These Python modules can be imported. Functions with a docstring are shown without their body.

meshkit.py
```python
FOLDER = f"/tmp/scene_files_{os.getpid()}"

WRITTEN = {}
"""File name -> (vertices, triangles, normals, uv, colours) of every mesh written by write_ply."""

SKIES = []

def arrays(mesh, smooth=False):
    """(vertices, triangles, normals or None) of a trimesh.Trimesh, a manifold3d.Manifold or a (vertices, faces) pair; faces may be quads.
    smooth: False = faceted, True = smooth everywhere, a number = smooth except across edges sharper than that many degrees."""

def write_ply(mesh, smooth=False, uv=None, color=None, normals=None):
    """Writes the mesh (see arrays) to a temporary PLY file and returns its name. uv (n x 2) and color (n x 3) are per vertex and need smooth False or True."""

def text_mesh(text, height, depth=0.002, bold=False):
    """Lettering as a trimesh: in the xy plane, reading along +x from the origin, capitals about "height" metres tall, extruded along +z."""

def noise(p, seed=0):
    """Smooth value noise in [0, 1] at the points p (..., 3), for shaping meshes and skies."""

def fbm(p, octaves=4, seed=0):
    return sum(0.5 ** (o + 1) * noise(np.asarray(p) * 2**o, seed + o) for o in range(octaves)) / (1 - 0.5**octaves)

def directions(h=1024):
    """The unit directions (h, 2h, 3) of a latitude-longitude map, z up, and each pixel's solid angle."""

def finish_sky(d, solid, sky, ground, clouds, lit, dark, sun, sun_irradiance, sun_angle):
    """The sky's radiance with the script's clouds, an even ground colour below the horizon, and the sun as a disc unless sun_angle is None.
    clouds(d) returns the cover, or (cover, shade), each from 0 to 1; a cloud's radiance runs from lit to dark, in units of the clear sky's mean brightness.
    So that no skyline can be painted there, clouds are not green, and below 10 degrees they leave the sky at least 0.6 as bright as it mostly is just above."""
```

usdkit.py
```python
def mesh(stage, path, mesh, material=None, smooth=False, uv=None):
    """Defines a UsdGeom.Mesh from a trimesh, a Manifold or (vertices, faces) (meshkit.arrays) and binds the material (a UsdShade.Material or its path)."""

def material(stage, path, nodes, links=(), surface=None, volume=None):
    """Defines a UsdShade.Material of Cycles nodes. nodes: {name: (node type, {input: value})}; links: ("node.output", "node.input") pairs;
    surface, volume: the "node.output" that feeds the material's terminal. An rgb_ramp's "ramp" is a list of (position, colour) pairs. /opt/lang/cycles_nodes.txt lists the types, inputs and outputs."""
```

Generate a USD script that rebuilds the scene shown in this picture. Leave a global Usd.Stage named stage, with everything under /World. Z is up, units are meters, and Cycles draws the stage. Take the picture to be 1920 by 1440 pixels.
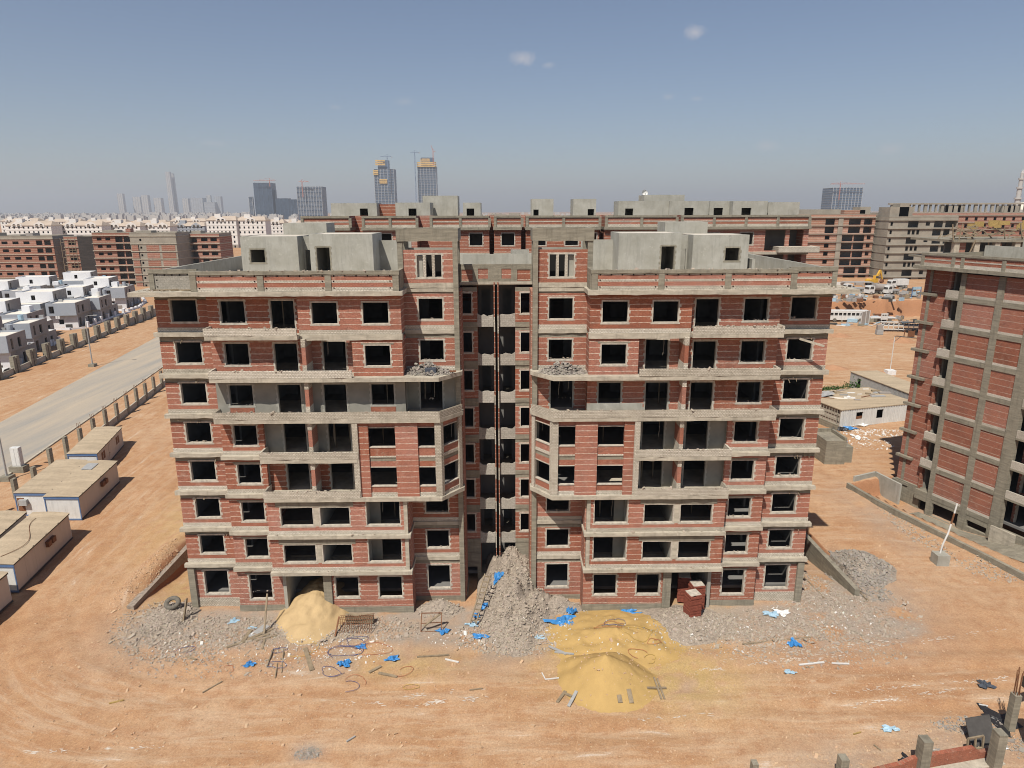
import math, random, numpy as np, trimesh, usdkit, meshkit
from pxr import Usd, UsdGeom, UsdLux, UsdShade, Gf, Sdf, Vt
from shapely.geometry import Polygon

stage = Usd.Stage.CreateInMemory()
UsdGeom.SetStageUpAxis(stage, 'Z'); UsdGeom.SetStageMetersPerUnit(stage, 1.0)
UsdGeom.Xform.Define(stage, '/World'); UsdGeom.Scope.Define(stage, '/World/Looks')
RNG = np.random.default_rng(7); random.seed(7)
PI = math.pi

# ---------------------------------------------------------------- camera
F_PX, TILT, ROLL, YAW, CAM_H = 1280.0, math.radians(14.25), -0.00265, 0.0143, 30.4   # a 24 mm view, 1920 wide
EXPOSURE = 0.36
_R = np.array([math.cos(YAW), -math.sin(YAW), 0.0]); _F0 = np.array([math.sin(YAW), math.cos(YAW), 0.0])
_F = _F0 * math.cos(TILT) - np.array([0, 0, math.sin(TILT)]); _U = _F0 * math.sin(TILT) + np.array([0, 0, math.cos(TILT)])
_cr, _sr = math.cos(ROLL), math.sin(ROLL)
right = _R * _cr + _U * _sr; up = _U * _cr - _R * _sr
cam = UsdGeom.Camera.Define(stage, '/World/camera')
M = Gf.Matrix4d(*right, 0, *up, 0, *(-_F), 0, 0, 0, CAM_H, 1)
cam.AddTransformOp().Set(M)
cam.CreateHorizontalApertureAttr(36.0); cam.CreateVerticalApertureAttr(27.0); cam.CreateFocalLengthAttr(24.0)
cam.CreateClippingRangeAttr(Gf.Vec2f(0.5, 60000.0)); cam.CreateExposureAttr(EXPOSURE)

# ---------------------------------------------------------------- sky and sun
SUN_AZ, SUN_EL = math.radians(180 + 27.0), math.radians(56.0)          # azimuth clockwise from +y: behind the camera, to the left
SUN = np.array([math.sin(SUN_AZ) * math.cos(SUN_EL), math.cos(SUN_AZ) * math.cos(SUN_EL), math.sin(SUN_EL)])
SKY_STRENGTH, SUN_INTENSITY = 0.052, 1.25
def sky_material():
    n = {'sky': ('sky_texture', {'sky_type': 'single_scattering', 'sun_disc': False, 'sun_elevation': SUN_EL, 'sun_rotation': SUN_AZ, 'altitude': 100.0,
                                 'air_density': 1.0, 'aerosol_density': 0.6, 'ozone_density': 1.0}),
         'dull': ('hsv', {'saturation': 0.96, 'value': 1.12, 'fac': 1.0}), 'tint': ('mix', {'mix_type': 'multiply', 'fac': 1.0, 'color2': (.97, 1.0, 1.10)}),
         'tc': ('texture_coordinate', {}), 'bg': ('background_shader', {'strength': SKY_STRENGTH})}
    l = [('sky.color', 'dull.color'), ('dull.color', 'tint.color1')]
    prev = 'tint.color'
    n['wisp'] = ('noise_texture', {'scale': 55.0, 'detail': 5.0, 'roughness': 0.62, 'distortion': 0.4}); l.append(('tc.generated', 'wisp.vector'))
    for i, (px, py, wx, wy, k) in enumerate([(980, 110, 44, 26, .85), (1305, 62, 44, 24, .75), (1440, 275, 52, 22, .45), (1672, 282, 42, 24, .45), (1255, 182, 24, 12, .4),
                                            (760, 190, 40, 16, .3), (400, 267, 44, 12, .3), (630, 200, 26, 10, .35), (1030, 122, 28, 12, .4), (1308, 186, 22, 9, .3)]):
        d = _F + _R * (px - 960) / F_PX - _U * (py - 720) / F_PX; d /= np.linalg.norm(d)
        az = math.atan2(d[0], d[1]); sx, sy = F_PX / wx, F_PX / wy
        # turn the direction so that the cloud lies on +y, then stretch it into a small ellipsoid
        n[f's{i}'] = ('mapping', {'mapping_type': 'point', 'location': (0, -math.hypot(d[0], d[1]) * sx, -d[2] * sy), 'scale': (sx, sx, sy)})
        n[f'm{i}'] = ('mapping', {'mapping_type': 'point', 'rotation': (0, 0, az)})
        n[f'g{i}'] = ('gradient_texture', {'gradient_type': 'spherical'})
        n[f'a{i}'] = ('math', {'math_type': 'multiply_add', 'value2': 1.5, 'value3': -0.62})
        n[f'b{i}'] = ('math', {'math_type': 'add'})
        n[f'c{i}'] = ('map_range', {'from_min': 0.62, 'from_max': 1.5, 'to_min': 0.0, 'to_max': k * .85, 'clamp': True})
        n[f'x{i}'] = ('mix', {'mix_type': 'mix', 'color2': (9.5, 9.0, 9.2)})
        l += [('tc.generated', f'm{i}.vector'), (f'm{i}.vector', f's{i}.vector'), (f's{i}.vector', f'g{i}.vector'), (f'g{i}.fac', f'a{i}.value1'),
              (f'a{i}.value', f'b{i}.value1'), ('wisp.fac', f'b{i}.value2'), (f'b{i}.value', f'c{i}.value'), (f'c{i}.result', f'x{i}.fac'), (prev, f'x{i}.color1')]
        prev = f'x{i}.color'
    l.append((prev, 'bg.color'))
    return usdkit.material(stage, '/World/Looks/sky', n, l, surface='bg.background')
dome = UsdLux.DomeLight.Define(stage, '/World/sky'); dome.CreateIntensityAttr(1.0)
UsdShade.MaterialBindingAPI.Apply(dome.GetPrim()).Bind(sky_material())
sun = UsdLux.DistantLight.Define(stage, '/World/sun')
sun.CreateIntensityAttr(SUN_INTENSITY); sun.CreateAngleAttr(0.53); sun.CreateNormalizeAttr(True); sun.CreateColorAttr(Gf.Vec3f(1.0, 0.94, 0.85))
zax = SUN; xax = np.cross([0, 0, 1.0], zax); xax /= np.linalg.norm(xax); yax = np.cross(zax, xax)
sun.AddTransformOp().Set(Gf.Matrix4d(*xax, 0, *yax, 0, *zax, 0, 0, 0, 100, 1))

# ---------------------------------------------------------------- picture measurements -> places in the world
def ray(px, py):
    a, b = px - 960, py - 720
    return _F + _R * (a * _cr + b * _sr) / F_PX - _U * (-a * _sr + b * _cr) / F_PX
def at(px, py, z=0.0):                                                  # point of a horizontal plane
    d = ray(px, py); return np.array([0, 0, CAM_H]) + d * ((z - CAM_H) / d[2])
def aty(px, py, y):                                                     # point of a plane of constant y
    d = ray(px, py); return np.array([0, 0, CAM_H]) + d * (y / d[1])

# ---------------------------------------------------------------- names, groups, meshes
COUNT = {}
def numbered(parent, name):
    k = (parent, name); i = COUNT.get(k, -1) + 1; COUNT[k] = i
    return f'{parent}/{name}' if i == 0 else f'{parent}/{name}_{i:03d}'
BASE = {}
def tag(p, label=None, cat=None, group=None, kind=None):
    p = p.GetPrim() if hasattr(p, 'GetPrim') else p
    for k, v in (('label', label), ('category', cat), ('group', group), ('kind', kind)):
        if v: p.SetCustomDataByKey(k, v)
    return p
def thing(name, label, cat, base=(0, 0, 0), group=None):
    path = numbered('/World', name); x = UsdGeom.Xform.Define(stage, path); x.AddTranslateOp().Set(Gf.Vec3d(*map(float, base)))
    BASE[path] = np.array(base, float); tag(x, label, cat, group)
    return path
def obj(name, mesh, mat, parent=None, smooth=False, label=None, cat=None, group=None, kind=None, base=None):
    root = parent or '/World'
    path = numbered(root, name)
    b = np.zeros(3)
    for k, v in BASE.items():
        if parent and (parent == k or parent.startswith(k + '/')): b = v
    v, f = (np.array(mesh.vertices), np.array(mesh.faces)) if hasattr(mesh, 'vertices') else mesh
    v = np.asarray(v, float) - b
    if len(v) == 0: return None
    m = usdkit.mesh(stage, path, (v, f), L[mat], smooth=smooth)
    tag(m, label, cat, group, kind)
    return path

BOXF = np.array([[0, 2, 1], [0, 3, 2], [4, 5, 6], [4, 6, 7], [0, 1, 5], [0, 5, 4], [1, 2, 6], [1, 6, 5], [2, 3, 7], [2, 7, 6], [3, 0, 4], [3, 4, 7]])
class Frame:
    """A local frame: u along a facade, w into the building, z up."""
    def __init__(s, o=(0, 0), ex=(1, 0), ew=(0, 1)):
        s.o, s.ex, s.ew = np.array(o, float), np.array(ex, float), np.array(ew, float)
        s.flip = s.ex[0] * s.ew[1] - s.ex[1] * s.ew[0] < 0
    def pts(s, P):
        P = np.asarray(P, float)
        xy = s.o + P[:, :1] * s.ex + P[:, 1:2] * s.ew
        return np.column_stack([xy, P[:, 2]])
WORLD = Frame()
JR = np.random.default_rng(99)
class MB:
    def rough(s, u0, u1, w0, w1, z0, z1, amp=.03, step=.55):               # a cast beam or slab edge: front face and arrises wander
        u0, u1 = sorted((u0, u1)); n = max(2, int((u1 - u0) / step)); us = np.linspace(u0, u1, n + 1); V, F = [], []
        for u in us:
            a, b, c = JR.normal(0, amp * .45, 3); V += [[u, w0 + c, z0 + a], [u, w0 + c * .6, z1 + b], [u, w1, z1], [u, w1, z0]]
        for i in range(n):
            q = i * 4
            for k in range(4): A, B_, C, D = q + k, q + (k + 1) % 4, q + 4 + (k + 1) % 4, q + 4 + k; F += [[A, C, B_], [A, D, C]]
        e = n * 4; F += [[0, 1, 2], [0, 2, 3], [e, e + 2, e + 1], [e, e + 3, e + 2]]
        return s.add(V, F)
    def __init__(s, fr=WORLD): s.fr, s.v, s.f, s.n = fr, [], [], 0
    def add(s, v, f, world=False):
        v = np.asarray(v, float); f = np.asarray(f, int)
        if not world:
            v = s.fr.pts(v)
            if s.fr.flip: f = f[:, ::-1]
        s.v.append(v); s.f.append(f + s.n); s.n += len(v); return s
    def box(s, u0, u1, w0, w1, z0, z1):
        u0, u1 = sorted((u0, u1)); w0, w1 = sorted((w0, w1)); z0, z1 = sorted((z0, z1))
        return s.add([[u0, w0, z0], [u1, w0, z0], [u1, w1, z0], [u0, w1, z0], [u0, w0, z1], [u1, w0, z1], [u1, w1, z1], [u0, w1, z1]], BOXF)
    def prism(s, uw, z0, z1):                                           # a plan outline raised from z0 to z1
        m = trimesh.creation.extrude_polygon(Polygon(uw), z1 - z0, engine='earcut')
        v = np.array(m.vertices); v[:, 2] += z0
        return s.add(v, m.faces)
    def panel(s, outer, holes, w0, w1):                                 # an elevation (u, z) with openings, from depth w0 to w1
        if len(outer) == 4 and not isinstance(outer[0], (tuple, list)):
            u0, u1, z0, z1 = outer; outer = [(u0, z0), (u1, z0), (u1, z1), (u0, z1)]
        hs = [h if isinstance(h[0], (tuple, list)) else [(h[0], h[2]), (h[1], h[2]), (h[1], h[3]), (h[0], h[3])] for h in holes]
        p = Polygon(outer)
        for h in hs: p = p.difference(Polygon(h))
        for g in getattr(p, 'geoms', [p]):
            m = trimesh.creation.extrude_polygon(g, w1 - w0, engine='earcut')
            v = np.array(m.vertices); v = np.column_stack([v[:, 0], w0 + v[:, 2], v[:, 1]])
            s.add(v, np.array(m.faces)[:, ::-1])
        return s
    def bar(s, a, b, r, r2=None, world=True):                           # a square bar between two points
        a, b = np.asarray(a, float), np.asarray(b, float); d = b - a; d /= max(np.linalg.norm(d), 1e-9)
        h = np.array([0, 0, 1.0]) if abs(d[2]) < .9 else np.array([1.0, 0, 0])
        p = np.cross(d, h); p /= np.linalg.norm(p); q = np.cross(d, p); r2 = r if r2 is None else r2
        v = [e + p * i * r + q * j * r2 for e in (a, b) for i, j in ((-1, -1), (1, -1), (1, 1), (-1, 1))]
        return s.add(v, BOXF[:, ::-1], world)
    def tube(s, pts, r, k=5, world=True):
        pts = np.asarray(pts, float); rs = np.broadcast_to(r, len(pts)); v = []
        for i, p in enumerate(pts):
            d = pts[min(i + 1, len(pts) - 1)] - pts[max(i - 1, 0)]; d /= max(np.linalg.norm(d), 1e-9)
            h = np.array([0, 0, 1.0]) if abs(d[2]) < .9 else np.array([1.0, 0, 0])
            a = np.cross(d, h); a /= np.linalg.norm(a); b = np.cross(d, a)
            v += [p + rs[i] * (a * math.cos(t) + b * math.sin(t)) for t in np.arange(k) * 2 * PI / k]
        f = []
        for i in range(len(pts) - 1):
            for j in range(k):
                A, B = i * k + j, i * k + (j + 1) % k
                f += [[A, A + k, B], [B, A + k, B + k]]
        n = len(v)
        v = list(v) + [pts[0], pts[-1]]
        for j in range(k):
            f += [[n, j, (j + 1) % k], [n + 1, n - k + (j + 1) % k, n - k + j]]
        return s.add(v, f, world)
    def mesh(s): return (np.vstack(s.v), np.vstack(s.f)) if s.v else (np.zeros((0, 3)), np.zeros((0, 3), int))
    def build(s, name, mat, parent=None, **k):
        return obj(name, s.mesh(), mat, parent, **k) if s.v else None

# ---------------------------------------------------------------- materials
L = {}
def mat(name, nodes, links, surface='p.BSDF', **k):
    L[name] = usdkit.material(stage, '/World/Looks/' + name, nodes, links, surface=surface, **k); return name
def plain(name, col, rough=.85, var=.25, scale=1.5, spec=.25, bump=.0, bscale=8., metallic=0., stretch=(1, 1, 1), col2=None, island=0., drip=0.):
    """Base colour with soft variation from noise on the thing itself."""
    c = np.array(col); c2 = np.array(col2) if col2 is not None else c * (1 - var)
    n = {'g': ('geometry', {}), 'mp': ('mapping', {'mapping_type': 'point', 'scale': stretch}), 'n': ('noise_texture', {'scale': scale, 'detail': 5., 'roughness': .62}),
         'r': ('map_range', {'from_min': .3, 'from_max': .7, 'clamp': True}), 'm': ('mix', {'color1': tuple(c), 'color2': tuple(c2)}),
         'p': ('principled_bsdf', {'roughness': rough, 'specular_ior_level': spec, 'metallic': metallic})}
    l = [('g.position', 'mp.vector'), ('mp.vector', 'n.vector'), ('n.fac', 'r.value'), ('r.result', 'm.fac')]
    out = 'm.color'
    if island:
        n['h'] = ('map_range', {'from_min': 0., 'from_max': 1., 'to_min': 1 - island, 'to_max': 1 + island}); n['hv'] = ('hsv', {})
        l += [('g.random_per_island', 'h.value'), ('h.result', 'hv.value'), (out, 'hv.color')]; out = 'hv.color'
    if drip:
        n.update({'dm': ('mapping', {'mapping_type': 'point', 'scale': (1, 1, .12)}), 'dn': ('noise_texture', {'scale': 2.6, 'detail': 6., 'roughness': .72}), 'dr': ('map_range', {'from_min': .5, 'from_max': .68, 'to_min': 0., 'to_max': drip, 'clamp': True}), 'dx': ('mix', {'color2': tuple(c * .42)}),
                  'en': ('noise_texture', {'scale': 3.1, 'detail': 8., 'roughness': .8}), 'er': ('map_range', {'from_min': .58, 'from_max': .7, 'to_min': 0., 'to_max': .6, 'clamp': True}), 'ex': ('mix', {'color2': tuple(np.minimum(c * 1.45, .62))})})
        l += [('g.position', 'dm.vector'), ('dm.vector', 'dn.vector'), ('dn.fac', 'dr.value'), ('dr.result', 'dx.fac'), (out, 'dx.color1'), ('g.position', 'en.vector'), ('en.fac', 'er.value'), ('er.result', 'ex.fac'), ('dx.color', 'ex.color1')]; out = 'ex.color'
    l.append((out, 'p.base_color'))
    if bump:
        n['bn'] = ('noise_texture', {'scale': bscale, 'detail': 4., 'roughness': .6}); n['b'] = ('bump', {'strength': bump, 'distance': .04})
        l += [('g.position', 'bn.vector'), ('bn.fac', 'b.height'), ('b.normal', 'p.normal')]
    return mat(name, n, l)
def brick(name, ux, uy, red=(.315, .090, .047), red2=(.225, .063, .037), joint=(.29, .145, .092), band=.095, z0=22.75, period=3.03 / 7, bandcol=(.56, .49, .40), splash=.5, bw=.25, bh=.072, patch=(.335, .125, .072), stain=(.16, .068, .042), smear=(.41, .29, .21)):
    """Brickwork as the photograph shows it: fine courses, a pale mortar bed every sixth course, spots of spilt mortar."""
    n = {'g': ('geometry', {}), 's': ('separate_xyz', {}), 'ux': ('math', {'math_type': 'multiply', 'value2': ux}), 'u': ('math', {'math_type': 'multiply_add', 'value2': uy}),
         'v': ('combine_xyz', {}), 'bt': ('brick_texture', {'scale': 1., 'brick_width': bw, 'row_height': bh, 'mortar_size': .02 if 'pale' in name else .011, 'mortar_smooth': .2, 'color1': red, 'color2': red2, 'mortar': joint}),
         'n1': ('noise_texture', {'scale': .7, 'detail': 4., 'roughness': .6}), 'n2': ('noise_texture', {'scale': 5., 'detail': 6., 'roughness': .7}), 'n3': ('noise_texture', {'scale': 2.2, 'detail': 3.}),
         'r1': ('map_range', {'from_min': .35, 'from_max': .7, 'to_min': .0, 'to_max': .42, 'clamp': True}), 'm1': ('mix', {'color2': patch}),
         'wz': ('math', {'math_type': 'multiply_add', 'value2': .05}), 'ph': ('math', {'math_type': 'subtract', 'value2': z0 + .025 - band / 2 * period}), 'dv': ('math', {'math_type': 'divide', 'value2': period}),
         'fr': ('math', {'math_type': 'fraction'}), 'lt': ('math', {'math_type': 'less_than', 'value2': band}),
         'r3': ('map_range', {'from_min': .36, 'from_max': .58, 'to_min': .12, 'to_max': 1., 'clamp': True}), 'bf': ('math', {'math_type': 'multiply'}), 'm2': ('mix', {'color2': bandcol}),
         'r2': ('map_range', {'from_min': .64, 'from_max': .72, 'to_min': 0., 'to_max': splash, 'clamp': True}), 'm3': ('mix', {'color2': (.58, .52, .44)}),
         'bp': ('bump', {'strength': .5, 'distance': .02}), 'p': ('principled_bsdf', {'roughness': .92, 'specular_ior_level': .2}),
         'oi': ('object_info', {}), 'ov': ('map_range', {'from_min': 0., 'from_max': 1., 'to_min': .80, 'to_max': 1.14}), 'os': ('map_range', {'from_min': 0., 'from_max': 1., 'to_min': .98, 'to_max': .80}), 'oh': ('hsv', {}),
         'n4': ('noise_texture', {'scale': .55, 'detail': 6., 'roughness': .7, 'distortion': .8}), 'r4': ('map_range', {'from_min': .5, 'from_max': .66, 'to_min': 0., 'to_max': .5, 'clamp': True}), 'm4': ('mix', {'color2': stain}),
         'n5': ('noise_texture', {'scale': 1.6, 'detail': 7., 'roughness': .75}), 'r5': ('map_range', {'from_min': .56, 'from_max': .70, 'to_min': 0., 'to_max': .55, 'clamp': True}), 'm5': ('mix', {'color2': smear}),
         'zo': ('math', {'math_type': 'multiply_add', 'value2': .05}), 'nf': ('noise_texture', {'scale': 16., 'detail': 6., 'roughness': .8}), 'rf': ('map_range', {'from_min': .35, 'from_max': .66, 'to_min': .66, 'to_max': 1.32}), 'fh': ('hsv', {})}
    l = [('g.position', 's.vector'), ('s.x', 'ux.value1'), ('s.y', 'u.value1'), ('ux.value', 'u.value3'), ('u.value', 'v.x'), ('s.z', 'v.y'), ('v.vector', 'bt.vector'),
         ('g.position', 'n1.vector'), ('g.position', 'n2.vector'), ('g.position', 'n3.vector'), ('n1.fac', 'r1.value'), ('r1.result', 'm1.fac'), ('bt.color', 'm4.color1'), ('g.position', 'n4.vector'), ('n4.fac', 'r4.value'), ('r4.result', 'm4.fac'), ('m4.color', 'm5.color1'), ('g.position', 'n5.vector'), ('n5.fac', 'r5.value'), ('r5.result', 'm5.fac'), ('m5.color', 'oh.color'), ('oi.random', 'ov.value'), ('ov.result', 'oh.value'), ('oi.random', 'os.value'), ('os.result', 'oh.saturation'), ('oh.color', 'm1.color1'),
         ('n3.fac', 'wz.value1'), ('s.z', 'wz.value3'), ('oi.random', 'zo.value1'), ('wz.value', 'zo.value3'), ('zo.value', 'ph.value1'), ('ph.value', 'dv.value1'), ('dv.value', 'fr.value1'), ('fr.value', 'lt.value1'), ('n2.fac', 'r3.value'),
         ('lt.value', 'bf.value1'), ('r3.result', 'bf.value2'), ('bf.value', 'm2.fac'), ('m1.color', 'm2.color1'), ('n2.fac', 'r2.value'), ('r2.result', 'm3.fac'), ('m2.color', 'm3.color1'),
         ('g.position', 'nf.vector'), ('nf.fac', 'rf.value'), ('rf.result', 'fh.value'), ('m3.color', 'fh.color'), ('fh.color', 'p.base_color'), ('n2.fac', 'bp.height'), ('bp.normal', 'p.normal')]
    return mat(name, n, l)
brick('brick', 1, 0); brick('brick_side', 0, 1); brick('brick_oblique', .32, -.95, z0=22.0, period=.62, band=.07, splash=.25, red=(.29, .085, .048), red2=(.21, .062, .04), bandcol=(.42, .34, .27))
brick('brick_band_free', 1, 0, band=0.0, splash=.8)
brick('brick_far', 1, .3, red=(.25, .095, .06), red2=(.19, .072, .048), period=.75, band=.10)
brick('brick_salmon', 1, .3, red=(.40, .23, .155), red2=(.34, .19, .13), period=.75, band=.14)
brick('pale_brick', 1, 0, patch=(.50, .45, .37), stain=(.30, .265, .21), smear=(.56, .51, .43), red=(.52, .47, .385), red2=(.41, .365, .29), joint=(.20, .17, .125), band=0., splash=.45, bw=.20, bh=.11)
brick('pale_brick_oblique', .32, -.95, patch=(.50, .45, .37), stain=(.30, .265, .21), smear=(.56, .51, .43), red=(.5, .45, .38), red2=(.42, .37, .3), joint=(.3, .27, .22), band=0., splash=.4)
brick('block_grey', 1, 0, patch=(.34, .31, .26), stain=(.2, .18, .15), smear=(.42, .38, .31), red=(.36, .33, .28), red2=(.30, .275, .23), joint=(.22, .2, .165), band=0., splash=.3, bw=.3, bh=.16)
plain('concrete', (.265, .24, .185), var=.42, scale=1.2, stretch=(.6, .6, 5), bump=.4, bscale=9, drip=.6)
plain('concrete_light', (.44, .395, .315), var=.38, scale=1.6, stretch=(.7, .7, 3), bump=.35, drip=.55)
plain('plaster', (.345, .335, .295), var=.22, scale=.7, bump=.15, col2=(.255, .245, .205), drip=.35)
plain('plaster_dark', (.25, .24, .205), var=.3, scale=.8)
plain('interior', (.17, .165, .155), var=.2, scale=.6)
plain('mortar', (.50, .45, .375), var=.45, scale=4, bump=.4)
plain('roof_slab', (.55, .50, .43), var=.25, scale=.8)
plain('sand_yellow', (.40, .265, .10), var=.16, scale=.9, bump=.5, bscale=14)
plain('sand_pale', (.44, .315, .165), var=.2, scale=1.2, bump=.6, bscale=10)
plain('wood', (.42, .33, .22), var=.4, scale=3, stretch=(1, 1, 1), island=.35)
plain('wood_yellow', (.52, .36, .13), var=.3, scale=3, island=.3)
plain('rust', (.20, .09, .045), var=.4, scale=5)
plain('tarp_blue', (.045, .22, .50), var=.25, scale=4, rough=.4, spec=.5)
plain('tarp_pale', (.35, .50, .60), var=.35, scale=3, rough=.5)
plain('plastic_white', (.68, .68, .66), var=.2, scale=3, rough=.5)
plain('plastic_black', (.022, .022, .024), var=.3, scale=4, rough=.45, spec=.5)
plain('rubber', (.15, .135, .11), var=.4, scale=6)
plain('cable_blue', (.06, .075, .19), rough=.6); plain('cable_red', (.38, .12, .06), rough=.6); plain('cable_yellow', (.50, .34, .09), rough=.6)
plain('metal_white', (.58, .575, .55), var=.12, scale=1, rough=.5, spec=.4, drip=.3)
plain('metal_wall', (.46, .40, .335), var=.1, scale=.6, rough=.6, stretch=(3, 3, .3))
plain('metal_blue', (.09, .155, .29), var=.2, scale=2, rough=.5, spec=.5)
plain('roof_dusty', (.42, .335, .23), var=.3, scale=.7, stretch=(.3, 1.6, 1), drip=.35)
plain('metal_grey', (.33, .33, .32), var=.2, scale=3, rough=.5, spec=.5)
plain('metal_dark', (.07, .065, .06), var=.3, scale=3, rough=.6)
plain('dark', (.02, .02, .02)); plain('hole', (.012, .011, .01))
plain('asphalt', (.39, .32, .235), col2=(.24, .228, .205), scale=.22, stretch=(1.6, .12, 1), rough=.9)
plain('villa_white', (.62, .63, .65), var=.1, scale=.5); plain('villa_grey', (.30, .325, .36), var=.1, scale=.5); plain('villa_brown', (.29, .26, .235), var=.2, scale=.6)
plain('roof_pale', (.66, .61, .53), var=.15, scale=.8)
plain('far_white', (.62, .60, .57), var=.08, scale=.1); plain('far_tile', (.42, .345, .275), var=.2, scale=.15); plain('far_stone', (.30, .265, .225), var=.2, scale=.2)
plain('far_concrete', (.30, .27, .22), var=.3, scale=.25); plain('far_glass', (.085, .125, .185), var=.3, scale=.02, rough=.4); plain('far_slab', (.33, .35, .37), var=.2, scale=.05)
plain('far_pale', (.42, .41, .39), var=.15, scale=.01); plain('formwork', (.60, .40, .14), var=.3, scale=.1); plain('crane_red', (.40, .16, .11), var=.1); plain('crane_blue', (.12, .17, .26), var=.1)
plain('net_dark', (.045, .038, .035), var=.5, scale=.8, stretch=(.3, .3, 2)); plain('excavator', (.62, .36, .05), var=.25, scale=1.)
plain('leaf', (.075, .16, .035), var=.45, scale=2, island=.3, rough=.6); plain('earth_cut', (.37, .205, .115), var=.0, col2=(.31, .165, .09), scale=.35, stretch=(1, 1, .35), bump=.6, bscale=1.2)
plain('rag', (.07, .08, .10), var=.4, scale=4); plain('dome_cream', (.66, .60, .50), var=.08, scale=.1)
plain('pack_brick', (.33, .095, .06), var=.35, scale=5, island=.3); plain('tyre_track', (.5, .36, .23))
# rubble: each chip takes one of the colours of broken block, brick, plaster and mortar
def rubble_mat(name, cols):
    n = {'g': ('geometry', {}), 'r': ('rgb_ramp', {'ramp': cols, 'interpolate': False}), 'n': ('noise_texture', {'scale': 6., 'detail': 3.}),
         'm': ('mix', {'mix_type': 'multiply', 'fac': .22}), 'p': ('principled_bsdf', {'roughness': .95, 'specular_ior_level': .15})}
    return mat(name, n, [('g.random_per_island', 'r.fac'), ('g.position', 'n.vector'), ('r.color', 'm.color1'), ('n.color', 'm.color2'), ('m.color', 'p.base_color')])
rubble_mat('rubble', [(0, (.36, .305, .245)), (.17, (.50, .44, .37)), (.33, (.33, .155, .10)), (.42, (.25, .215, .18)), (.54, (.40, .325, .25)), (.70, (.84, .80, .74)), (.80, (.08, .07, .06)), (.89, (.44, .26, .18))])
rubble_mat('rubble_grey', [(0, (.28, .25, .215)), (.3, (.42, .385, .33)), (.5, (.17, .155, .135)), (.7, (.34, .29, .235)), (.85, (.60, .57, .52)), (.92, (.07, .07, .07))])
rubble_mat('pebbles', [(0, (.48, .33, .21)), (.4, (.62, .55, .46)), (.6, (.34, .21, .14)), (.8, (.72, .68, .62))])
plain('rubble_base', (.33, .275, .22), var=.5, scale=6, bump=.8, bscale=7)
rubble_mat('litter', [(0, (.62, .60, .56)), (.25, (.05, .20, .45)), (.33, (.06, .055, .05)), (.45, (.40, .31, .20)), (.6, (.36, .16, .10)), (.72, (.70, .70, .68)), (.86, (.22, .20, .17)), (.95, (.48, .33, .08))])
plain('lime', (.60, .53, .45), var=.35, scale=6)
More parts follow.
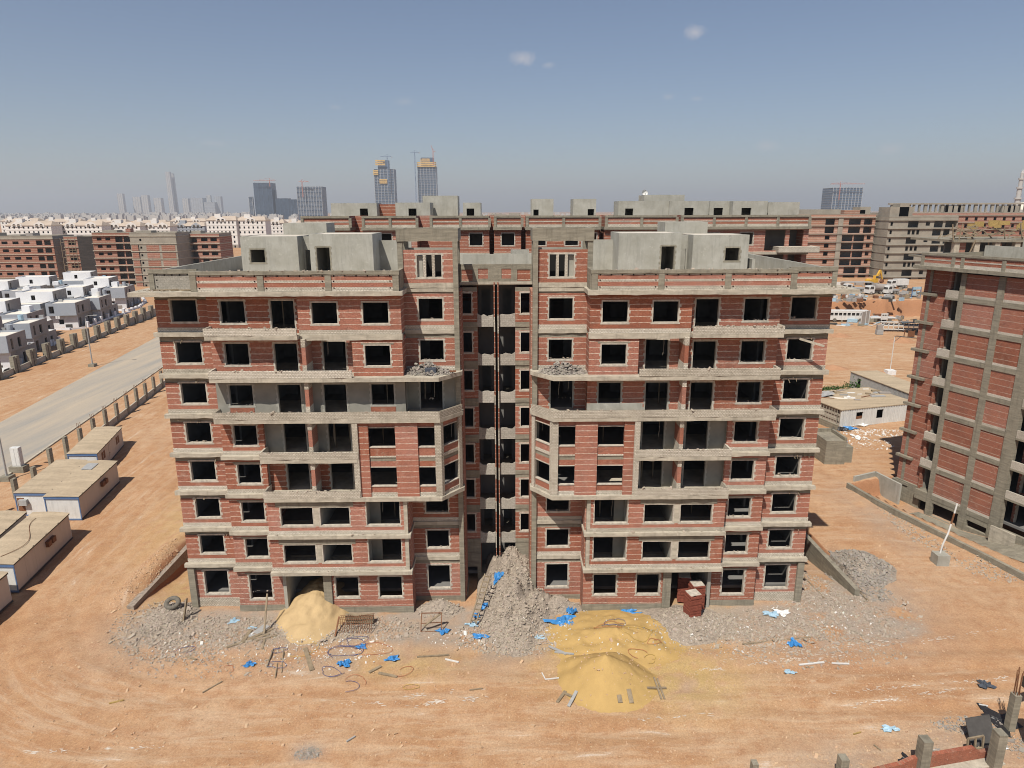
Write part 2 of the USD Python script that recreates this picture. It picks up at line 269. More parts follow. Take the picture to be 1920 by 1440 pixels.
# the ground: orange sand with paler worn tracks, grey rubble dust, yellow sand where the heaps were tipped
def ground_mat():
    n = {'g': ('geometry', {}), 'at': ('attribute', {'attribute': 'soil'}), 'sp': ('separate_color', {}),
         'n1': ('noise_texture', {'scale': .09, 'detail': 6., 'roughness': .6, 'distortion': .6}), 'n2': ('noise_texture', {'scale': .9, 'detail': 8., 'roughness': .72}),
         'mp': ('mapping', {'mapping_type': 'point', 'scale': (1.5, .22, 1.)}), 'n3': ('noise_texture', {'scale': .8, 'detail': 7., 'roughness': .66, 'distortion': .35}), 'tr': ('attribute', {'attribute': 'way'}),
         'nz': ('separate_xyz', {}), 'st': ('map_range', {'from_min': .93, 'from_max': .74, 'to_min': 0., 'to_max': .9, 'clamp': True}), 'me': ('mix', {'color2': (.33, .165, .088)}),
         'n6': ('noise_texture', {'scale': 3.2, 'detail': 8., 'roughness': .8}), 'r6': ('map_range', {'from_min': .56, 'from_max': .72, 'to_min': 0., 'to_max': .55, 'clamp': True}), 'm6': ('mix', {'color2': (.46, .36, .26)}),
         'n4': ('noise_texture', {'scale': 9., 'detail': 8., 'roughness': .82}),
         'c1': ('rgb_ramp', {'ramp': [(.25, (.355, .192, .098)), (.42, (.40, .236, .127)), (.58, (.425, .268, .155)), (.8, (.445, .308, .195))]}),
         'r2': ('map_range', {'from_min': .42, 'from_max': .66, 'to_min': 0., 'to_max': .75, 'clamp': True}), 'm2': ('mix', {'color2': (.315, .160, .082)}),
         'r3': ('map_range', {'from_min': .47, 'from_max': .60, 'to_min': 0., 'to_max': .7, 'clamp': True}), 'r3b': ('math', {'math_type': 'multiply'}), 'm3': ('mix', {'color2': (.47, .335, .22)}),
         'r5': ('map_range', {'from_min': .63, 'from_max': .70, 'to_min': 0., 'to_max': .85, 'clamp': True}), 'r5b': ('math', {'math_type': 'multiply'}), 'm5': ('mix', {'color2': (.58, .50, .42)}),
         'r4': ('map_range', {'from_min': .32, 'from_max': .70, 'to_min': .62, 'to_max': 1.22}), 'hv': ('hsv', {}),
         'md': ('mix', {'color2': (.31, .255, .205)}), 'my': ('mix', {'color2': (.42, .295, .13)}), 'bp': ('bump', {'strength': .55, 'distance': .06}),
         'p': ('principled_bsdf', {'roughness': .97, 'specular_ior_level': .12})}
    l = [('at.color', 'sp.color'), ('g.position', 'n1.vector'), ('g.position', 'n2.vector'), ('tr.vector', 'mp.vector'), ('mp.vector', 'n3.vector'), ('g.position', 'n4.vector'), ('g.position', 'n6.vector'), ('n6.fac', 'r6.value'), ('r6.result', 'm6.fac'), ('my.color', 'm6.color1'), ('g.normal', 'nz.vector'), ('nz.z', 'st.value'), ('st.result', 'me.fac'), ('m6.color', 'me.color1'),
         ('n1.fac', 'c1.fac'), ('n2.fac', 'r2.value'), ('r2.result', 'm2.fac'), ('c1.color', 'm2.color1'),
         ('n3.fac', 'r3.value'), ('r3.result', 'r3b.value1'), ('sp.b', 'r3b.value2'), ('r3b.value', 'm3.fac'), ('m2.color', 'm3.color1'),
         ('n3.fac', 'r5.value'), ('r5.result', 'r5b.value1'), ('sp.b', 'r5b.value2'), ('r5b.value', 'm5.fac'), ('m3.color', 'm5.color1'),
         ('sp.r', 'md.fac'), ('m5.color', 'md.color1'), ('sp.g', 'my.fac'), ('md.color', 'my.color1'),
         ('n4.fac', 'r4.value'), ('r4.result', 'hv.value'), ('me.color', 'hv.color'), ('hv.color', 'p.base_color'), ('n4.fac', 'bp.height'), ('bp.normal', 'p.normal')]
    mat('ground', n, l)
ground_mat()
# ---------------------------------------------------------------- the ground, one sheet out to the horizon
def way(x, y):                                                          # distance off the track round the block, and the way along it
    dx, dy = x + 21.0, y - 54.0; r = np.hypot(dx, dy); a = np.arctan2(-dy, -dx)
    d = np.where(x > -21, 54 - y, np.where(y > 54, -dx, r)); l = np.where(x > -21, x + 21 + 18 * PI / 2, np.where(y > 54, -(y - 54), a * 18))
    return np.stack([d, l, 0 * d], -1)
def smooth(t): t = np.clip(t, 0, 1); return t * t * (3 - 2 * t)
def ground_z(x, y, rough=True):
    x, y = np.asarray(x, float), np.asarray(y, float); p = np.stack([x, y, 0 * x], -1)
    z = 0 * x
    if rough:
        near = smooth((140 - y) / 40)
        z = z + near * (meshkit.fbm(p * .25, 4, 3) - .5) * .34 + near * (meshkit.fbm(p * 1.5, 3, 5) - .5) * .10
        z = z + smooth((y - 140) / 60) * (meshkit.fbm(p * .05, 3, 9) - .5) * .8
    # ramps sunk beside the block, behind low retaining walls
    for a, b, s in ((-29.2, -24.4, 0), (23.6, 28.7, 0)):
        inside = smooth((x - a + .3) / .3) * smooth((b + .9 - x) / .3)
        z = z + inside * -.16 * np.clip(y - 48.0, 0, 14) * smooth((78 - y) / 4)
    if rough:
        wd_, wl_ = way(x, y)[..., 0], way(x, y)[..., 1]
        for i, d0 in enumerate((9.6, 11.5, 13.8, 15.7, 18.2, 20.0, 22.4, 24.2)):
            k_ = meshkit.noise(np.stack([wl_ * .07 + i, 0 * x, 0 * x], -1), 30 + i); z = z + near * np.exp(-((wd_ - d0 - 1.2 * (meshkit.noise(np.stack([wl_ * .05, 0 * x + i // 2, 0 * x], -1), 50) - .5)) / .42) ** 2) * -.13 * k_
    road = smooth((x + 63.5 + .155 * (y - 100) + 17) / 2) * smooth((-57 - .155 * (y - 100) - x) / 2)
    z = z * (1 - road * smooth((300 - y) / 20))
    # the yard on the right steps up at a cut bank
    bank = 194.0 + 2.6 * meshkit.noise(np.stack([x * .16, 0 * x, 0 * x], -1), 4) + 1.2 * meshkit.noise(np.stack([x * .7, 0 * x, 0 * x], -1), 6)
    z = z + 4.9 * smooth((x - 40) / 25) * smooth((y - bank) / 2.6)
    # the forecourt sunk below the right block
    u, w = (x - 46.32) * .3226 + (y - 67.9) * -.9466, (x - 46.32) * .9466 + (y - 67.9) * .3226
    z = z - 1.9 * smooth((w + 5.0) / .5) * smooth((4 - w) / 1) * smooth((u + 6.5) / .8) * smooth((15 - u) / 13)
    # a spoil bank along the left ramp
    z = z + .75 * np.exp(-((x + 30.6) / 1.0) ** 2) * smooth((y - 47) / 5) * smooth((66 - y) / 8) * (.6 + .8 * meshkit.fbm(p * .6, 3, 8))
    return z
def ground_mask(x, y):
    p = np.stack([x, y, 0 * x], -1); n = meshkit.fbm(p * .45, 4, 11); n2 = meshkit.fbm(p * 1.6, 3, 13)
    def blob(cx, cy, rx, ry): return np.exp(-((x - cx) / rx) ** 2 - ((y - cy) / ry) ** 2)
    d = np.clip(smooth((y - 41.6) / 3.2) * smooth((49 - y) / 2) * smooth((x + 31) / 5) * smooth((34 - x) / 5), 0, 1)
    d = np.maximum(d, .9 * blob(27.5, 49, 5.5, 6)); d = np.maximum(d, .8 * blob(21, 44.5, 8, 3)); d = np.maximum(d, .7 * blob(0, 43, 6, 2.6)); d = np.maximum(d, .6 * blob(-11, 42, 6, 2))
    d = np.maximum(d, .6 * blob(-26, 45.5, 4, 4)); d = np.maximum(d, .5 * blob(20, 31.5, 4, 2))
    for a, b, c, e, k in ((-11.5, 33.3, .9, .6, .9), (27, 33, 4, 1.8, .5), (50, 68, 6, 8, .55), (38, 63, 2.5, 9, .4), (12, 38.5, 1.6, 1.2, .4)): d = np.maximum(d, k * blob(a, b, c, e))
    d = np.clip(d * smooth((n - .24) / .22) * 1.3, 0, 1) * (.72 + .28 * smooth((n2 - .35) / .2))
    yl = np.maximum.reduce([blob(8.5, 42.6, 6, 4.4), .9 * blob(11.8, 39.6, 4.2, 3.4), .75 * blob(-14.5, 46, 3, 2.6), .55 * blob(-6.5, 41, 4.5, 1.8), .6 * blob(-27, 52, 2.2, 6), .45 * blob(-32, 66, 4, 10), .5 * blob(15, 48, 3, 1.5)])
    yl = np.clip(yl * smooth((n2 - .2) / .35) * 1.2, 0, .95) * (1 - .6 * d * (yl < .5))
    t = smooth((44 - y) / 6) * smooth((y - 20) / 3) * .9 + smooth((y - 44) / 10) * .6 * smooth((300 - y) / 100) + .6 * smooth((x - 50) / 8) * smooth((y - 108) / 8) * smooth((200 - y) / 6)
    return np.stack([d, yl, np.clip(t, 0, 1)], -1)
def axis(near0, near1, step, lo, hi, grow=1.13):
    a = list(np.arange(near0, near1 + 1e-6, step)); s = step
    while a[-1] < hi: s *= grow; a.append(a[-1] + s)
    s = step
    while a[0] > lo: s *= grow; a.insert(0, a[0] - s)
    return np.array(a)
gx = axis(-60, 62, .36, -14000, 14000); gx = np.concatenate([gx[gx <= 62.1], np.arange(63, 125, 1.1), gx[gx > 126]]); gy = axis(24, 84, .36, -60, 14000, 1.035); gy = gy[(gy < 320) | (np.arange(len(gy)) % 3 == 0)]
gy = np.concatenate([gy[gy < 188], np.arange(188, 206, .6), gy[gy > 206.5]])
GX, GY = np.meshgrid(gx, gy, indexing='ij'); gz = ground_z(GX, GY)
nx, ny = GX.shape
idx = np.arange(nx * ny).reshape(nx, ny)
q = np.stack([idx[:-1, :-1], idx[1:, :-1], idx[1:, 1:], idx[:-1, 1:]], -1).reshape(-1, 4)
gp = obj('ground', (np.column_stack([GX.ravel(), GY.ravel(), gz.ravel()]), np.vstack([q[:, [0, 1, 2]], q[:, [0, 2, 3]]])), 'ground', smooth=True, kind='structure')
UsdGeom.PrimvarsAPI(stage.GetPrimAtPath(gp)).CreatePrimvar('soil', Sdf.ValueTypeNames.Color3fArray, 'vertex').Set(Vt.Vec3fArray.FromNumpy(ground_mask(GX, GY).reshape(-1, 3).astype(np.float32)))
UsdGeom.PrimvarsAPI(stage.GetPrimAtPath(gp)).CreatePrimvar('way', Sdf.ValueTypeNames.Float3Array, 'vertex').Set(Vt.Vec3fArray.FromNumpy(way(GX, GY).reshape(-1, 3).astype(np.float32)))
def gz1(x, y):                                                           # the height of the ground sheet itself, read between its grid lines
    i = min(max(int(np.searchsorted(gx, x)) - 1, 0), len(gx) - 2); j = min(max(int(np.searchsorted(gy, y)) - 1, 0), len(gy) - 2)
    a, b = (x - gx[i]) / (gx[i + 1] - gx[i]), (y - gy[j]) / (gy[j + 1] - gy[j])
    return float((gz[i, j] * (1 - a) + gz[i + 1, j] * a) * (1 - b) + (gz[i, j + 1] * (1 - a) + gz[i + 1, j + 1] * a) * b)
def on(px, py, dz=0.0):                                                 # the ground seen at a place in the picture
    p = at(px, py, 0)
    if p[0] > 40 and p[1] > 150:                                        # above or below the cut bank
        return at(px, py, 4.9 if py < 570 else 0.0) + [0, 0, dz]
    for _ in range(4): p = at(px, py, gz1(p[0], p[1]))
    return p + [0, 0, dz]

# the road on the left
RD = np.array([-.163, .9866]); RN = np.array([RD[1], -RD[0]])
def strip(name, near, far, width_pts, mat_, z, **k):
    v, f = [], []
    for i, t in enumerate(np.linspace(0, 1, 60)):
        c0, c1 = np.array(near[0]) * (1 - t) + np.array(far[0]) * t, np.array(near[1]) * (1 - t) + np.array(far[1]) * t
        v += [[*c0, z], [*c1, z]]
        if i: f += [[2 * i - 2, 2 * i - 1, 2 * i + 1], [2 * i - 2, 2 * i + 1, 2 * i]]
    obj(name, (np.array(v), np.array(f)), mat_, **k)
strip('road', ((-65.5, 40), (-53.2, 40)), ((-109, 310), (-97, 310)), None, 'asphalt', .03, kind='structure')
kb = MB()
for i in range(40):
    y0, y1 = 74 + i * 5.6, 74 + i * 5.6 + 5.5
    xs = [-53.05 - .163 * (y - 40) for y in (y0, y1)]
    kb.prism([(xs[0], y0), (xs[0] + .3, y0), (xs[1] + .3, y1), (xs[1], y1)], -.1, .16)
kb.build('kerb', 'concrete_light', kind='structure')

# ---------------------------------------------------------------- broken stone, chips and heaps
def chip_templates():
    out = []
    for s in range(7):
        r = np.random.default_rng(s); p = r.normal(size=(8, 3)); p /= np.linalg.norm(p, axis=1, keepdims=True); p *= [1, .75, .5]
        h = trimesh.convex.convex_hull(p); out.append((np.array(h.vertices), np.array(h.faces)))
    bx = trimesh.creation.box([1.9, 1.0, .55]); out += [(np.array(bx.vertices), np.array(bx.faces))] * 3
    return out
CHIPS = chip_templates()
def chips(pos, size, rng, big=.035):
    """One chip at each place, turned at random."""
    V, Fc, n = [], [], 0
    kinds = rng.integers(0, len(CHIPS), len(pos)); a = rng.uniform(0, 2 * PI, len(pos)); b = rng.normal(0, .5, len(pos)); size = np.array(np.broadcast_to(size, len(pos))); size = np.where(rng.uniform(0, 1, len(pos)) < big, np.minimum(size * 2.3, .26), size)
    for k, (tv, tf) in enumerate(CHIPS):
        i = np.nonzero(kinds == k)[0]
        if not len(i): continue
        ca, sa, cb, sb = np.cos(a[i]), np.sin(a[i]), np.cos(b[i]), np.sin(b[i]); o = 0 * ca
        R1 = np.stack([np.stack([ca, -sa, o], -1), np.stack([sa, ca, o], -1), np.stack([o, o, o + 1], -1)], 1)
        R2 = np.stack([np.stack([cb, o, sb], -1), np.stack([o, o + 1, o], -1), np.stack([-sb, o, cb], -1)], 1)
        v = np.einsum('nij,kj->nki', R1 @ R2, tv) * size[i][:, None, None] + pos[i][:, None, :]
        V.append(v.reshape(-1, 3)); Fc.append((tf[None] + (n + np.arange(len(i)) * len(tv))[:, None, None]).reshape(-1, 3)); n += v.shape[0] * v.shape[1]
    return np.vstack(V), np.vstack(Fc)
def scatter(name, label, cat, regions, mat_, seed, zf=None, kind='stuff', size=(.05, .16), group=None):
    """regions: (cx, cy, rx, ry, count): chips thrown over ellipses, thicker in the middle."""
    r = np.random.default_rng(seed); P, S = [], []
    for cx, cy, rx, ry, n in regions:
        a, d = r.uniform(0, 2 * PI, n), np.sqrt(r.uniform(0, 1, n)) * (1 - .25 * r.uniform(0, 1, n))
        x, y = cx + rx * d * np.cos(a), cy + ry * d * np.sin(a)
        s = size[0] + (size[1] - size[0]) * r.uniform(0, 1, n) ** 3
        z = (ground_z if zf is None else zf)(x, y); P.append(np.column_stack([x, y, z + s * .2])); S.append(s)
    return obj(name, chips(np.vstack(P), np.concatenate(S), r), mat_, label=label, cat=cat, kind=kind, group=group)
def heap_fn(cx, cy, rx, ry, h, seed, power=1.0, rot=0., lump=.12, base=None):
    def fn(x, y):
        dx, dy = x - cx, y - cy; c, s = math.cos(rot), math.sin(rot)
        u, v = (dx * c + dy * s) / rx, (-dx * s + dy * c) / ry
        ang = np.arctan2(v, u); rr = np.sqrt(u * u + v * v)
        rr = rr * (1 + .16 * (meshkit.noise(np.stack([np.cos(ang) * 1.6 + 3, np.sin(ang) * 1.6 + 3, 0 * ang], -1), seed) - .5) * 2)
        prof = np.clip(1 - rr, -.4, 1); prof = np.where(prof > 0, np.sqrt(prof * prof + .006) - .077 * (1 - prof) - .16 * np.clip(prof - .55, 0, 1) ** 2 / .45, prof * .25) ** 1.0
        p = np.stack([x, y, 0 * x], -1)
        z = h * np.sign(prof) * np.abs(prof) ** power + lump * h * (meshkit.fbm(p * 1.1, 4, seed + 3) - .5) * np.clip(prof * 4, 0, 1)
        return (ground_z(x, y) if base is None else base) + z
    return fn
def heap(name, label, cat, fn, cx, cy, rx, ry, mat_, rot=0., n=44, k=90, **kw):
    r = np.linspace(0, 1.22, n); a = np.arange(k) * 2 * PI / k
    u, v = (r[:, None] * np.cos(a)) * rx, (r[:, None] * np.sin(a)) * ry
    x, y = cx + u * math.cos(rot) - v * math.sin(rot), cy + u * math.sin(rot) + v * math.cos(rot)
    V = np.column_stack([x.ravel(), y.ravel(), fn(x, y).ravel()]); F = []
    for i in range(n - 1):
        j = np.arange(k); A, B = i * k + j, i * k + (j + 1) % k
        F += [np.stack([A, A + k, B], 1), np.stack([B, A + k, B + k], 1)]
    return obj(name, (V, np.vstack(F)), mat_, smooth=True, label=label, cat=cat, **kw)

# ---------------------------------------------------------------- the unfinished apartment block in the middle
BC, ST = -.45, 3.03
block = thing('apartment_block', 'large unfinished red brick and concrete apartment block with a deep slot down its middle', 'building', (BC, 48, 0))
zc = lambda s: 24.77 - ST * (8 - s)                                     # underside of the slab above storey s
zf = lambda s: zc(s) - ST + .30                                         # floor of storey s
def hole_of(a0, a1, z0, z1): return (a0, a1, z0, z1)
def surround(fr, a0, a1, z0, z1, w, th=.25, out=.10, mat_='mortar', sill=True, rng=random, name='window_surround', top=True, parent=None):
    """The mortar-set edge of an opening: toothed on the face, plastered through the depth of the wall."""
    pts_l, pts_r = [], []
    z, i = z0, 0
    while z < z1 - .02:
        zn = min(z + .217, z1); o = out * (1.25 if i % 2 else .55) * rng.uniform(.75, 1.25)
        pts_l += [(a0 - o, z), (a0 - o, zn)]; o = out * (1.25 if i % 2 else .55) * rng.uniform(.75, 1.25); pts_r += [(a1 + o, z), (a1 + o, zn)]; z, i = zn, i + 1
    b = .11 if sill else 0.
    t = .09 if top else .0
    outer = [(a0 - .12, z0 - b), (a1 + .12, z0 - b), (a1 + .12, z0)] + pts_r + [(a1 + .05, z1 + t), (a0 - .05, z1 + t)] + pts_l[::-1] + [(a0 - .12, z0)]
    o2 = []
    for p in outer:
        if not o2 or (abs(p[0] - o2[-1][0]) + abs(p[1] - o2[-1][1])) > 1e-4: o2.append(p)
    m = MB(fr)
    i0, i1, j0, j1 = a0 + .035, a1 - .035, z0 + (.03 if sill else -.001), z1 - .03
    poly = Polygon(o2).buffer(0)
    g = poly.difference(Polygon([(i0, j0), (i1, j0), (i1, j1), (i0, j1)]))
    for gg in getattr(g, 'geoms', [g]):
        mm = trimesh.creation.extrude_polygon(gg, .02, engine='earcut'); v = np.array(mm.vertices)
        m.add(np.column_stack([v[:, 0], w - .012 + v[:, 2], v[:, 1]]), np.array(mm.faces)[:, ::-1])
    e = w + .009
    m.box(a0 - .02, i0, e, w + th + .01, z0 - .01, z1 + .01); m.box(i1, a1 + .02, e, w + th + .01, z0 - .01, z1 + .01); m.box(i0, i1, e, w + th + .01, j1, z1 + .01)
    if sill: m.box(i0, i1, e, w + th + .01, z0 - .01, j0)
    return m.build(name, mat_, parent or block) if fr in MAIN else m
MAIN, RB = [], None
def wall(fr, outer, holes, w, mat_='brick', th=.25, name='brick_wall', frames=True, sills=None, parent=None, sm='mortar'):
    wp = MB(fr).panel(outer, holes, w, w + th).build(name, mat_, parent or block)
    if frames:
        for i, h in enumerate(holes):
            surround(fr, *h, w, th, mat_=sm, sill=(sills[i] if sills else True), parent=wp)
def half(m):
    fr = Frame((BC, 0), (m, 0), (0, 1)); MAIN.append(fr)
    B = lambda *a: MB(fr).box(*a)
    L_ = m < 0
    AW, BW, D1, D2 = (21.22, 23.10), (17.58, 19.33), (14.13, 15.83), (10.85, 12.55)
    for s in range(8, 0, -1):
        c, f = zc(s), zf(s); t, b = c - .42, c - 2.02
        low = f + .32                                                    # top of the pale course
        if s == 1: low = .95; f = -.6
        # A: the corner bay
        wall(fr, (20.0, 24.15, low if s > 1 else .75, t), [(*AW, b if s > 1 else 1.05, t - .0)] if False else [(*AW, b if s > 1 else 1.06, t - .002)], 48.62)
        if s > 1:
            B(20.0, 24.18, 48.60, 48.9, f, low).build('plinth_course', 'pale_brick', block)
            MB(fr).rough(20.3, 24.35, 48.28, 48.62, c - ST - .0, f).build('ledge', 'concrete_light', block)
        else: B(20.0, 24.2, 48.58, 48.9, -.9, .75).build('plinth_course', 'pale_brick', block)
        MB(fr).rough(20.1, 24.15, 48.66, 48.95, t, c).build('beam', 'concrete', block)
        # B: the second bay, or the wall behind the balconies
        w = 47.92
        if s >= 6:
            holes = [(*BW, b, t), (*D1, f, t)]
            x0 = 13.75 if s == 8 else 13.45
            grey = s == 6 and L_
            wall(fr, (x0, 20.2, f, c), holes, w, 'plaster_dark' if grey else 'brick', sills=[True, False], sm='plaster' if grey else 'mortar', name='plastered_wall' if grey else 'brick_wall')
            if grey: MB(fr).box(*BW, w - .03, w, f, b - .12).build('brick_apron', 'brick_band_free', block)
        else:
            x0 = 16.6 if s == 1 else 17.1
            wall(fr, (x0, 20.2, low if s > 1 else .5, c), [(*BW, b if s > 1 else .98, t)], w)
            MB(fr).box(BW[0] - .25, BW[1] + .25, w - .015, w + .2, t + .035, t + .16).build('lintel', 'concrete', block)
            if s > 1:
                B(x0, 20.22, w - .02, w + .28, f, low).build('plinth_course', 'pale_brick', block)
                MB(fr).rough(x0 + .02, 20.3, 47.60, w, c - ST, f).build('ledge', 'concrete_light', block)
            else: B(x0, 20.25, w - .03, w + .28, -.9, .5).build('plinth_course', 'concrete', block)
            MB(fr).box(x0, x0 + .25, w + .25, 51.5, f, c).build('side_wall', 'brick_side' if s in (1, 2, 3) else 'plaster_dark', block)
        MB(fr).box(20.0, 20.2, w + .25, 48.6, f, c).build('side_wall', 'brick_side', block)
        # T: the tower beside the slot
        tw = 49.2
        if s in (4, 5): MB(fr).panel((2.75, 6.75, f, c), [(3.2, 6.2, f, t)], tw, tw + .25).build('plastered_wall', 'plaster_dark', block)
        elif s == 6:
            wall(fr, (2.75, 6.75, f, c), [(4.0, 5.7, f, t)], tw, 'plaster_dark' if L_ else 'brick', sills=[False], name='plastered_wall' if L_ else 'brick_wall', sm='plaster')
        else:
            tb = 1.0 if s == 1 else b
            wall(fr, (3.0, 6.75, low if s > 1 else .35, t + (.28 if s == 8 else .1)), [(3.82, 5.60, tb, t - .05)], tw)
            MB(fr).rough(3.0, 6.75, tw + .03, tw + .3, t + (.28 if s == 8 else .1), c).build('beam', 'concrete', block)
            if s > 1:
                B(3.0, 6.76, tw - .02, tw + .25, f, low).build('plinth_course', 'pale_brick', block)
                MB(fr).rough(3.0, 6.78, tw - .09, tw + .25, c - ST, f).build('ledge', 'concrete_light', block)
            else: B(2.75, 6.76, tw - .06, tw + .25, -.9, .35).build('plinth_course', 'concrete', block)
        # the returns between the front bays and the tower
        r0 = 47.4 if s in (8, 7, 1) else 47.12
        if s in (8, 7, 3, 2, 1): MB(fr).box(6.6, 6.85, r0 + .25, tw, f, c).build('side_wall', 'brick_side', block)
        elif s == 6: MB(fr).box(6.6, 6.85, 47.95, tw, f, c).build('side_wall', 'plaster_dark' if L_ else 'brick_side', block)
        # the slot: narrow strip with one window, then the open landings
        sw = 52.0
        if not (s == 1):
            wall(fr, (1.45, 2.75, low - .25, t + .12), [(1.86, 2.60, b, t)], sw)
            MB(fr).rough(1.45, 2.75, sw + .03, sw + .25, t + .12, c).build('beam', 'concrete', block)
            MB(fr).rough(1.45, 2.75, sw - .03, sw + .25, c - ST, low - .25).build('ledge', 'concrete', block)
        else:
            MB(fr).panel((1.45, 2.75, -1.0, c), [(1.75, 2.6, -1.0, 1.35)] if L_ else [], sw, sw + .25).build('brick_wall', 'concrete', block)
        B(1.45, 1.62, sw + .25, 54.5, f - .3, c).build('side_wall', 'brick_side', block)
        if s > 1 or True:
            B(.2, 1.45, sw + .05, 56, c - ST, f).build('landing_slab', 'concrete', block)
            if s > 1:
                z1 = f + .62
                jag = [(.22, f - .3), (1.45, f - .3), (1.45, z1 + .12)] + [(x, z1 + random.uniform(-.12, .06)) for x in (1.2, .95, .7, .45)] + [(.22, z1)]
                MB(fr).panel(jag, [], sw - .02, sw + .14).build('landing_parapet', 'block_grey', block)
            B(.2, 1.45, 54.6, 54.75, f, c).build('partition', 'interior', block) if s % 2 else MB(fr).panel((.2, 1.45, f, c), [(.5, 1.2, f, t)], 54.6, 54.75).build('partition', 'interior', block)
        MB(fr).box(2.55, 2.75, tw + .3, sw + .05, f - .3, c).build('side_wall', 'brick_side', block)
    # the plinth of the slot side, corner column of the tower up to its crown
    B(2.66, 3.02, 48.97, 49.5, -.9, 29.2 - .87).build('column', 'concrete', block)
    B(2.45, 2.73, 49.6, 52.0, -.9, .4).build('plinth_course', 'concrete', block)
    # C: front bay of the top storey, and the narrower one below it
    c, f = zc(8), zf(8)
    wall(fr, (6.6, 13.75, f + .3, c), [(11.0, 12.83, c - 2.02, c - .5), (7.45, 9.28, c - 2.02, c - .5)], 47.4)
    B(6.6, 13.75, 47.37, 47.65, f, f + .3).build('plinth_course', 'pale_brick', block)
    MB(fr).rough(6.55, 13.72, 47.30, 47.8, f - .42, f).build('beam', 'concrete_light', block)
    MB(fr).box(13.5, 13.75, 47.65, 48.2, f, c).build('side_wall', 'brick_side', block)
    c, f = zc(7), zf(7)
    wall(fr, (6.6, 10.13, f + .0, c - .12), [(7.45, 9.28, c - 2.02, c - .5)], 47.4)
    MB(fr).box(9.9, 10.13, 47.65, 48.62, f, c).build('side_wall', 'brick_side', block)
    B(7.2, 9.5, 47.385, 47.6, c - .45, c - .34).build('lintel', 'concrete', block)
    # back walls of the loggias, with the fin between the two doors
    for s in (7, 6, 5, 4):
        c, f = zc(s), zf(s); t, b = c - .42, c - 2.02
        g = 'plaster_dark' if (L_ or s < 6) else 'brick'; nm = 'brick_wall' if g == 'brick' else 'plastered_wall'
        x1 = 10.1 if s != 6 else 6.6
        if s == 7: wall(fr, (10.13, 13.3, f, c), [(*D2, f, t)], 48.6, 'brick', sills=[False])
        elif s == 6:
            wall(fr, (6.6, 13.3, f, c), [(*D2, f, t), (7.4, 9.1, b, t)], 47.97, g, sills=[False, True], name=nm, sm='plaster')
            if L_: B(7.35, 9.15, 47.93, 47.97, f + .12, b - .12).build('brick_apron', 'brick_band_free', block)
            else: B(6.6, 10.7, 47.945, 47.97, f, f + .75).build('plaster_patch', 'plaster', block)
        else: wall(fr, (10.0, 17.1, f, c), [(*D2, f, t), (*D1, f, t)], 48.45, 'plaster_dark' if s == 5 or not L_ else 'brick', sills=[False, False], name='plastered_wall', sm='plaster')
        wdep = 48.6 if s == 7 else 47.97 if s == 6 else 48.45
        z0 = f
        B(13.3, 13.58, 47.0, wdep, f + .9, c - .55).build('fin_wall', 'brick_band_free', block); B(13.29, 13.59, 46.98, wdep, c - .55, c).build('column_head', 'pale_brick', block); B(13.29, 13.59, 46.98, wdep, f, f + .9).build('column_foot', 'pale_brick', block)
    # slabs and balcony fronts: (floor of storey, outline in plan)
    bay = [(4.05, 46.8), (2.5, 48.75), (2.5, 49.3)]
    full = lambda a1: [(a1, 46.8)] + bay + [(7, 49.3), (7, 52), (a1, 52)]
    def parapet(pts, z0, z1, th=.14, name='balcony_parapet'):
        from shapely.geometry import LineString
        g = LineString(pts).buffer(th / 2, cap_style=2, join_style=2, mitre_limit=3)
        m_ = MB(fr); m_.prism(list(g.exterior.coords)[:-1], z0, z1)
        m_.build(name, 'pale_brick', block)
    k = {8: 20.15, 7: 20.15, 6: 20.15, 5: 17.15, 4: 17.15}
    for s, a1 in k.items():
        f = zf(s); c = zc(s)
        lo = f - .30
        inner = 13.72 if s == 8 else 6.55 if s in (7,) else 2.5
        if s in (6, 4): B0 = [(a1, 46.8)] + bay + [(2.75, 49.6), (6.6, 49.6), (6.6, 52), (a1, 52)]
        elif s == 8: B0 = [(a1, 46.8), (13.75, 46.8), (13.75, 52), (a1, 52)]
        elif s == 7: B0 = [(a1, 46.8)] + bay + [(2.75, 49.6), (6.6, 49.6), (6.6, 52), (a1, 52)]
        else: B0 = [(a1, 46.8), (10.1, 46.8), (10.1, 52), (a1, 52)]
        B1 = []
        for (p, q) in zip(B0, B0[1:] + B0[:1]):
            p, q = np.array(p), np.array(q); n = max(1, int(np.linalg.norm(q - p) / .6)) if p[1] < 47 and q[1] < 49.4 else 1
            B1 += [tuple(p + (q - p) * t / n + (np.array([0, JR.normal(0, .02)]) if t else 0)) for t in range(n)]
        MB(fr).prism(B1, lo, f).build('balcony_slab', 'concrete_light', block)
        z1 = f + .52
        if s == 8: run = [(a1 - .05, 47.9), (a1 - .05, 46.86), (13.78, 46.86)]
        elif s == 7: run = [(a1 - .05, 47.9), (a1 - .05, 46.86), (10.13, 46.86)]
        elif s == 6: run = [(a1 - .05, 47.9), (a1 - .05, 46.86), (4.1, 46.86), (2.6, 48.75)]
        else: run = [(a1 - .05, 48.4), (a1 - .05, 46.86), (10.05, 46.86)]
        parapet(run, f, z1)
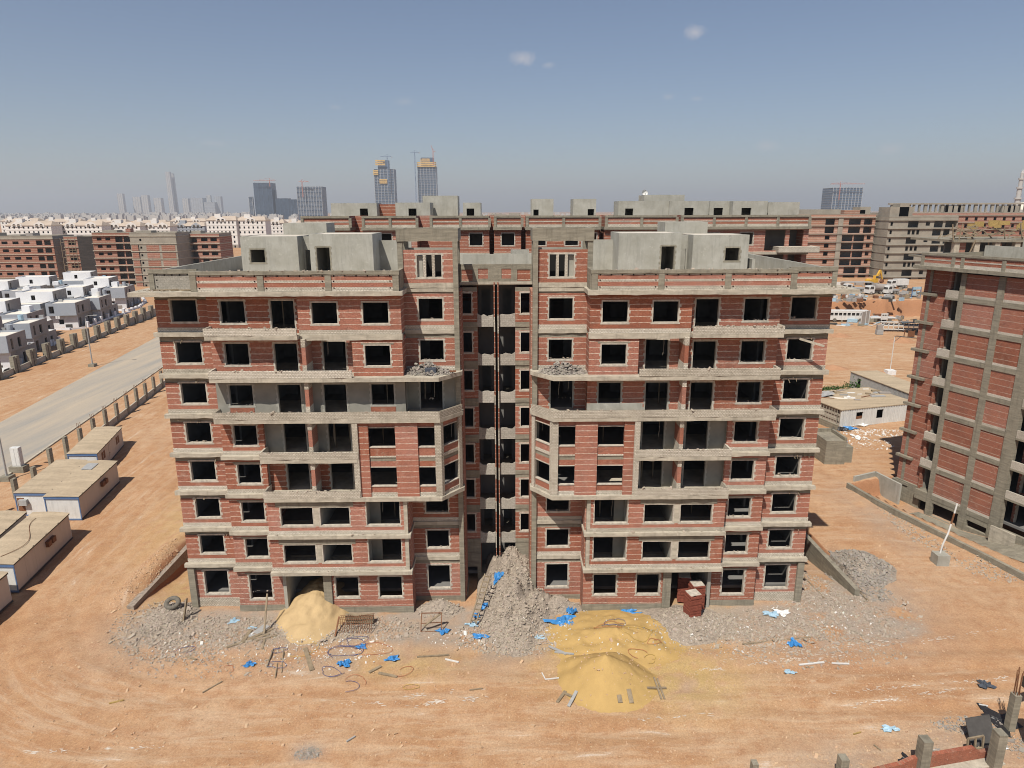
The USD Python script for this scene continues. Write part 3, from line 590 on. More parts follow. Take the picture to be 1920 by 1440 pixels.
    # D: the two-storey bay with the splayed corner
    for s in (5, 4):
        c, f = zc(s), zf(s); t, b = c - .42, c - 1.98
        B(10.0, 10.4, 46.84 if s == 5 else 46.84, 47.2, f, c + (.3 if s == 4 else 0)).build('column', 'pale_brick', block)
        B(9.28, 10.0, 47.0, 47.3, f, c + (.3 if s == 4 else 0)).build('brick_pier', 'brick', block)
        B(5.72, 7.34, 47.0, 47.3, f, c + (.3 if s == 4 else 0)).build('brick_pier', 'brick', block)
        for a0, a1 in ((7.34, 9.28), (4.48, 5.72)):
            lo = f if s == 4 else f - .0
            B(a0, a1, 47.14, 47.32, f + (.3 if s == 4 else .12), b).build('brick_apron', 'brick_band_free', block)
            B(a0, a1, 47.10, 47.36, f, f + (.3 if s == 4 else .12)).build('plinth_course', 'pale_brick', block)
            B(a0, a1, 47.14, 47.32, t + .02, c - .0).build('brick_head', 'brick_band_free', block)
            B(a0, a1, 47.09, 47.36, b, b + .07).build('sill', 'mortar', block); B(a0, a1, 47.10, 47.33, t - .05, t + .02).build('lintel', 'mortar', block)
            if s == 5: MB(fr).rough(a0, a1, 47.16, 47.34, f - .3, f).build('beam', 'concrete', block)
        B(10.0, 10.25, 47.3, 48.45, f, c).build('side_wall', 'plaster_dark', block)
        # splayed face
        p, q_ = np.array([4.02, 47.0]), np.array([2.72, 48.72]); d = (q_ - p) / np.linalg.norm(q_ - p); ln = np.linalg.norm(q_ - p)
        exw = fr.ex * d[0] + fr.ew * d[1]; nw = fr.ex * (-d[1]) * -1 + fr.ew * (-d[0]) * 1 if False else fr.ex * d[1] * 1 + fr.ew * (-d[0]) * 1
        nw = nw if nw[1] > 0 else -nw
        f2 = Frame(fr.o + fr.ex * p[0] + fr.ew * p[1], exw, nw)
        MB(f2).box(.1, ln - .1, .12, .3, f + .25, b).build('brick_apron', 'brick_band_free', block); MB(f2).box(.1, ln - .1, .08, .34, f, f + .25).build('plinth_course', 'pale_brick', block)
        MB(f2).box(.1, ln - .1, .12, .3, t + .02, c).build('brick_head', 'brick_band_free', block); MB(f2).box(.1, ln - .1, .07, .34, b, b + .07).build('sill', 'mortar', block)
        MB(f2).box(.1, ln - .1, .09, .33, t - .05, t + .02).build('lintel', 'mortar', block)
        if s == 5: MB(f2).box(.1, ln - .1, .14, .3, f - .3, f).build('beam', 'concrete', block)
    zt, zb_ = zc(5), zf(4)
    MB(fr).prism([(4.48, 46.95), (4.02, 46.95), (3.86, 47.18), (3.95, 47.35), (4.48, 47.35)], zb_, zt).build('column', 'pale_brick', block)
    MB(fr).prism([(2.82, 48.52), (2.62, 48.78), (2.62, 49.1), (3.0, 49.1), (3.0, 48.75)], zb_, zt).build('column', 'pale_brick', block)
    # E: the wide front wall of the second and third storeys
    for s in (3, 2):
        c, f = zc(s), zf(s); t, b = c - .55, c - 2.05
        holes = [(13.72, 16.15, b, t), (11.0, 13.22, b, t), (7.25, 9.78, b, c - .12)]
        MB(fr).panel((6.95, 17.1, f + .3, c), holes, 47.1, 47.35).build('brick_wall', 'brick', block)
        for h in holes[:2]: surround(fr, *h, 47.1, out=.06)
        surround(fr, *holes[2], 47.1, out=.05, top=False)
        B(10.7, 16.45, 47.06, 47.3, t + .06, c - .08).build('lintel', 'concrete', block)
        B(13.22, 13.72, 47.09, 47.36, b, t).build('mullion_column', 'concrete_light', block)
        B(6.7, 6.98, 47.05, 47.35, f, c).build('column', 'concrete_light', block)
        B(6.7, 17.15, 47.07, 47.36, f, f + .3).build('plinth_course', 'pale_brick', block)
        MB(fr).prism([(17.2, 46.82), (6.5, 46.82), (6.5, 49.3), (17.2, 49.3)], f - .28, f).build('ledge', 'concrete_light', block)
        MB(fr).box(16.85, 17.1, 47.35, 48.0, f, c).build('side_wall', 'brick_side', block)
        MB(fr).box(9.8, 10.0, 47.4, 50.5, f, c).build('partition', 'plaster', block); MB(fr).panel((7.0, 9.8, f, c), [(7.3, 9.0, f, c - .4)], 48.6, 48.8).build('partition', 'plaster_dark', block)
        B(13.2, 13.5, 47.4, 52, f, c).build('partition', 'plaster', block)
    # ground storey of the front bay: two windows, a column, the wide doorway
    c, f = zc(1), -.9
    wall(fr, (6.6, 12.8, .55, c), [(10.75, 12.55, 1.32, c - .45), (7.4, 9.2, 1.32, c - .45)], 47.45)
    B(6.57, 12.8, 47.40, 47.7, -.9, .55).build('plinth_course', 'concrete', block)
    B(12.8, 13.42, 47.3, 47.85, -.9, c).build('column', 'concrete', block)
    B(16.35, 16.6, 47.6, 52.5, -.9, c).build('side_wall', 'plaster', block); B(13.2, 13.42, 47.85, 52.5, -.9, c).build('side_wall', 'plaster', block); B(13.4, 16.4, 52.5, 52.7, -.9, c).build('back_wall', 'interior', block)
    B(23.72, 24.22, 48.4, 48.75, -1.4, zc(1)).build('column', 'concrete', block)
    # gable, back wall, inner floors and cross walls
    B(23.96, 24.14, 48.9, 65.8, -3, 24.76).build('gable_wall', 'brick_side', block); B(23.8, 23.96, 48.95, 65.8, -3, 24.75).build('inner_wall', 'interior', block)
    B(1.45, 24.14, 65.8, 66, -3, 24.76).build('rear_wall', 'brick', block)
    for s in range(8, 0, -1):
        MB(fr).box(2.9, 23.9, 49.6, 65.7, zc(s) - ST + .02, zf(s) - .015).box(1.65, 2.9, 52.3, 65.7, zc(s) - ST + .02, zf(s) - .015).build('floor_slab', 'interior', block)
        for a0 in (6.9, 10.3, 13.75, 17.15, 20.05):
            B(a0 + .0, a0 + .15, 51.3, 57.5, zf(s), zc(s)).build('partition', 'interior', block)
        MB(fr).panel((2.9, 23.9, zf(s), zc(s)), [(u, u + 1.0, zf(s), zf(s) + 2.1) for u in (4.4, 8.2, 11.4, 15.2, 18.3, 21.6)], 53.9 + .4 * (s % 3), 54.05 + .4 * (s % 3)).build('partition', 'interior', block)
    # roof slab with its overhang, parapets and their panels
    MB(fr).rough(6.35, 25.1 if not L_ else 25.0, 46.8, 49.8, 24.77, 25.08).build('roof_slab', 'concrete_light', block)
    B(2.8, 24.2, 49.8, 66.1, 24.77, 25.06).build('roof_slab', 'roof_slab', block)
    B(2.75, 6.35, 49.15, 49.8, 24.77, 25.06).build('roof_slab', 'concrete_light', block)
    posts = [6.6, 11.2, 15.8, 20.35]
    for a0 in posts: B(a0, a0 + .42, 46.99, 47.28, 25.08, 26.22).build('parapet_post', 'concrete', block)
    MB(fr).rough(6.55, 20.8, 46.96, 47.3, 26.22, 26.46).build('parapet_cap', 'concrete', block)
    def brick_panel(a0, a1, w, grey=False):
        ww = a1 - a0; hs = []
        zz0, zz1 = 25.08, 26.22
        for i in range(6): u = a0 + .12 + i * (ww - .36) / 5; hs.append((u, u + .1, zz1 - .16, zz1 - .05))
        for u in (a0 + .12, a1 - .22): hs += [(u, u + .1, 25.70, 25.80), (u, u + .1, 25.24, 25.34)]
        pp_ = MB(fr).panel((a0, a1, zz0, zz1), hs, w, w + .2).build('parapet_panel', 'block_grey' if grey else 'brick_band_free', block)
        if not grey:
            for z0, z1 in ((25.08, 25.36), (25.66, 25.82), (26.10, 26.22)):
                MB(fr).panel((a0, a1, z0, z1), [h for h in hs if h[2] > z0 - .12 and h[3] < z1 + .12], w - .012, w + .01).build('pale_course', 'pale_brick', pp_)
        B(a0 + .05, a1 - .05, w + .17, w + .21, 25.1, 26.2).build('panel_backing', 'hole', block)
    for a0, a1 in zip(posts[:-1], posts[1:]): brick_panel(a0 + .42, a1, 47.06)
    B(20.5, 20.77, 47.28, 48.35, 25.08, 26.4).build('parapet_return', 'concrete', block)
    MB(fr).rough(20.77, 24.15, 48.22, 48.52, 26.22, 26.50).build('parapet_cap', 'concrete', block); B(23.8, 24.15, 48.25, 48.5, 25.08, 26.22).build('parapet_post', 'concrete', block)
    brick_panel(20.77, 23.8, 48.32, grey=L_)
    B(23.95, 24.17, 48.5, 66.1, 25.06, 26.35).build('roof_parapet', 'plaster', block); B(2.8, 24.17, 65.9, 66.12, 25.06, 26.5).build('roof_parapet', 'plaster', block)
    B(6.55, 6.8, 47.28, 49.2, 25.08, 26.46).build('parapet_return', 'concrete', block)
    # crown of the tower: light window with two mullions, ring beam on columns
    wall(fr, (3.0, 6.75, 25.4, 27.72), [(3.82, 5.62, 25.78, 27.42)], 49.2)
    MB(fr).rough(2.75, 6.8, 49.12, 49.5, 25.06, 25.4).build('ledge', 'concrete_light', block)
    for a0 in (4.32, 4.95): B(a0, a0 + .2, 49.2, 49.5, 25.8, 27.4).build('mullion', 'pale_brick', block)
    B(5.2, 5.62, 49.45, 51.5, 25.4, 27.3).build('inner_wall', 'plaster', block)
    B(2.8, 6.7, 52.2, 52.4, 25.06, 27.72).build('inner_wall', 'plaster', block)
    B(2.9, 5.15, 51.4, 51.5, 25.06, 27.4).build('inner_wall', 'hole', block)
    B(6.55, 6.93, 49.12, 49.5, 25.06, 28.33).build('column', 'concrete', block)
    for a0 in (2.7, 6.55): B(a0, a0 + .36, 52.0, 52.4, 25.06, 28.33).build('column', 'concrete', block)
    for bx in ((2.62, 6.97, 49.05, 49.5), (2.62, 6.97, 52.0, 52.45), (2.62, 3.0, 49.5, 52.0), (6.6, 6.97, 49.5, 52.0)): MB(fr).rough(*bx, 28.33, 29.2).build('ring_beam', 'concrete', block)
    # rooms on the roof
    rz = 25.06
    wall(fr, (15.9, 20.45, rz, 28.46), [(18.55, 19.75, 26.38, 27.45)], 56.0, 'plaster', name='roof_room_wall', sm='concrete')
    B(16.1, 20.2, 56.25, 60.2, 28.2, 28.43).build('room_roof', 'roof_slab', block)
    B(20.2, 20.45, 56.25, 60.2, rz, 28.46).build('roof_room_wall', 'plaster', block); B(15.9, 16.1, 56.25, 57.6, rz, 28.46).build('roof_room_wall', 'plaster', block); B(15.9, 20.45, 60.2, 60.4, rz, 28.46).build('roof_room_wall', 'plaster', block)
    MB(fr).panel((14.9, 15.9, rz, 28.4), [(15.35, 15.8, rz + .1, 27.3)], 57.6, 57.8).build('roof_room_wall', 'plaster', block)
    wall(fr, (9.9, 14.95, rz, 28.62), [(13.35, 14.45, rz, 27.6)], 56.0, 'plaster', name='roof_room_wall', sm='concrete', sills=[False])
    B(9.9, 10.15, 56.25, 60.2, rz, 28.62).build('roof_room_wall', 'plaster', block); B(14.7, 14.95, 56.25, 60.2, rz, 28.62).build('roof_room_wall', 'plaster', block); B(9.9, 15.9, 60.2, 60.4, rz, 28.62).build('roof_room_wall', 'plaster', block)
    B(10.15, 14.7, 56.25, 60.2, 28.36, 28.59).build('room_roof', 'roof_slab', block)
    B(14.6, 18.3, 60.4, 63.4, 28.3, 29.4).build('lift_overrun', 'plaster', block); B(14.6, 18.3, 60.5, 63.4, rz, 28.3).build('roof_room_wall', 'plaster', block)
    B(7.2, 9.9, 59.0, 59.2, rz, 28.0).build('roof_room_wall', 'plaster', block)
    B(21.0, 21.25, 56.5, 65.9, rz, 26.5).build('roof_parapet', 'plaster', block) if not L_ else None
    # crumbs on sills and balcony fronts, props and wires in the openings, patches of render
    pos = []
    for s in range(8, 0, -1):
        b = zc(s) - 1.98
        for a0, a1, w in ((21.25, 23.05, 48.7), (17.6, 19.3, 48.0), (3.85, 5.6, 49.3)):
            if random.random() < .55:
                for i in range(random.randint(2, 8)): pos.append([random.uniform(a0, a1), w + random.uniform(-.03, .1), b + .03 + random.uniform(0, .05)])
    for s, a1 in ((8, 20), (7, 20), (6, 20), (5, 17), (4, 17)):
        for i in range(46): pos.append([random.uniform(10.3 if s < 6 else 5 if s == 6 else 13.9, a1), 46.86 + random.uniform(-.05, .05), zf(s) + .53])
        for i in range(60): pos.append([random.uniform(10.3 if s != 8 else 13.9, a1), random.uniform(47, 47.8), zf(s) + .04])
    for s in (3, 2, 1):
        for i in range(30): pos.append([random.uniform(7, 17), 46.95 + random.uniform(-.08, .08), zf(s) + .03 if s > 1 else -.3])
    for i in range(160): pos.append([random.uniform(20.7, 24.6) if i % 2 else random.uniform(7, 20.5), random.uniform(47.4, 48.1) if i % 2 else random.uniform(46.95, 47.25), 25.1 if i % 2 else 26.47])
    pos = fr.pts(pos); cr = np.random.default_rng(60 + m); obj('crumbs', chips(pos, cr.uniform(.025, .10, len(pos)) * (1 + (cr.uniform(0, 1, len(pos)) > .93)), cr), 'rubble', block, kind='stuff')
    for i in range(11):
        s = random.choice([3, 4, 5, 6, 7, 8]); a = random.choice([11.2, 12.2, 14.4, 15.5, 8.2, 8.8]); a += random.uniform(-.2, .2)
        w = 49.2 + random.uniform(0, 1.2); MB(fr).box(a, a + .07, w, w + .07, zf(s), zc(s)).build('timber_prop', 'wood', block)
    for s, a in ((6, 4.6), (6, 5.3), (5, 3.4), (3, 8.7), (7, 12.0), (5, 12.0)):
        p = fr.pts([[a, 48.0 if a > 6 else 48.9, zc(s)]])[0]; MB().tube([p, p + [.04, -.05, -.6], p + [0, -.02, -1.1 - random.uniform(0, .8)]], .014, 3).build('hanging_wire', 'concrete_light', block)
    # odd battens and bars still sticking out under the corner ledges
    for i in range(26):
        s = random.choice([2, 3, 4, 5, 6, 7]); a = random.uniform(20.6, 23.8) if i < 18 else random.uniform(17.5, 20); z = zc(s) - random.uniform(.02, .3)
        p = fr.pts([[a, 48.6, z]])[0]; q_ = p + [random.uniform(-.1, .1), -random.uniform(.12, .3), -random.uniform(.1, .35)]
        MB().bar(p, q_, .018).build('tie_bar', 'wood', block)
half(-1); half(1)
# between the halves: the paired fins of the stair slot, its head beam with brick insets, the roof behind
fr0 = Frame((BC, 0)); MAIN.append(fr0)
for a in (-.18, .10): MB(fr0).box(a, a + .08, 51.75, 53.2, 2.5, 25.17).build('slot_fin', 'brick', block)
for s in range(8, 1, -1):
    for a in (-.185, .095): MB(fr0).box(a, a + .09, 51.735, 53.1, zf(s) - .3 - random.uniform(.1, .5), zf(s) + random.uniform(.2, .7)).build('fin_patch', 'pale_brick', block)
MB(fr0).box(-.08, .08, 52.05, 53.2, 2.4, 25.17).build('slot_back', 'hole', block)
MB(fr0).box(-2.75, 2.75, 51.9, 52.3, 25.0, 25.2).build('ledge', 'concrete_light', block)
MB(fr0).panel((-2.75, 2.75, 25.2, 26.5), [(-1.35, -.6, 25.42, 26.18), (.42, 1.15, 25.42, 26.18), (1.6, 2.6, 25.25, 26.1), (-2.6, -1.75, 25.25, 26.1)], 51.95, 52.25).build('head_beam', 'concrete', block)
for a0, a1, z0, z1 in ((-1.35, -.6, 25.42, 26.18), (.42, 1.15, 25.42, 26.18), (1.6, 2.6, 25.25, 26.1), (-2.6, -1.75, 25.25, 26.1)):
    MB(fr0).box(a0, a1, 52.0, 52.2, z0, z1).build('parapet_panel', 'brick', block)
MB(fr0).box(-2.75, 2.75, 52.3, 66, 24.9, 25.06).build('roof_slab', 'roof_slab', block)
MB(fr0).box(-2.7, 2.3, 56.0, 56.2, 25.06, 27.0).build('roof_room_wall', 'plaster', block); MB(fr0).box(1.2, 2.7, 57.2, 57.4, 25.06, 27.3).build('roof_room_wall', 'plaster', block)
MB(fr0).box(-1.5, 1.5, 56.2, 56.4, -1, 25).build('rear_wall', 'interior', block)
# ---------------------------------------------------------------- generic unfinished block: walls with real openings, slabs, rooms behind
def shell(name, label, fr, W, D, z0, nfl, h, rows, mats, base, cat='building', ledge=.35, parapet=1.2, roof=(), skip=0, side=None, group=None, slabmat='concrete_light', edge=.28, capmat='concrete'):
    """rows: list over floors (bottom first) of lists of (u0, u1, dz0, dz1) openings; one entry means every floor."""
    t = thing(name, label, cat, base, group)
    for i in range(skip, nfl):
        f = z0 + i * h
        holes = rows[min(i, len(rows) - 1)]
        mt = mats[i % len(mats)] if isinstance(mats, (list, tuple)) else mats
        MB(fr).panel((0, W, f + edge, f + h), [(a, b, f + edge + c, f + edge + d) for a, b, c, d in holes], 0, .3).build('facade_wall', mt, t)
        if side: MB(fr).panel((.3, D, f + edge, f + h), [], 0, .3) if False else MB(fr).box(0 if side == 'L' else W - .3, .3 if side == 'L' else W, .3, D, f + edge, f + h).build('side_wall', mt, t)
        MB(fr).box(-.12, W + .12, -ledge, D, f, f + edge).build('floor_slab', slabmat, t)
    top = z0 + nfl * h
    MB(fr).box(-.2, W + .2, -ledge, D, top, top + edge).build('roof_slab', slabmat, t)
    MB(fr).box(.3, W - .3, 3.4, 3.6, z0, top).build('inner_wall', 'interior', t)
    if parapet:
        pm = mats[0] if isinstance(mats, (list, tuple)) else mats
        MB(fr).box(0, W, 0, .25, top + edge, top + edge + parapet * .78).build('parapet', pm, t); MB(fr).box(-.05, W + .05, -.05, .3, top + edge + parapet * .78, top + edge + parapet).build('parapet_cap', capmat, t)
        MB(fr).box(0, .25, .3, D, top + edge, top + edge + parapet).box(W - .25, W, .3, D, top + edge, top + edge + parapet).box(.25, W - .25, D - .25, D, top + edge, top + edge + parapet).build('parapet', capmat, t)
    for (u0, u1, w0, w1, hh, m_) in roof:
        MB(fr).box(u0, u1, w0, w1, top + edge, top + edge + hh).build('roof_room', m_, t)
    MB(fr).box(0, .3, .3, D, z0, top).box(W - .3, W, .3, D, z0, top).box(.3, W - .3, D - .3, D, z0, top).build('outer_wall', mats[0] if isinstance(mats, (list, tuple)) else mats, t) if not side else None
    return t

# ---------------------------------------------------------------- the block at the right edge, seen on its long west face
RO, RE, RWV = np.array([46.32, 67.9]), np.array([.3226, -.9466]), np.array([.9466, .3226])
RBF = Frame(RO, RE, RWV)
rb = thing('apartment_block', 'unfinished brick block at the right edge with a grid of concrete columns and beams', 'building', (46.3, 67.9, 0))
R = lambda *a: MB(RBF).box(*a)
tops = [21.85 - 3.05 * k for k in range(-1, 8)]                        # top of each beam
for k, zt in enumerate(tops):
    if k:
        R(-.5, 7.5, -.04, .4, zt - .5, zt).build('beam', 'concrete', rb)
        if zt > .6:
            R(-1.95, -.5, -.02, .16, zt - .2, zt + .55).build('balcony_parapet', 'pale_brick_oblique', rb); R(-1.95, -1.8, .16, 1.0, zt - .2, zt + .55).build('balcony_parapet', 'pale_brick_oblique', rb)
            R(-1.95, -.5, -.06, 1.0, zt - .42, zt - .2).build('balcony_slab', 'concrete', rb)
            R(7.5, 9.7, -.1, .06, zt - .25, zt + .5).build('balcony_parapet', 'pale_brick_oblique', rb); R(9.55, 9.7, .06, 1.4, zt - .25, zt + .5).build('balcony_parapet', 'pale_brick_oblique', rb)
            R(7.5, 9.75, -.1, 1.5, zt - .45, zt - .25).build('balcony_slab', 'concrete', rb)
        R(-5.3, -3.3, .28, .95, zt - .32, zt - .05).build('ledge', 'concrete', rb)
    if k < len(tops) - 1:
        lo, hi = tops[k + 1], zt - (.5 if k else .75)
        for a, b in ((.06, 3.35), (4.0, 6.42)):
            pp_ = R(a, b, .04, .3, lo + .24, hi).build('brick_panel', 'brick_oblique', rb); R(a, b, .0, .3, lo, lo + .24).build('pale_course', 'pale_brick_oblique', pp_)
        R(-5.0, -1.9, .62, .9, lo, hi + .6).build('brick_wall', 'brick_oblique', rb)
        R(-2.05, -1.8, .35, .62, lo, hi + .6).build('brick_fin', 'brick_oblique', rb)
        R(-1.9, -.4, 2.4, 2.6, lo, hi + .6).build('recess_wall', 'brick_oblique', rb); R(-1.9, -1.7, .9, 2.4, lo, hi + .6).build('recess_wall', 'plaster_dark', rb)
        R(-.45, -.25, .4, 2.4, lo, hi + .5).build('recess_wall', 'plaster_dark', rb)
        MB(RBF).panel((7.4, 16, lo, hi + .6), [(7.75, 9.2, lo, lo + 2.2), (11.5, 13.2, lo + .9, lo + 2.2)], 1.5, 1.75).build('brick_wall', 'brick_oblique', rb)
        surround(RBF, 7.75, 9.2, lo, lo + 2.2, 1.5, sill=False, mat_='concrete_light').build('window_surround', 'concrete_light', rb)
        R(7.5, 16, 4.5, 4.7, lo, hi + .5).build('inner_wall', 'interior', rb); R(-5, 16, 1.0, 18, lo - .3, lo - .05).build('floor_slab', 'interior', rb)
for a, b in ((-.47, .06), (3.35, 4.0), (6.42, 7.45)): R(a, b, -.08, .45, -2.6, 24.2).build('column', 'concrete', rb)
R(-4.45, -4.12, .55, .8, .5, 24.3).build('column', 'concrete', rb)
R(-5.0, -1.7, .4, .7, -2.6, .6).build('base_wall', 'concrete', rb)
for a, b in ((.06, 3.35), (4.0, 6.42)): MB(RBF).panel((a, b, -2.6, .0), [(a + .15, b - .15, -1.85 if a < 1 else -1.25, -.35 if a < 1 else -.55)], 0, .3).build('base_wall', 'concrete', rb)
R(7.45, 13, -.1, .25, -2.6, .05).build('base_wall', 'concrete', rb); R(7.45, 9.8, -1.3, -1.1, -2.6, .55).build('planter_wall', 'concrete_light', rb)
R(-1.95, -.5, -.1, 1.4, -.55, .5).build('entrance_beam', 'concrete', rb)
R(-5.6, 16.2, -.75, 18, 24.35, 24.7).build('roof_slab', 'concrete', rb)
pp = [-5.0, -1.55, -.55, 3.6, 7.6, 11.6]
for a in pp: R(a, a + .36, -.42, -.12, 24.7, 25.8).build('parapet_post', 'concrete', rb)
for a, b in zip(pp[:-1], pp[1:]):
    pp_ = R(a + .36, b, -.34, -.14, 24.7, 25.8).build('parapet_panel', 'brick_band_free', rb)
    for z0, z1 in ((24.7, 25.02), (25.3, 25.42), (25.7, 25.8)): R(a + .36, b, -.36, -.335, z0, z1).build('pale_course', 'pale_brick_oblique', pp_)
R(-5.0, 12, -.46, -.08, 25.8, 26.02).build('parapet_cap', 'concrete', rb); R(-5.0, -4.8, -.08, 18, 24.7, 25.9).build('parapet', 'concrete', rb)
R(1.5, 12, 5.0, 11, 24.7, 28.3).build('roof_room', 'plaster', rb); R(-4.6, 1.5, 8.2, 8.5, 24.7, 26.6).build('roof_parapet', 'plaster', rb)
R(-5.0, -4.75, .9, 18, -2.6, 24.35).build('end_wall', 'brick', rb); R(-5, 16, 17.7, 18, -2.6, 24.35).build('rear_wall', 'brick', rb)
R(15.8, 16, 1.75, 17.7, -2.6, 24.35).build('end_wall', 'brick', rb)

# its forecourt: low wall, concrete ramp, pit walls
wl = [(1590, 905), (1650, 940), (1680, 955), (1740, 985), (1800, 1015), (1860, 1045), (1925, 1078), (2010, 1125)]
pw = [at(x, y, .55)[:2] for x, y in wl]
m = MB()
for p, q in zip(pw[:-1], pw[1:]):
    d = (q - p) / np.linalg.norm(q - p); n = np.array([-d[1], d[0]]) * .17; n = n if n[0] > 0 else -n
    m.prism([tuple(p - n), tuple(q - n), tuple(q + n), tuple(p + n)], -2.2, .55)
m.build('retaining_wall', 'concrete', label='low concrete retaining wall curving in front of the right block', cat='wall')
u = np.linspace(-1.0, 24, 40); V, Fc = [], []
for i, a in enumerate(u):
    for w in (-4.4, -.25):
        p = RO + RE * a + RWV * w; V.append([*p, gz1(*p) + .05])
    if i: Fc += [[2 * i - 2, 2 * i, 2 * i - 1], [2 * i - 1, 2 * i, 2 * i + 1]]
obj('ramp', (np.array(V), np.array(Fc)), 'concrete', kind='structure')
m = MB(); a, b, c = at(1602, 893, .6)[:2], at(1642, 884, .6)[:2], at(1690, 908, .6)[:2]
for p, q in ((a, b), (b, c)):
    d = (q - p) / np.linalg.norm(q - p); n = np.array([-d[1], d[0]]) * .12; m.prism([tuple(p - n), tuple(q - n), tuple(q + n), tuple(p + n)], -2.4, .6)
m.build('pit_wall', 'plaster', label='grey concrete pit wall beside the foot of the right block', cat='wall')

# ---------------------------------------------------------------- the block behind: its parapets, roof rooms and top storey show
RY = 88.0
ux = lambda px: float(aty(px, 420, RY)[0])
rear = thing('apartment_block', 'wide unfinished brick block behind the main one with grey roof rooms', 'building', (6.8, RY, 0))
segs = [(565, 656), (679, 781), (806, 917), (926, 977), (986, 1124), (1134, 1268), (1276, 1518)]
B = MB
for i, (a, b) in enumerate(segs):
    x0, x1 = ux(a), ux(b)
    B().box(x0 - .1, x1 + .1, RY - .45, RY + 6, 28.05, 28.4).build('roof_slab', 'concrete', rear)
    n = max(1, round((x1 - x0) / 4.2)); st = (x1 - x0) / n
    B().box(x0, x1, RY - .22, RY + .15, 29.55, 29.8).build('parapet_cap', 'concrete', rear)
    for j in range(n + 1): B().box(x0 + j * st * .985, x0 + j * st * .985 + .35, RY - .2, RY + .1, 28.4, 29.55).build('parapet_post', 'concrete', rear)
    for j in range(n):
        p0, p1 = x0 + j * st * .985 + .35, x0 + (j + 1) * st * .985
        pp_ = B().box(p0, p1, RY - .08, RY + .1, 28.4, 29.55).build('parapet_panel', 'brick_band_free', rear)
        for z0, z1 in ((28.4, 28.72), (29.0, 29.14), (29.45, 29.55)): B().box(p0, p1, RY - .1, RY - .075, z0, z1).build('pale_course', 'pale_brick', pp_)
    wins = {0: [(-22.5, -20.7)], 1: [(-15.5, -13.8)], 2: [(-4.06, -2.4)], 3: [(-.03, 1.6)], 4: [(4.0, 5.6), (8, 9.7), (11.5, 13)], 5: [(16, 17.8), (20, 21.8)], 6: [(26, 27.6), (30.2, 31.9)]}[i]
    for fl in range(9):
        zt = 28.05 - fl * 3.03; zb = zt - 3.03
        hs = [(max(a_, x0 + .3), min(b_, x1 - .3), zb + 1.1, zt - .4) for a_, b_ in wins]
        if i == 6: hs += [(33.4, 36.0, zb + .35, zt - .12), (36.5, 38.3, zb + .35, zt - .12)]
        MB().panel((x0, x1, zb, zt), hs, RY, RY + .25).build('brick_wall', 'brick', rear) if fl < 3 else (B().box(x0, x1, RY, RY + .25, zb, zt).build('brick_wall', 'brick', rear) if fl in (3, 4) else None)
        if fl < 3:
            for h in hs[:len(wins)]: surround(WORLD, *h, RY).build('window_surround', 'mortar', rear)
        B().box(x0 - .05, x1 + .05, RY - .3, RY + .3, zb - .1, zb + .2).build('ledge', 'concrete_light', rear) if fl < 3 else None
    B().box(x0, x1, RY + 3, RY + 3.2, 12, 28.05).build('inner_wall', 'interior', rear)
    if i: B().box(ux(segs[i - 1][1]), x0, RY + 3.2, RY + 3.5, 12, 29.8).build('recess_wall', 'brick', rear)
    for s_ in (x0, x1 - .25): B().box(s_, s_ + .25, RY + .25, RY + 3.4, 12, 28.05).build('side_wall', 'brick_side', rear)
    for s_ in (x0, x1 - .2): B().box(s_, s_ + .2, RY + .15, RY + 3.4, 28.4, 29.8).build('parapet_return', 'brick_side', rear)
xa, xb = ux(565), ux(1518)
B().box(xa, xb, RY + 6, RY + 20, 28.1, 28.38).build('roof_slab', 'roof_slab', rear); B().box(xb - 4, xb + 1.2, RY - .9, RY + 2, 25.2, 25.9).build('balcony_parapet', 'pale_brick', rear)
B().box(xa, xb, RY + 19.7, RY + 20, 0, 28.1).box(xa, xa + .3, RY + 3.4, RY + 19.7, 0, 28.1).box(xb - .3, xb, RY + 3.4, RY + 19.7, 0, 28.1).build('outer_wall', 'brick', rear)
def room(px0, px1, ptop, y, dep, win=None, mat_='plaster'):
    x0, x1, z1 = aty(px0, ptop, y)[0], aty(px1, ptop, y)[0], aty(px0, ptop, y)[2]
    hs = []
    if win: hs = [(aty(win[0], 400, y)[0], aty(win[1], 400, y)[0], aty(0, win[3], y)[2] if False else aty(win[0], win[3], y)[2], aty(win[0], win[2], y)[2])]
    MB().panel((x0, x1, 28.38, z1), hs, y, y + .25).build('roof_room_wall', mat_, rear)
    MB().box(x0, x0 + .25, y + .25, y + dep, 28.38, z1).box(x1 - .25, x1, y + .25, y + dep, 28.38, z1).box(x0 + .25, x1 - .25, y + dep - .25, y + dep, 28.38, z1).box(x0 + .25, x1 - .25, y + .25, y + dep - .25, z1 - .25, z1 - .02).build('roof_room_wall', mat_, rear)
room(620, 706, 381, 95, 4, (675, 690, 391, 406)); room(706, 741, 383, 97, 2, None, 'brick'); room(741, 806, 380, 95, 4.6, (766, 781, 391, 406)); room(792, 858, 367, 100, 4); room(868, 901, 380, 95, 5.0, (875, 889, 391, 406))
room(997, 1038, 373, 97, 4, (1000, 1010, 393, 404)); room(1075, 1118, 373, 97, 4, (1102, 1114, 392, 406)); room(1160, 1256, 377, 95, 4, (1172, 1187, 391, 407)); room(1208, 1284, 365.5, 100, 4)
room(1256, 1330, 377, 94.5, 4, (1283, 1300, 390, 406)); room(1331, 1374, 377, 96, 3.4, (1338, 1355, 390, 405)); room(1375, 1440, 377, 94.5, 4, (1390, 1408, 390, 405)); room(1441, 1500, 379, 95.5, 4)
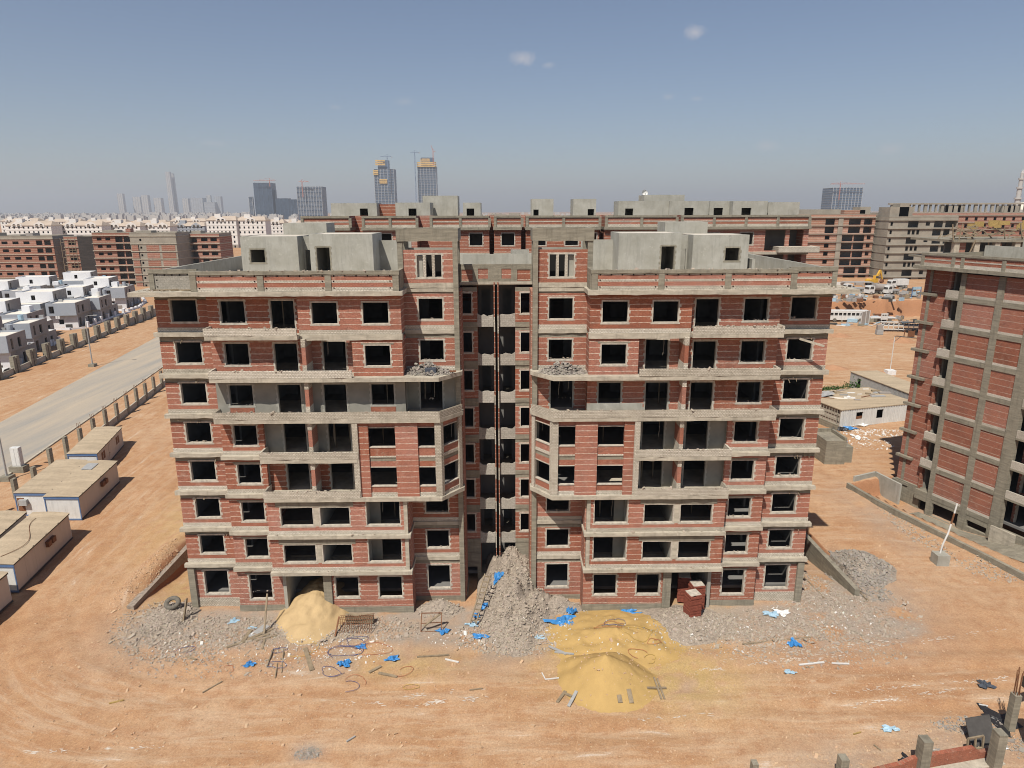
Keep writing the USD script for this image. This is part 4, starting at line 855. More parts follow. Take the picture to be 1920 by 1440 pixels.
# a small dish stands on one roof room
d = aty(1210, 362, 101); m = MB(); m.bar(d - [0, 0, 1.0], d, .05); 
c = trimesh.creation.icosphere(2, .5).slice_plane([0, 0, .2], [0, 0, 1]); c.apply_transform(trimesh.transformations.rotation_matrix(-1.9, [1, .3, 0])); c.apply_translation(d + [0, -.1, .1])
dish = thing('satellite_dish', 'small white satellite dish on top of a tall grey roof room of the rear block', 'dish', d - [0, 0, 1]); m.build('mast', 'metal_grey', dish); obj('reflector', c, 'metal_white', dish)

# ---------------------------------------------------------------- unfinished blocks far on the left
def openings(spec):                                                     # (first, last, count, width, sill, head)
    out = []
    for a, b, n, w, s, h in spec:
        for i in range(n):
            c = a + (b - a) * (i + .5) / n; out.append((c - w / 2, c + w / 2, s, h))
    return out
z305 = -1.2
F1 = Frame((-232, 305), (1, .02), (-.02, 1))
shell('apartment_block', 'long far left brick block with rows of grey framed windows, beyond the white villas', F1, 37, 16, z305, 6, 3.35, [openings([(0, 28, 6, 2.6, 1.0, 2.2), (29.5, 32.6, 1, 2.6, .6, 2.5), (33, 36.2, 1, 2.8, .6, 2.6)])],
      ['far_concrete', 'brick_far', 'brick_far', 'brick_far', 'brick_far', 'brick_far'], (-214, 305, z305), roof=[(2, 12, 4, 9, 2.4, 'far_concrete'), (16, 21, 4, 9, 1.6, 'far_concrete'), (24, 27, 3, 8, 2.2, 'villa_brown')], ledge=.3, capmat='far_concrete')
nt = thing('scaffold_net', 'tall dark scaffold net hanging between two brick blocks on the left', 'scaffold', (-180, 301, 0))
MB().box(-181.5, -172.5, 300.9, 301.05, -1, 20.2).box(-172.5, -172.3, 301.1, 306, -1, 20.2).build('net', 'net_dark', nt)
for i in range(6): MB().box(-189.2, -181.5, 301.5, 301.6, 1.5 + i * 3.2, 1.7 + i * 3.2).build('ledger', 'wood', nt)
for i in range(6): MB().bar((-189 + i * 1.5, 301.4, -1), (-189 + i * 1.5, 301.4, 19.5), .07).build('standard', 'wood', nt)
F2 = Frame((-190.5, 306), (1, 0), (0, 1))
shell('apartment_block', 'brick block behind the dark scaffold net on the left', F2, 12, 14, z305, 6, 3.3, [openings([(1, 11, 2, 3.2, .8, 2.4)])], 'brick_far', (-184, 306, z305), capmat='far_concrete')
F3 = Frame((-172.2, 296), (1, .05), (-.05, 1))
shell('apartment_block', 'brick block with stacked open loggias right of the dark scaffold net', F3, 21, 14, z305, 7, 3.1, [openings([(1, 8, 2, 2.0, 1.0, 2.2), (9, 16, 2, 3.0, .3, 2.6), (16.5, 20.5, 1, 2.4, .8, 2.3)])], 'brick_far', (-162, 296, z305), ledge=.7, roof=[(3, 9, 3, 8, 2.0, 'far_concrete'), (13, 15, 2, 5, 2.6, 'brick_far')], capmat='far_concrete')
F4 = Frame((-152.3, 288), (1, .03), (-.03, 1))
f4 = shell('apartment_block', 'grey framed block with red brick panels and a column of tiny windows, far left', F4, 18.5, 16, z305, 7, 3.1, [openings([(3.3, 4.9, 1, .8, 1.0, 1.9)])], 'far_concrete', (-143, 288, z305), ledge=.25, roof=[(1, 7, 4, 9, 2.0, 'far_concrete'), (9, 17, 5, 10, 1.5, 'far_concrete')], capmat='far_concrete')
for i in range(6):
    for a, b in ((.3, 2.9), (6.2, 11.3), (12.3, 17.8)): MB(F4).box(a, b, -.06, .05, z305 + i * 3.1 + .5, z305 + i * 3.1 + 2.7).build('brick_panel', 'brick_far', f4)
    MB(F4).box(3.0, 3.22, -.1, .05, z305 + i * 3.1 + .3, z305 + i * 3.1 + 3.0).build('pipe_chase', 'hole', f4)
F5 = Frame((-135.5, 302), (1, 0), (0, 1))
shell('apartment_block', 'shadowed brick block with wide dark loggias just left of the main block', F5, 14, 14, z305, 7, 3.0, [openings([(.5, 5, 1, 3.2, .3, 2.5), (5.5, 13.5, 2, 2.8, .9, 2.4)])], 'brick_far', (-128, 302, z305), ledge=.5, roof=[(1, 5, 3, 8, 2.2, 'far_concrete')], capmat='far_concrete')

# ---------------------------------------------------------------- unfinished blocks far on the right
def right_block(name, label, x0, x1, y, z0, n, h, mat_, spec, roof, slope=0.0, **k):
    f = Frame((x0, y), (1, slope), (-slope, 1))
    return shell(name, label, f, x1 - x0, 16, z0, n, h, spec, mat_, ((x0 + x1) / 2, y, z0), ledge=.55, roof=roof, capmat='far_concrete', **k)
sp1 = openings([(3.2, 5.2, 1, 1.0, .8, 2.3), (12, 17, 1, 3.6, .2, 2.5), (21.5, 26.5, 1, 4.6, .2, 2.5), (27.2, 31, 1, 3.2, .2, 2.5)])
sp2 = openings([(3.2, 5.2, 1, 1.0, .8, 2.3), (12.6, 15.4, 1, 1.8, .8, 2.3), (19.5, 28.5, 2, 4.1, .2, 2.5), (29, 31, 1, 1.5, .8, 2.3)])
r1 = right_block('apartment_block', 'salmon brick block with pale slab bands behind the truck yard', 110.5, 142.3, 265, 3.0, 8, 3.05, 'brick_salmon', [sp1, sp1, sp2, sp2, sp2, sp2, sp1, sp1],
            [(0, 20, 4, 4.4, 2.9, 'far_concrete'), (21, 29, 3, 9, 2.6, 'brick_salmon'), (27, 31, 3, 9, 3.8, 'far_concrete')], slabmat='far_concrete')
for i in range(8):
    MB(Frame((110.5, 265))).box(17.6, 19.4, -.35, .02, 3.3 + i * 3.05, 6.0 + i * 3.05).build('pier', 'far_concrete', r1); MB(Frame((110.5, 265))).box(1.2, 2.6, -.3, .02, 3.3 + i * 3.05, 6.0 + i * 3.05).build('pier', 'far_concrete', r1)
sp3 = openings([(.4, 2.0, 1, .9, .8, 2.2), (6.5, 12, 1, 3.9, .2, 2.5), (13.5, 16, 1, 1.6, .8, 2.3), (16.8, 20.6, 1, 3.3, .2, 2.5), (20.8, 26, 1, 4.3, .2, 2.5)])
sp4 = openings([(.4, 2.0, 1, .9, .8, 2.2), (7.2, 12.2, 3, 1.1, .6, 2.3), (16.6, 20.2, 1, 3.2, .2, 2.5), (20.6, 23.6, 1, 2.4, .2, 2.5), (24, 26, 1, 1.4, .8, 2.3)])
right_block('apartment_block', 'grey beige plastered block next to the salmon brick block', 143.6, 169.5, 258, 2.6, 8, 2.98, 'far_concrete', [sp3, sp3, sp4, sp3, sp4, sp3, sp4, sp3], [(.5, 9, 1, 9, 4.6, 'far_concrete'), (4, 7.5, 1, 6, 5.8, 'far_concrete'), (18, 27, 2, 9, 1.4, 'far_concrete')], slabmat='far_concrete')
r3 = right_block('apartment_block', 'red brick block with an open row of posts on its roof, far right', 176, 262, 320, 2.0, 8, 3.2, 'brick_far', [openings([(14, 84, 16, 1.4, .7, 2.3)])], [(30, 38, 3, 9, 4.4, 'far_concrete'), (57, 64, 3, 9, 4.2, 'far_concrete')], slabmat='far_concrete')
for i in range(26): MB().box(180 + i * 2.6, 180.7 + i * 2.6 + .6 * (i % 3 == 0), 323, 324, 29.2, 32.6).build('roof_post', 'far_concrete', r3)
MB().box(179, 258, 322.6, 324.4, 32.6, 33.3).build('roof_beam', 'far_concrete', r3)
# slab under construction behind the right block: timber props, yellow shuttering
deck = thing('construction_deck', 'concrete deck under construction crowded with timber props and yellow shuttering', 'building', (99, 150, 0))
dz = aty(1850, 449, 150)[2]; x0, x1 = aty(1778, 449, 150)[0], 122
MB().box(x0, x1, 148, 164, dz - .5, dz).build('deck_slab', 'concrete', deck); MB().box(x0, x1, 148, 164, dz - 4.4, dz - 4.0).build('floor_slab', 'concrete', deck)
for i in range(6): MB().box(x0 + .5 + i * 4.4, x0 + 1.6 + i * 4.4, 148.3, 149.4, 0, dz - .5).build('column', 'concrete_light', deck)
MB().box(x0 + 2, x1, 154, 154.3, 0, dz - .5).build('inner_wall', 'interior', deck); MB().box(x0 + 1.8, x0 + 3.4, 149, 149.2, dz - 4, dz - .6).build('brick_panel', 'brick_far', deck); MB().box(x0 + 10, x0 + 12, 150, 150.2, dz - 4, dz - .9).build('brick_panel', 'brick_far', deck)
rr = random.Random(5)
for i in range(60):
    x = rr.uniform(x0 - .5, x1); y = rr.uniform(147.5, 156); m = MB()
    if i < 30: m.bar((x, y, dz - .1 if i % 2 else dz - 3), (x + rr.uniform(-1, 1), y, dz + rr.uniform(1.0, 3.4) if i % 2 else dz), .09)
    else: m.bar((x, y, dz + rr.uniform(.2, 3)), (x + rr.uniform(2, 5), y + rr.uniform(-1, 1), dz + rr.uniform(.2, 3)), .1)
    m.build('timber_prop', 'wood', deck)
for i in range(14):
    x = rr.uniform(x0 + 3, x1 - 1); y = rr.uniform(149, 160); z = dz + 1.9 + rr.uniform(0, 1.4)
    MB().box(x, x + rr.uniform(1.2, 2.6), y, y + .15, z, z + rr.uniform(.8, 1.4)).build('shutter_board', 'wood_yellow', deck)
for i in range(10):
    x = rr.uniform(x0, x1 - 3); z = dz + .05 + .25 * (i % 5); MB().box(x, x + rr.uniform(3, 6), 148.2 + i * .5, 149 + i * .5, z, z + .2).build('plank_stack', 'wood', deck)
# ---------------------------------------------------------------- white villas over the road
def villa(px, py, wd, dp, label, side_grey=True, upper=True, frontcube=True, seed=0, h1=3.4, h2=3.3, rot=None):
    """Two storeys in stepped boxes; the near right corner of the ground plan stands at the picture place given."""
    r = random.Random(seed); p = at(px, py, 0); ex = np.array([.98, .19]) if rot is None else np.array(rot); ew = np.array([-ex[1], ex[0]])
    f = Frame(p[:2] - ex * wd, ex, ew); t = thing('villa', label, 'villa', (*(p[:2] - ex * wd / 2), 0), 'white villas beyond the road')
    def storey(u0, u1, w0, w1, z0, z1, mf, ms, wf, ws, name):
        wp = MB(f).panel((u0, u1, z0, z1), wf, w0, w0 + .25).build(name, mf, t)
        side = Frame(f.pts([[u1, w0 + .25, 0]])[0][:2], f.ew, -f.ex)
        MB(side).panel((0, w1 - w0 - .25, z0, z1), ws, 0, .25).build(name, ms, t)
        MB(f).box(u0, u0 + .25, w0 + .25, w1, z0, z1).box(u0 + .25, u1 - .25, w1 - .25, w1, z0, z1).build(name, mf, t)
        MB(f).box(u0 + .25, u1 - .25, w0 + .25, w1 - .25, z1 - .55, z1 - .35).build('roof', 'roof_pale', t)
        MB(f).box(u0 + .3, u1 - .3, w0 + 2.2, w0 + 2.4, z0, z1 - .6).build('inner_wall', 'interior', t)
        for h in wf: MB(f).box(h[0] - .06, h[1] + .06, w0 + .1, w0 + .16, h[2] - .06, h[2] + .04).box((h[0] + h[1]) / 2 - .03, (h[0] + h[1]) / 2 + .03, w0 + .1, w0 + .16, h[2], h[3]).build('window_frame', 'metal_dark', wp)
    D = dp
    storey(0, wd, 0, D, 0, h1, 'villa_white', 'villa_brown', [(wd - 4.6, wd - 3.4, 1.0, 2.3), (1.2, 2.4, .9, 2.3)], [(.9, 2.2, .2, 2.5), (D - 3.6, D - 2.4, .9, 2.3), (D / 2 - .6, D / 2 + .5, .2, 2.4)], 'ground_floor_wall')
    storey(.2, wd * .55, -.9, D * .8, h1, h1 + h2, 'villa_grey', 'villa_brown', [(wd * .2, wd * .2 + 1.1, h1 + .9, h1 + 2.3)], [(2.5, 3.4, h1 + .6, h1 + 2.5)], 'upper_floor_wall')
    if frontcube: storey(wd * .62, wd + .35, -1.1, D * .62, h1 + .05, h1 + h2 + .1, 'villa_grey', 'villa_brown', [(wd * .62 + .7, wd * .62 + 1.9, h1 + .7, h1 + 2.6)], [(1.2, 2.0, h1 + .5, h1 + 2.6), (4.0, 5.3, h1 + .5, h1 + 2.4)], 'corner_wall')
    if upper: storey(wd * .1, wd * .6, D * .35, D * .95, h1 + h2 - .3, h1 + h2 + 2.6, 'villa_white', 'villa_brown', [(wd * .3, wd * .3 + 1.0, h1 + h2 + .4, h1 + h2 + 1.7)], [(1.0, 1.8, h1 + h2 + .2, h1 + h2 + 1.9)], 'penthouse_wall')
    for i in range(r.randint(2, 4)):
        u, w_ = r.uniform(wd * .62, wd - 1.2), r.uniform(D * .3, D - 2); k = r.choice(['water_tank', 'air_conditioner', 'stair_hatch'])
        if k == 'water_tank':
            c = trimesh.creation.cylinder(.55, 1.2, sections=12); MB(f).add(np.array(c.vertices) + [u, w_, h1 + h2 + .5], c.faces).build(k, r.choice(['metal_white', 'villa_grey', 'tarp_pale']), t)
        elif k == 'air_conditioner': MB(f).box(u, u + .9, w_, w_ + .4, h1 + h2 - .3, h1 + h2 + .5).build(k, 'metal_grey', t)
        else: MB(f).box(u, u + 1.8, w_, w_ + 2.2, h1 + h2 - .4, h1 + h2 + r.uniform(.6, 2.0)).build(k, 'villa_white', t)
    MB(f).box(wd * .2, wd * .5, -1.6, -.9, h1 - .3, h1).build('canopy', 'villa_white', t); MB(f).box(wd - 2.2, wd - .6, -2.4, -2.2, 0, 1.3).build('gate', r.choice(['villa_brown', 'metal_dark']), t)
    for i in range(5): MB(f).box(wd * .55 + .1, wd + .3, D * .62, D * .62 + .05, h1 + .4 + i * .5, h1 + .6 + i * .5).build('louvre', 'villa_white', t)
    for q in (.15, 1.05): MB(f).box(wd + .1, wd + .5, D * (.2 + .5 * q) , D * (.2 + .5 * q) + .3, 0, 1.5).build('gate_post', 'villa_white', t)
    return t
villa(24, 692, 13, 11, 'brown sided villa cut by the left edge of the picture', seed=1)
villa(66, 662, 12, 12, 'villa with a hanging grey cube, nearest to the fence on the left', seed=2, upper=False)
villa(60, 640, 16, 13, 'villa with a tall white upper box, at the left edge', seed=3)
villa(148, 614, 18, 15, 'large villa with white ground floor and grey upper boxes in the middle of the group', seed=4)
villa(192, 602, 14, 14, 'villa with brown grilled side right of the large villa', seed=5, upper=True)
villa(238, 578, 15, 15, 'last villa on the right of the group, dark grey side wall', seed=6)
villa(52, 585, 15, 12, 'back row villa at the left edge with two small windows', seed=7)
villa(140, 572, 20, 11, 'long back row villa with a pale upper storey', seed=8, frontcube=False)
villa(210, 560, 18, 11, 'furthest back row villa below the brick blocks', seed=9, frontcube=False)
# low garden walls with white posts
def garden_wall(pts, label, h=.7, posts=1.5, step=4.0, mat_='villa_white'):
    P = [at(x, y, 0)[:2] for x, y in pts]; t = thing('garden_wall', label, 'wall', (*P[0], 0)); m = MB(); pm = []
    for p, q in zip(P[:-1], P[1:]):
        d = (q - p) / np.linalg.norm(q - p); n = np.array([-d[1], d[0]]) * .15
        m.prism([tuple(p - n), tuple(q - n), tuple(q + n), tuple(p + n)], 0, h)
        for s in np.arange(0, np.linalg.norm(q - p), step): c = p + d * s; pm.append(c)
    m.build('low_wall', mat_, t)
    for c in pm: MB().box(c[0] - .35, c[0] + .35, c[1] - .35, c[1] + .35, 0, posts).build('gate_post', mat_, t)
garden_wall([(4, 684), (40, 668), (78, 655), (118, 640)], 'low garden wall with white posts in front of the nearest villa')
garden_wall([(97, 619), (130, 619), (160, 616)], 'white garden wall in front of the large villa', h=.5, posts=.6)
garden_wall([(165, 614), (190, 604), (215, 594), (245, 586)], 'row of white gate posts between the villas and the fence', h=.5, posts=1.7, step=5)
garden_wall([(206, 582), (240, 584), (262, 577), (273, 568), (268, 561)], 'curved white garden wall at the end of the villas', h=.6, posts=.9, step=3)

# ---------------------------------------------------------------- fences, lamps, road furniture on the left
fence = thing('boundary_fence', 'low boundary wall with paired concrete piers beyond the road', 'fence', (-99, 165, 0))
piers = [(7, 712), (28, 700), (50, 690), (83, 676), (112, 664), (136, 653), (158, 645), (178, 639), (198, 629), (217, 620), (233, 613), (250, 607), (264, 602), (278, 597), (292, 592)]
pf = [at(x, y, 0)[:2] for x, y in piers]
c0, c1 = np.polyfit([p[1] for p in pf], [p[0] for p in pf], 1)
ys = np.arange(112, 214, 6.1)
for i, y in enumerate(ys):
    x = c0 * y + c1
    for k in (0, .95): MB().box(x - .4, x + .4, y + k, y + k + .7, -.2, 3.3 + .1 * ((i * 7) % 3)).build('pier', 'concrete', fence)
    if i + 1 < len(ys):
        xn = c0 * (y + 6.1) + c1
        MB().prism([(x - .12, y + 1.65), (x + .12, y + 1.65), (xn + .12, y + 6.1), (xn - .12, y + 6.1)], -.2, 1.1 + .9 * (i > 11)).build('low_wall', 'concrete_light' if i % 4 else 'block_grey', fence)
near = thing('boundary_fence', 'near boundary wall with single thin concrete posts along the road', 'fence', (-58, 95, 0))
yn = np.arange(54, 122, 4.05)
xn_ = lambda y: -51.7 - .152 * (y - 60)
for i, y in enumerate(yn):
    x = xn_(y); h = 2.9 if y > 76 else 2.2
    MB().box(x - .17, x + .17, y - .3, y + .3, -.2, h + .12 * math.sin(i * 2.1)).build('post', 'concrete', near)
    if y > 84:
        m = MB()
        for dx, dy in ((-.1, -.2), (.1, .2), (.1, -.2)): m.bar((x + dx, y + dy, h), (x + dx, y + dy, h + .7), .02)
        m.build('rebar', 'rust', near)
        MB().prism([(x - .1, y + .3), (x + .1, y + .3), (xn_(y + 4.05) + .1, y + 3.75), (xn_(y + 4.05) - .1, y + 3.75)], -.2, .95).build('low_wall', 'concrete_light', near)
def lamp(px, py, top, label, arm, basebox=False):
    p = on(px, py); t = thing('street_lamp', label, 'street lamp', p, 'street lamps along the road'); z = p[2]
    m = MB(); m.tube([p + [0, 0, -.2], p + [0, 0, 4], p + [0, 0, top - .6]], [.14, .11, .07], 7); m.build('pole', 'metal_grey', t)
    m = MB(); m.tube([p + [0, 0, top - .6], p + [.15 * arm, 0, top - .1], p + [.8 * arm, 0, top + .1], p + [1.9 * arm, 0, top + .12]], .05, 6); am = m.build('arm', 'metal_grey', t)
    MB().box(p[0] + min(1.6 * arm, 2.4 * arm), p[0] + max(1.6 * arm, 2.4 * arm), p[1] - .15, p[1] + .15, z + top + .04, z + top + .2).build('lamp_head', 'metal_grey', am)
    MB().box(p[0] - .6, p[0] + .6, p[1] - .6, p[1] + .6, z - .3, z + .55).build('footing', 'concrete', t)
lamp(174, 687, 10.3, 'tall grey street lamp standing alone on the far verge', 1)
lamp(14, 900, 9.5, 'street lamp at the left edge on a concrete footing', -1)
def cabinet():
    p = on(37, 884); t = thing('utility_cabinet', 'white utility cabinet on a concrete block beside the road', 'cabinet', p)
    MB().box(p[0] - .85, p[0] + .85, p[1] - .55, p[1] + .6, -.3, .75).build('plinth', 'concrete', t)
    MB().box(p[0] - .5, p[0] + .5, p[1] - .3, p[1] + .3, .75, 3.1).build('body', 'metal_white', t); MB().box(p[0] - .44, p[0] - .02, p[1] - .33, p[1] - .3, .85, 3.0).build('door', 'metal_white', t); MB().box(p[0] + .02, p[0] + .44, p[1] - .33, p[1] - .3, .85, 3.0).build('door', 'metal_white', t)
cabinet()
def far_car():
    p = on(4, 706); t = thing('parked_car', 'white car cut by the left edge behind the fence piers', 'car', p)
    prof = [(-2.1, .35), (2.1, .35), (2.15, .8), (1.3, .95), (.7, 1.45), (-1.3, 1.45), (-2.0, .95), (-2.15, .8)]
    f = Frame(p[:2], (.16, -.98), (.98, .16)); m = MB(f); m.panel(prof, [], -.85, .85); m.build('body', 'metal_white', t)
    MB(f).panel([(-1.2, .98), (1.15, .98), (.65, 1.38), (-1.2, 1.38)], [], -.87, .87).build('window', 'metal_dark', t)
    for a in (-1.35, 1.35):
        for w in (-.8, .8):
            c = trimesh.creation.cylinder(.33, .2, sections=14); c.apply_transform(trimesh.transformations.rotation_matrix(PI / 2, [1, 0, 0])); v = np.array(c.vertices) + [a, w, .33]
            MB(f).add(v, c.faces).build('wheel', 'rubber', t)
far_car()

# ---------------------------------------------------------------- site cabins
def cabin(fl, fr_, br, label, z1=2.6, door=True, colour='metal_blue', extras='', wide=None):
    """Corners of the roof: front left, front right, back right (world xy)."""
    fl, fr_, br = np.array(fl, float), np.array(fr_, float), np.array(br, float)
    ex = (fr_ - fl) / np.linalg.norm(fr_ - fl); ew0 = br - fr_; ln = np.linalg.norm(ew0); ew = ew0 / ln; W = wide or np.linalg.norm(fr_ - fl)
    f = Frame(fr_ - ex * W, ex, ew); t = thing('site_cabin', label, 'cabin', (*(fr_ - ex * W / 2 + ew * ln / 2), 0), 'site cabins along the fence')
    m = MB(f); m.box(.06, W - .06, .06, .12, .15, z1 - .12); m.build('front_wall', 'metal_white', t)
    n = 6
    for i in range(n): MB(f).box(W - .12, W - .06, .12 + (ln - .24) * i / n, .12 + (ln - .24) * (i + 1) / n - .015, .15, z1 - .12).build('side_panel', 'metal_wall', t)
    for i in range(n): MB(f).box(.06, .12, .12 + (ln - .24) * i / n, .12 + (ln - .24) * (i + 1) / n - .015, .15, z1 - .12).build('side_panel', 'metal_wall', t)
    MB(f).box(.06, W - .06, ln - .12, ln - .06, .15, z1 - .12).build('rear_wall', 'metal_white', t)
    MB(f).box(-.02, W + .02, -.04, .06, z1 - .30, z1 + .0).build('fascia', colour, t); MB(f).box(W - .05, W + .02, .06, ln, z1 - .16, z1).build('gutter', 'metal_dark', t)
    for a in (0, W - .1): MB(f).box(a, a + .1, 0, .06, .05, z1 - .30).build('corner_post', colour, t)
    MB(f).box(0, W, 0, .06, .0, .14).build('skid', colour, t); MB(f).box(W - .06, W, .06, ln, 0, .13).build('skid', 'metal_dark', t)
    v = [[-.06, -.1, z1], [W + .06, -.1, z1], [W + .06, ln + .08, z1], [-.06, ln + .08, z1], [W / 2, -.1, z1 + .10], [W / 2, ln + .08, z1 + .10]]
    MB(f).add(v, [[0, 4, 5], [0, 5, 3], [4, 1, 2], [4, 2, 5], [0, 1, 4], [3, 5, 2], [0, 3, 2], [0, 2, 1]]).build('roof', 'roof_dusty', t)
    for i in range(4): MB(f).box(W + .0, W + .03, .8 + i * ln / 4.4, 1.0 + i * ln / 4.4, z1 - .1, z1 + .03).build('roof_clip', 'metal_dark', t)
    if 'w' in extras:
        for a in (.16, .72): MB(f).box(W - .065, W - .03, ln * a, ln * a + .5, 1.1, 2.05).build('shutter', 'rust', t); MB(f).box(W - .065, W - .03, ln * a + .75, ln * a + 1.25, 1.1, 2.05).build('shutter', 'rust', t)
        dp = MB(f).box(W - .065, W - .035, ln * .42, ln * .42 + .9, .2, 2.1).build('door', 'metal_wall', t); MB(f).box(W - .035, W + .01, ln * .42 + .1, ln * .42 + .22, 1.05, 1.12).build('handle', 'metal_dark', dp)
    if 'a' in extras:
        for a in (.52, .6): MB(f).box(W - .065, W + .25, ln * a, ln * a + .6, 1.45, 1.95).build('air_conditioner', 'rust', t)
    if 'f' in extras: MB(f).box(.5, 1.3, -.35, .06, 1.3, 1.9).build('air_conditioner', 'metal_grey', t); MB(f).box(.2, .9, .02, .065, .2, 2.0).build('door', 'rust', t)
    if 'h' in extras: m = MB(f).box(.7, 1.9, ln * .7, ln * .7 + 1.9, z1 + .12, z1 + .17); m.build('loose_sheet', 'metal_grey', t)
    if 'c' in extras:
        m = MB(); pts = [f.pts([[W * (.55 + .25 * math.sin(s * 5)), ln * (.1 + .75 * s), z1 + .12]])[0] for s in np.linspace(0, 1, 24)]
        m.tube(pts, .025, 4); m.build('roof_cable', 'cable_blue' if False else 'rust', t)
    return t
cabin((-51.7, 77.2), (-48.2, 77.2), (-50.75, 87.5), 'single cabin with brown shutters, farthest of the row', extras='w')
cabin((-46.35, 64.6), (-42.8, 64.5), (-44.4, 74.6), 'cabin with a grey sheet lying on its roof, right one of the joined pair', extras='ah')
cabin((-50.0, 65.6), (-46.45, 65.5), (-48.05, 75.0), 'cabin with an air conditioner on its white end, left one of the joined pair', extras='f')
cabin((-43.5, 51.1), (-39.95, 50.9), (-41.35, 60.6), 'cabin with cables strewn over its roof, in the row by the dirt track', extras='ac')
cabin((-47.6, 52.5), (-44.1, 52.4), (-45.65, 61.0), 'cabin behind the cable strewn one, at the left edge')
cabin((-42.5, 39.8), (-38.7, 39.6), (-39.5, 49.6), 'nearest cabin, mostly cut by the left edge', extras='c')

# ---------------------------------------------------------------- white flats with tiled roofs beyond the left blocks
def white_flats(px0, px1, ptop, y, label, z0=-1, gables=2, dark=False, fl=6, mat_='far_white', show=True):
    x0, x1 = aty(px0, ptop, y)[0], aty(px1, ptop, y)[0]; z1 = aty(px0, ptop, y)[2]; W = x1 - x0; h = (z1 - z0) / fl
    f = Frame((x0, y)); t = thing('white_flats', label, 'building', ((x0 + x1) / 2, y, z0), 'white flats with beige roofs')
    n = max(3, int(W / 3.6))
    for i in range(fl):
        hs = openings([(1, W - 1, n, 1.3, h * .3, h * .75)]); m_ = 'far_stone' if i == 0 else mat_
        MB(f).panel((0, W, z0 + i * h, z0 + (i + 1) * h - .25), [(a, b, z0 + i * h + c, z0 + i * h + d) for a, b, c, d in hs], 0, .3).build('facade_wall', m_, t)
        MB(f).box(-.15, W + .15, -.15, .3, z0 + (i + 1) * h - .25, z0 + (i + 1) * h).build('string_course', mat_, t)
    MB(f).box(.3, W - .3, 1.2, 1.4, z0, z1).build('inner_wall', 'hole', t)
    MB(f).box(0, .3, .3, 14, z0, z1).box(W - .3, W, .3, 14, z0, z1).build('end_wall', mat_, t)
    v = [[-.6, -.6, z1], [W + .6, -.6, z1], [W + .6, 15, z1], [-.6, 15, z1], [2.5, 7, z1 + 3.4], [W - 2.5, 7, z1 + 3.4]]
    MB(f).add(v, [[0, 1, 5], [0, 5, 4], [1, 2, 5], [2, 3, 4], [2, 4, 5], [3, 0, 4], [0, 3, 2], [0, 2, 1]]).build('roof', 'far_tile', t)
    for g in range(gables):
        c = W * (g + .5) / gables; w = min(4.2, W / gables * .42)
        k = [(c - w, z1 - 1), (c + w, z1 - 1), (c + w, z1 + .8), (c, z1 + 3.2), (c - w, z1 + .8)]
        arc = lambda cc, r, zb: [(cc - r, zb), (cc + r, zb)] + [(cc + r * math.cos(a), zb + 1.0 + r * math.sin(a)) for a in np.linspace(0, PI, 7)]
        MB(f).panel(k, [arc(c - w * .42, w * .28, z1 - .9), arc(c + w * .42, w * .28, z1 - .9)], -.5, -.1).build('gable', mat_, t)
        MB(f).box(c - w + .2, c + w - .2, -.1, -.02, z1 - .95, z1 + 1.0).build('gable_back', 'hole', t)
    for b in range(max(1, int(W / 18))):
        c = 6 + b * 18; MB(f).box(c, c + 5, 4, 8, z1 + 1, z1 + 5.2).build('roof_box', mat_, t)
    return t
white_flats(386, 442, 413, 600, 'white flats with an arched gable, left half of the bright pair', gables=1)
white_flats(442, 497, 413.5, 603, 'white flats with an arched gable, right half of the bright pair', gables=1)
white_flats(322, 383, 424, 660, 'shaded grey white flats left of the bright pair', gables=2, mat_='villa_grey')
white_flats(500, 532, 418, 690, 'narrow white flats right of the bright pair', gables=1); white_flats(534, 600, 420, 720, 'far white flats partly hidden by the roof rooms', gables=2)
white_flats(10, 95, 423, 560, 'white flats with tiled roof above the long brick block', gables=2); white_flats(112, 190, 423, 575, 'white flats behind the dark scaffold net', gables=2); white_flats(198, 262, 424, 590, 'white flats above the loggia block', gables=2); white_flats(266, 318, 424, 600, 'white flats above the grey framed block', gables=2)
row2 = [(0, 70), (78, 150), (158, 235), (245, 310), (318, 385), (395, 470), (480, 560)]
for i, (a, b) in enumerate(row2):
    white_flats(a, b, 415 + (i * 37 % 4), 800 + i * 12, ['second row flats at the left edge under the skyline', 'second row flats left of the far slim tower', 'second row flats below the first pale towers', 'second row flats below the tallest slender tower', 'second row flats under the two square pale towers', 'second row flats behind the bright pair', 'second row flats below the dark glass towers'][i], gables=2, fl=5)
# the palm green beside the flats
rt = np.random.default_rng(3)
for j, (px, py, s, lb) in enumerate([(372, 468, 4.2, 'dark green tree between the shaded and the bright flats'), (383, 472, 3.2, 'small green tree at the foot of the bright flats'), (362, 474, 3.0, 'low green tree in front of the shaded flats')]):
    p = at(px, py, 0); t = thing('tree', lb, 'tree', p)
    MB().tube([p, p + [0.2, 0, s * .8], p + [0, .1, s * 1.4]], [.35, .25, .1], 6).build('trunk', 'wood', t)
    c = rt.normal(size=(700, 3)); c = c / np.linalg.norm(c, axis=1, keepdims=True) * rt.uniform(.4, 1, (700, 1)) ** .5 * [s, s, s * .85] + p + [0, 0, s * 1.5]; q = rt.normal(size=(700, 2, 3)) * .5
    V = np.stack([c, c + q[:, 0], c + q[:, 1]], 1).reshape(-1, 3); obj('crown', (V, np.arange(2100).reshape(-1, 3)), 'leaf', t)

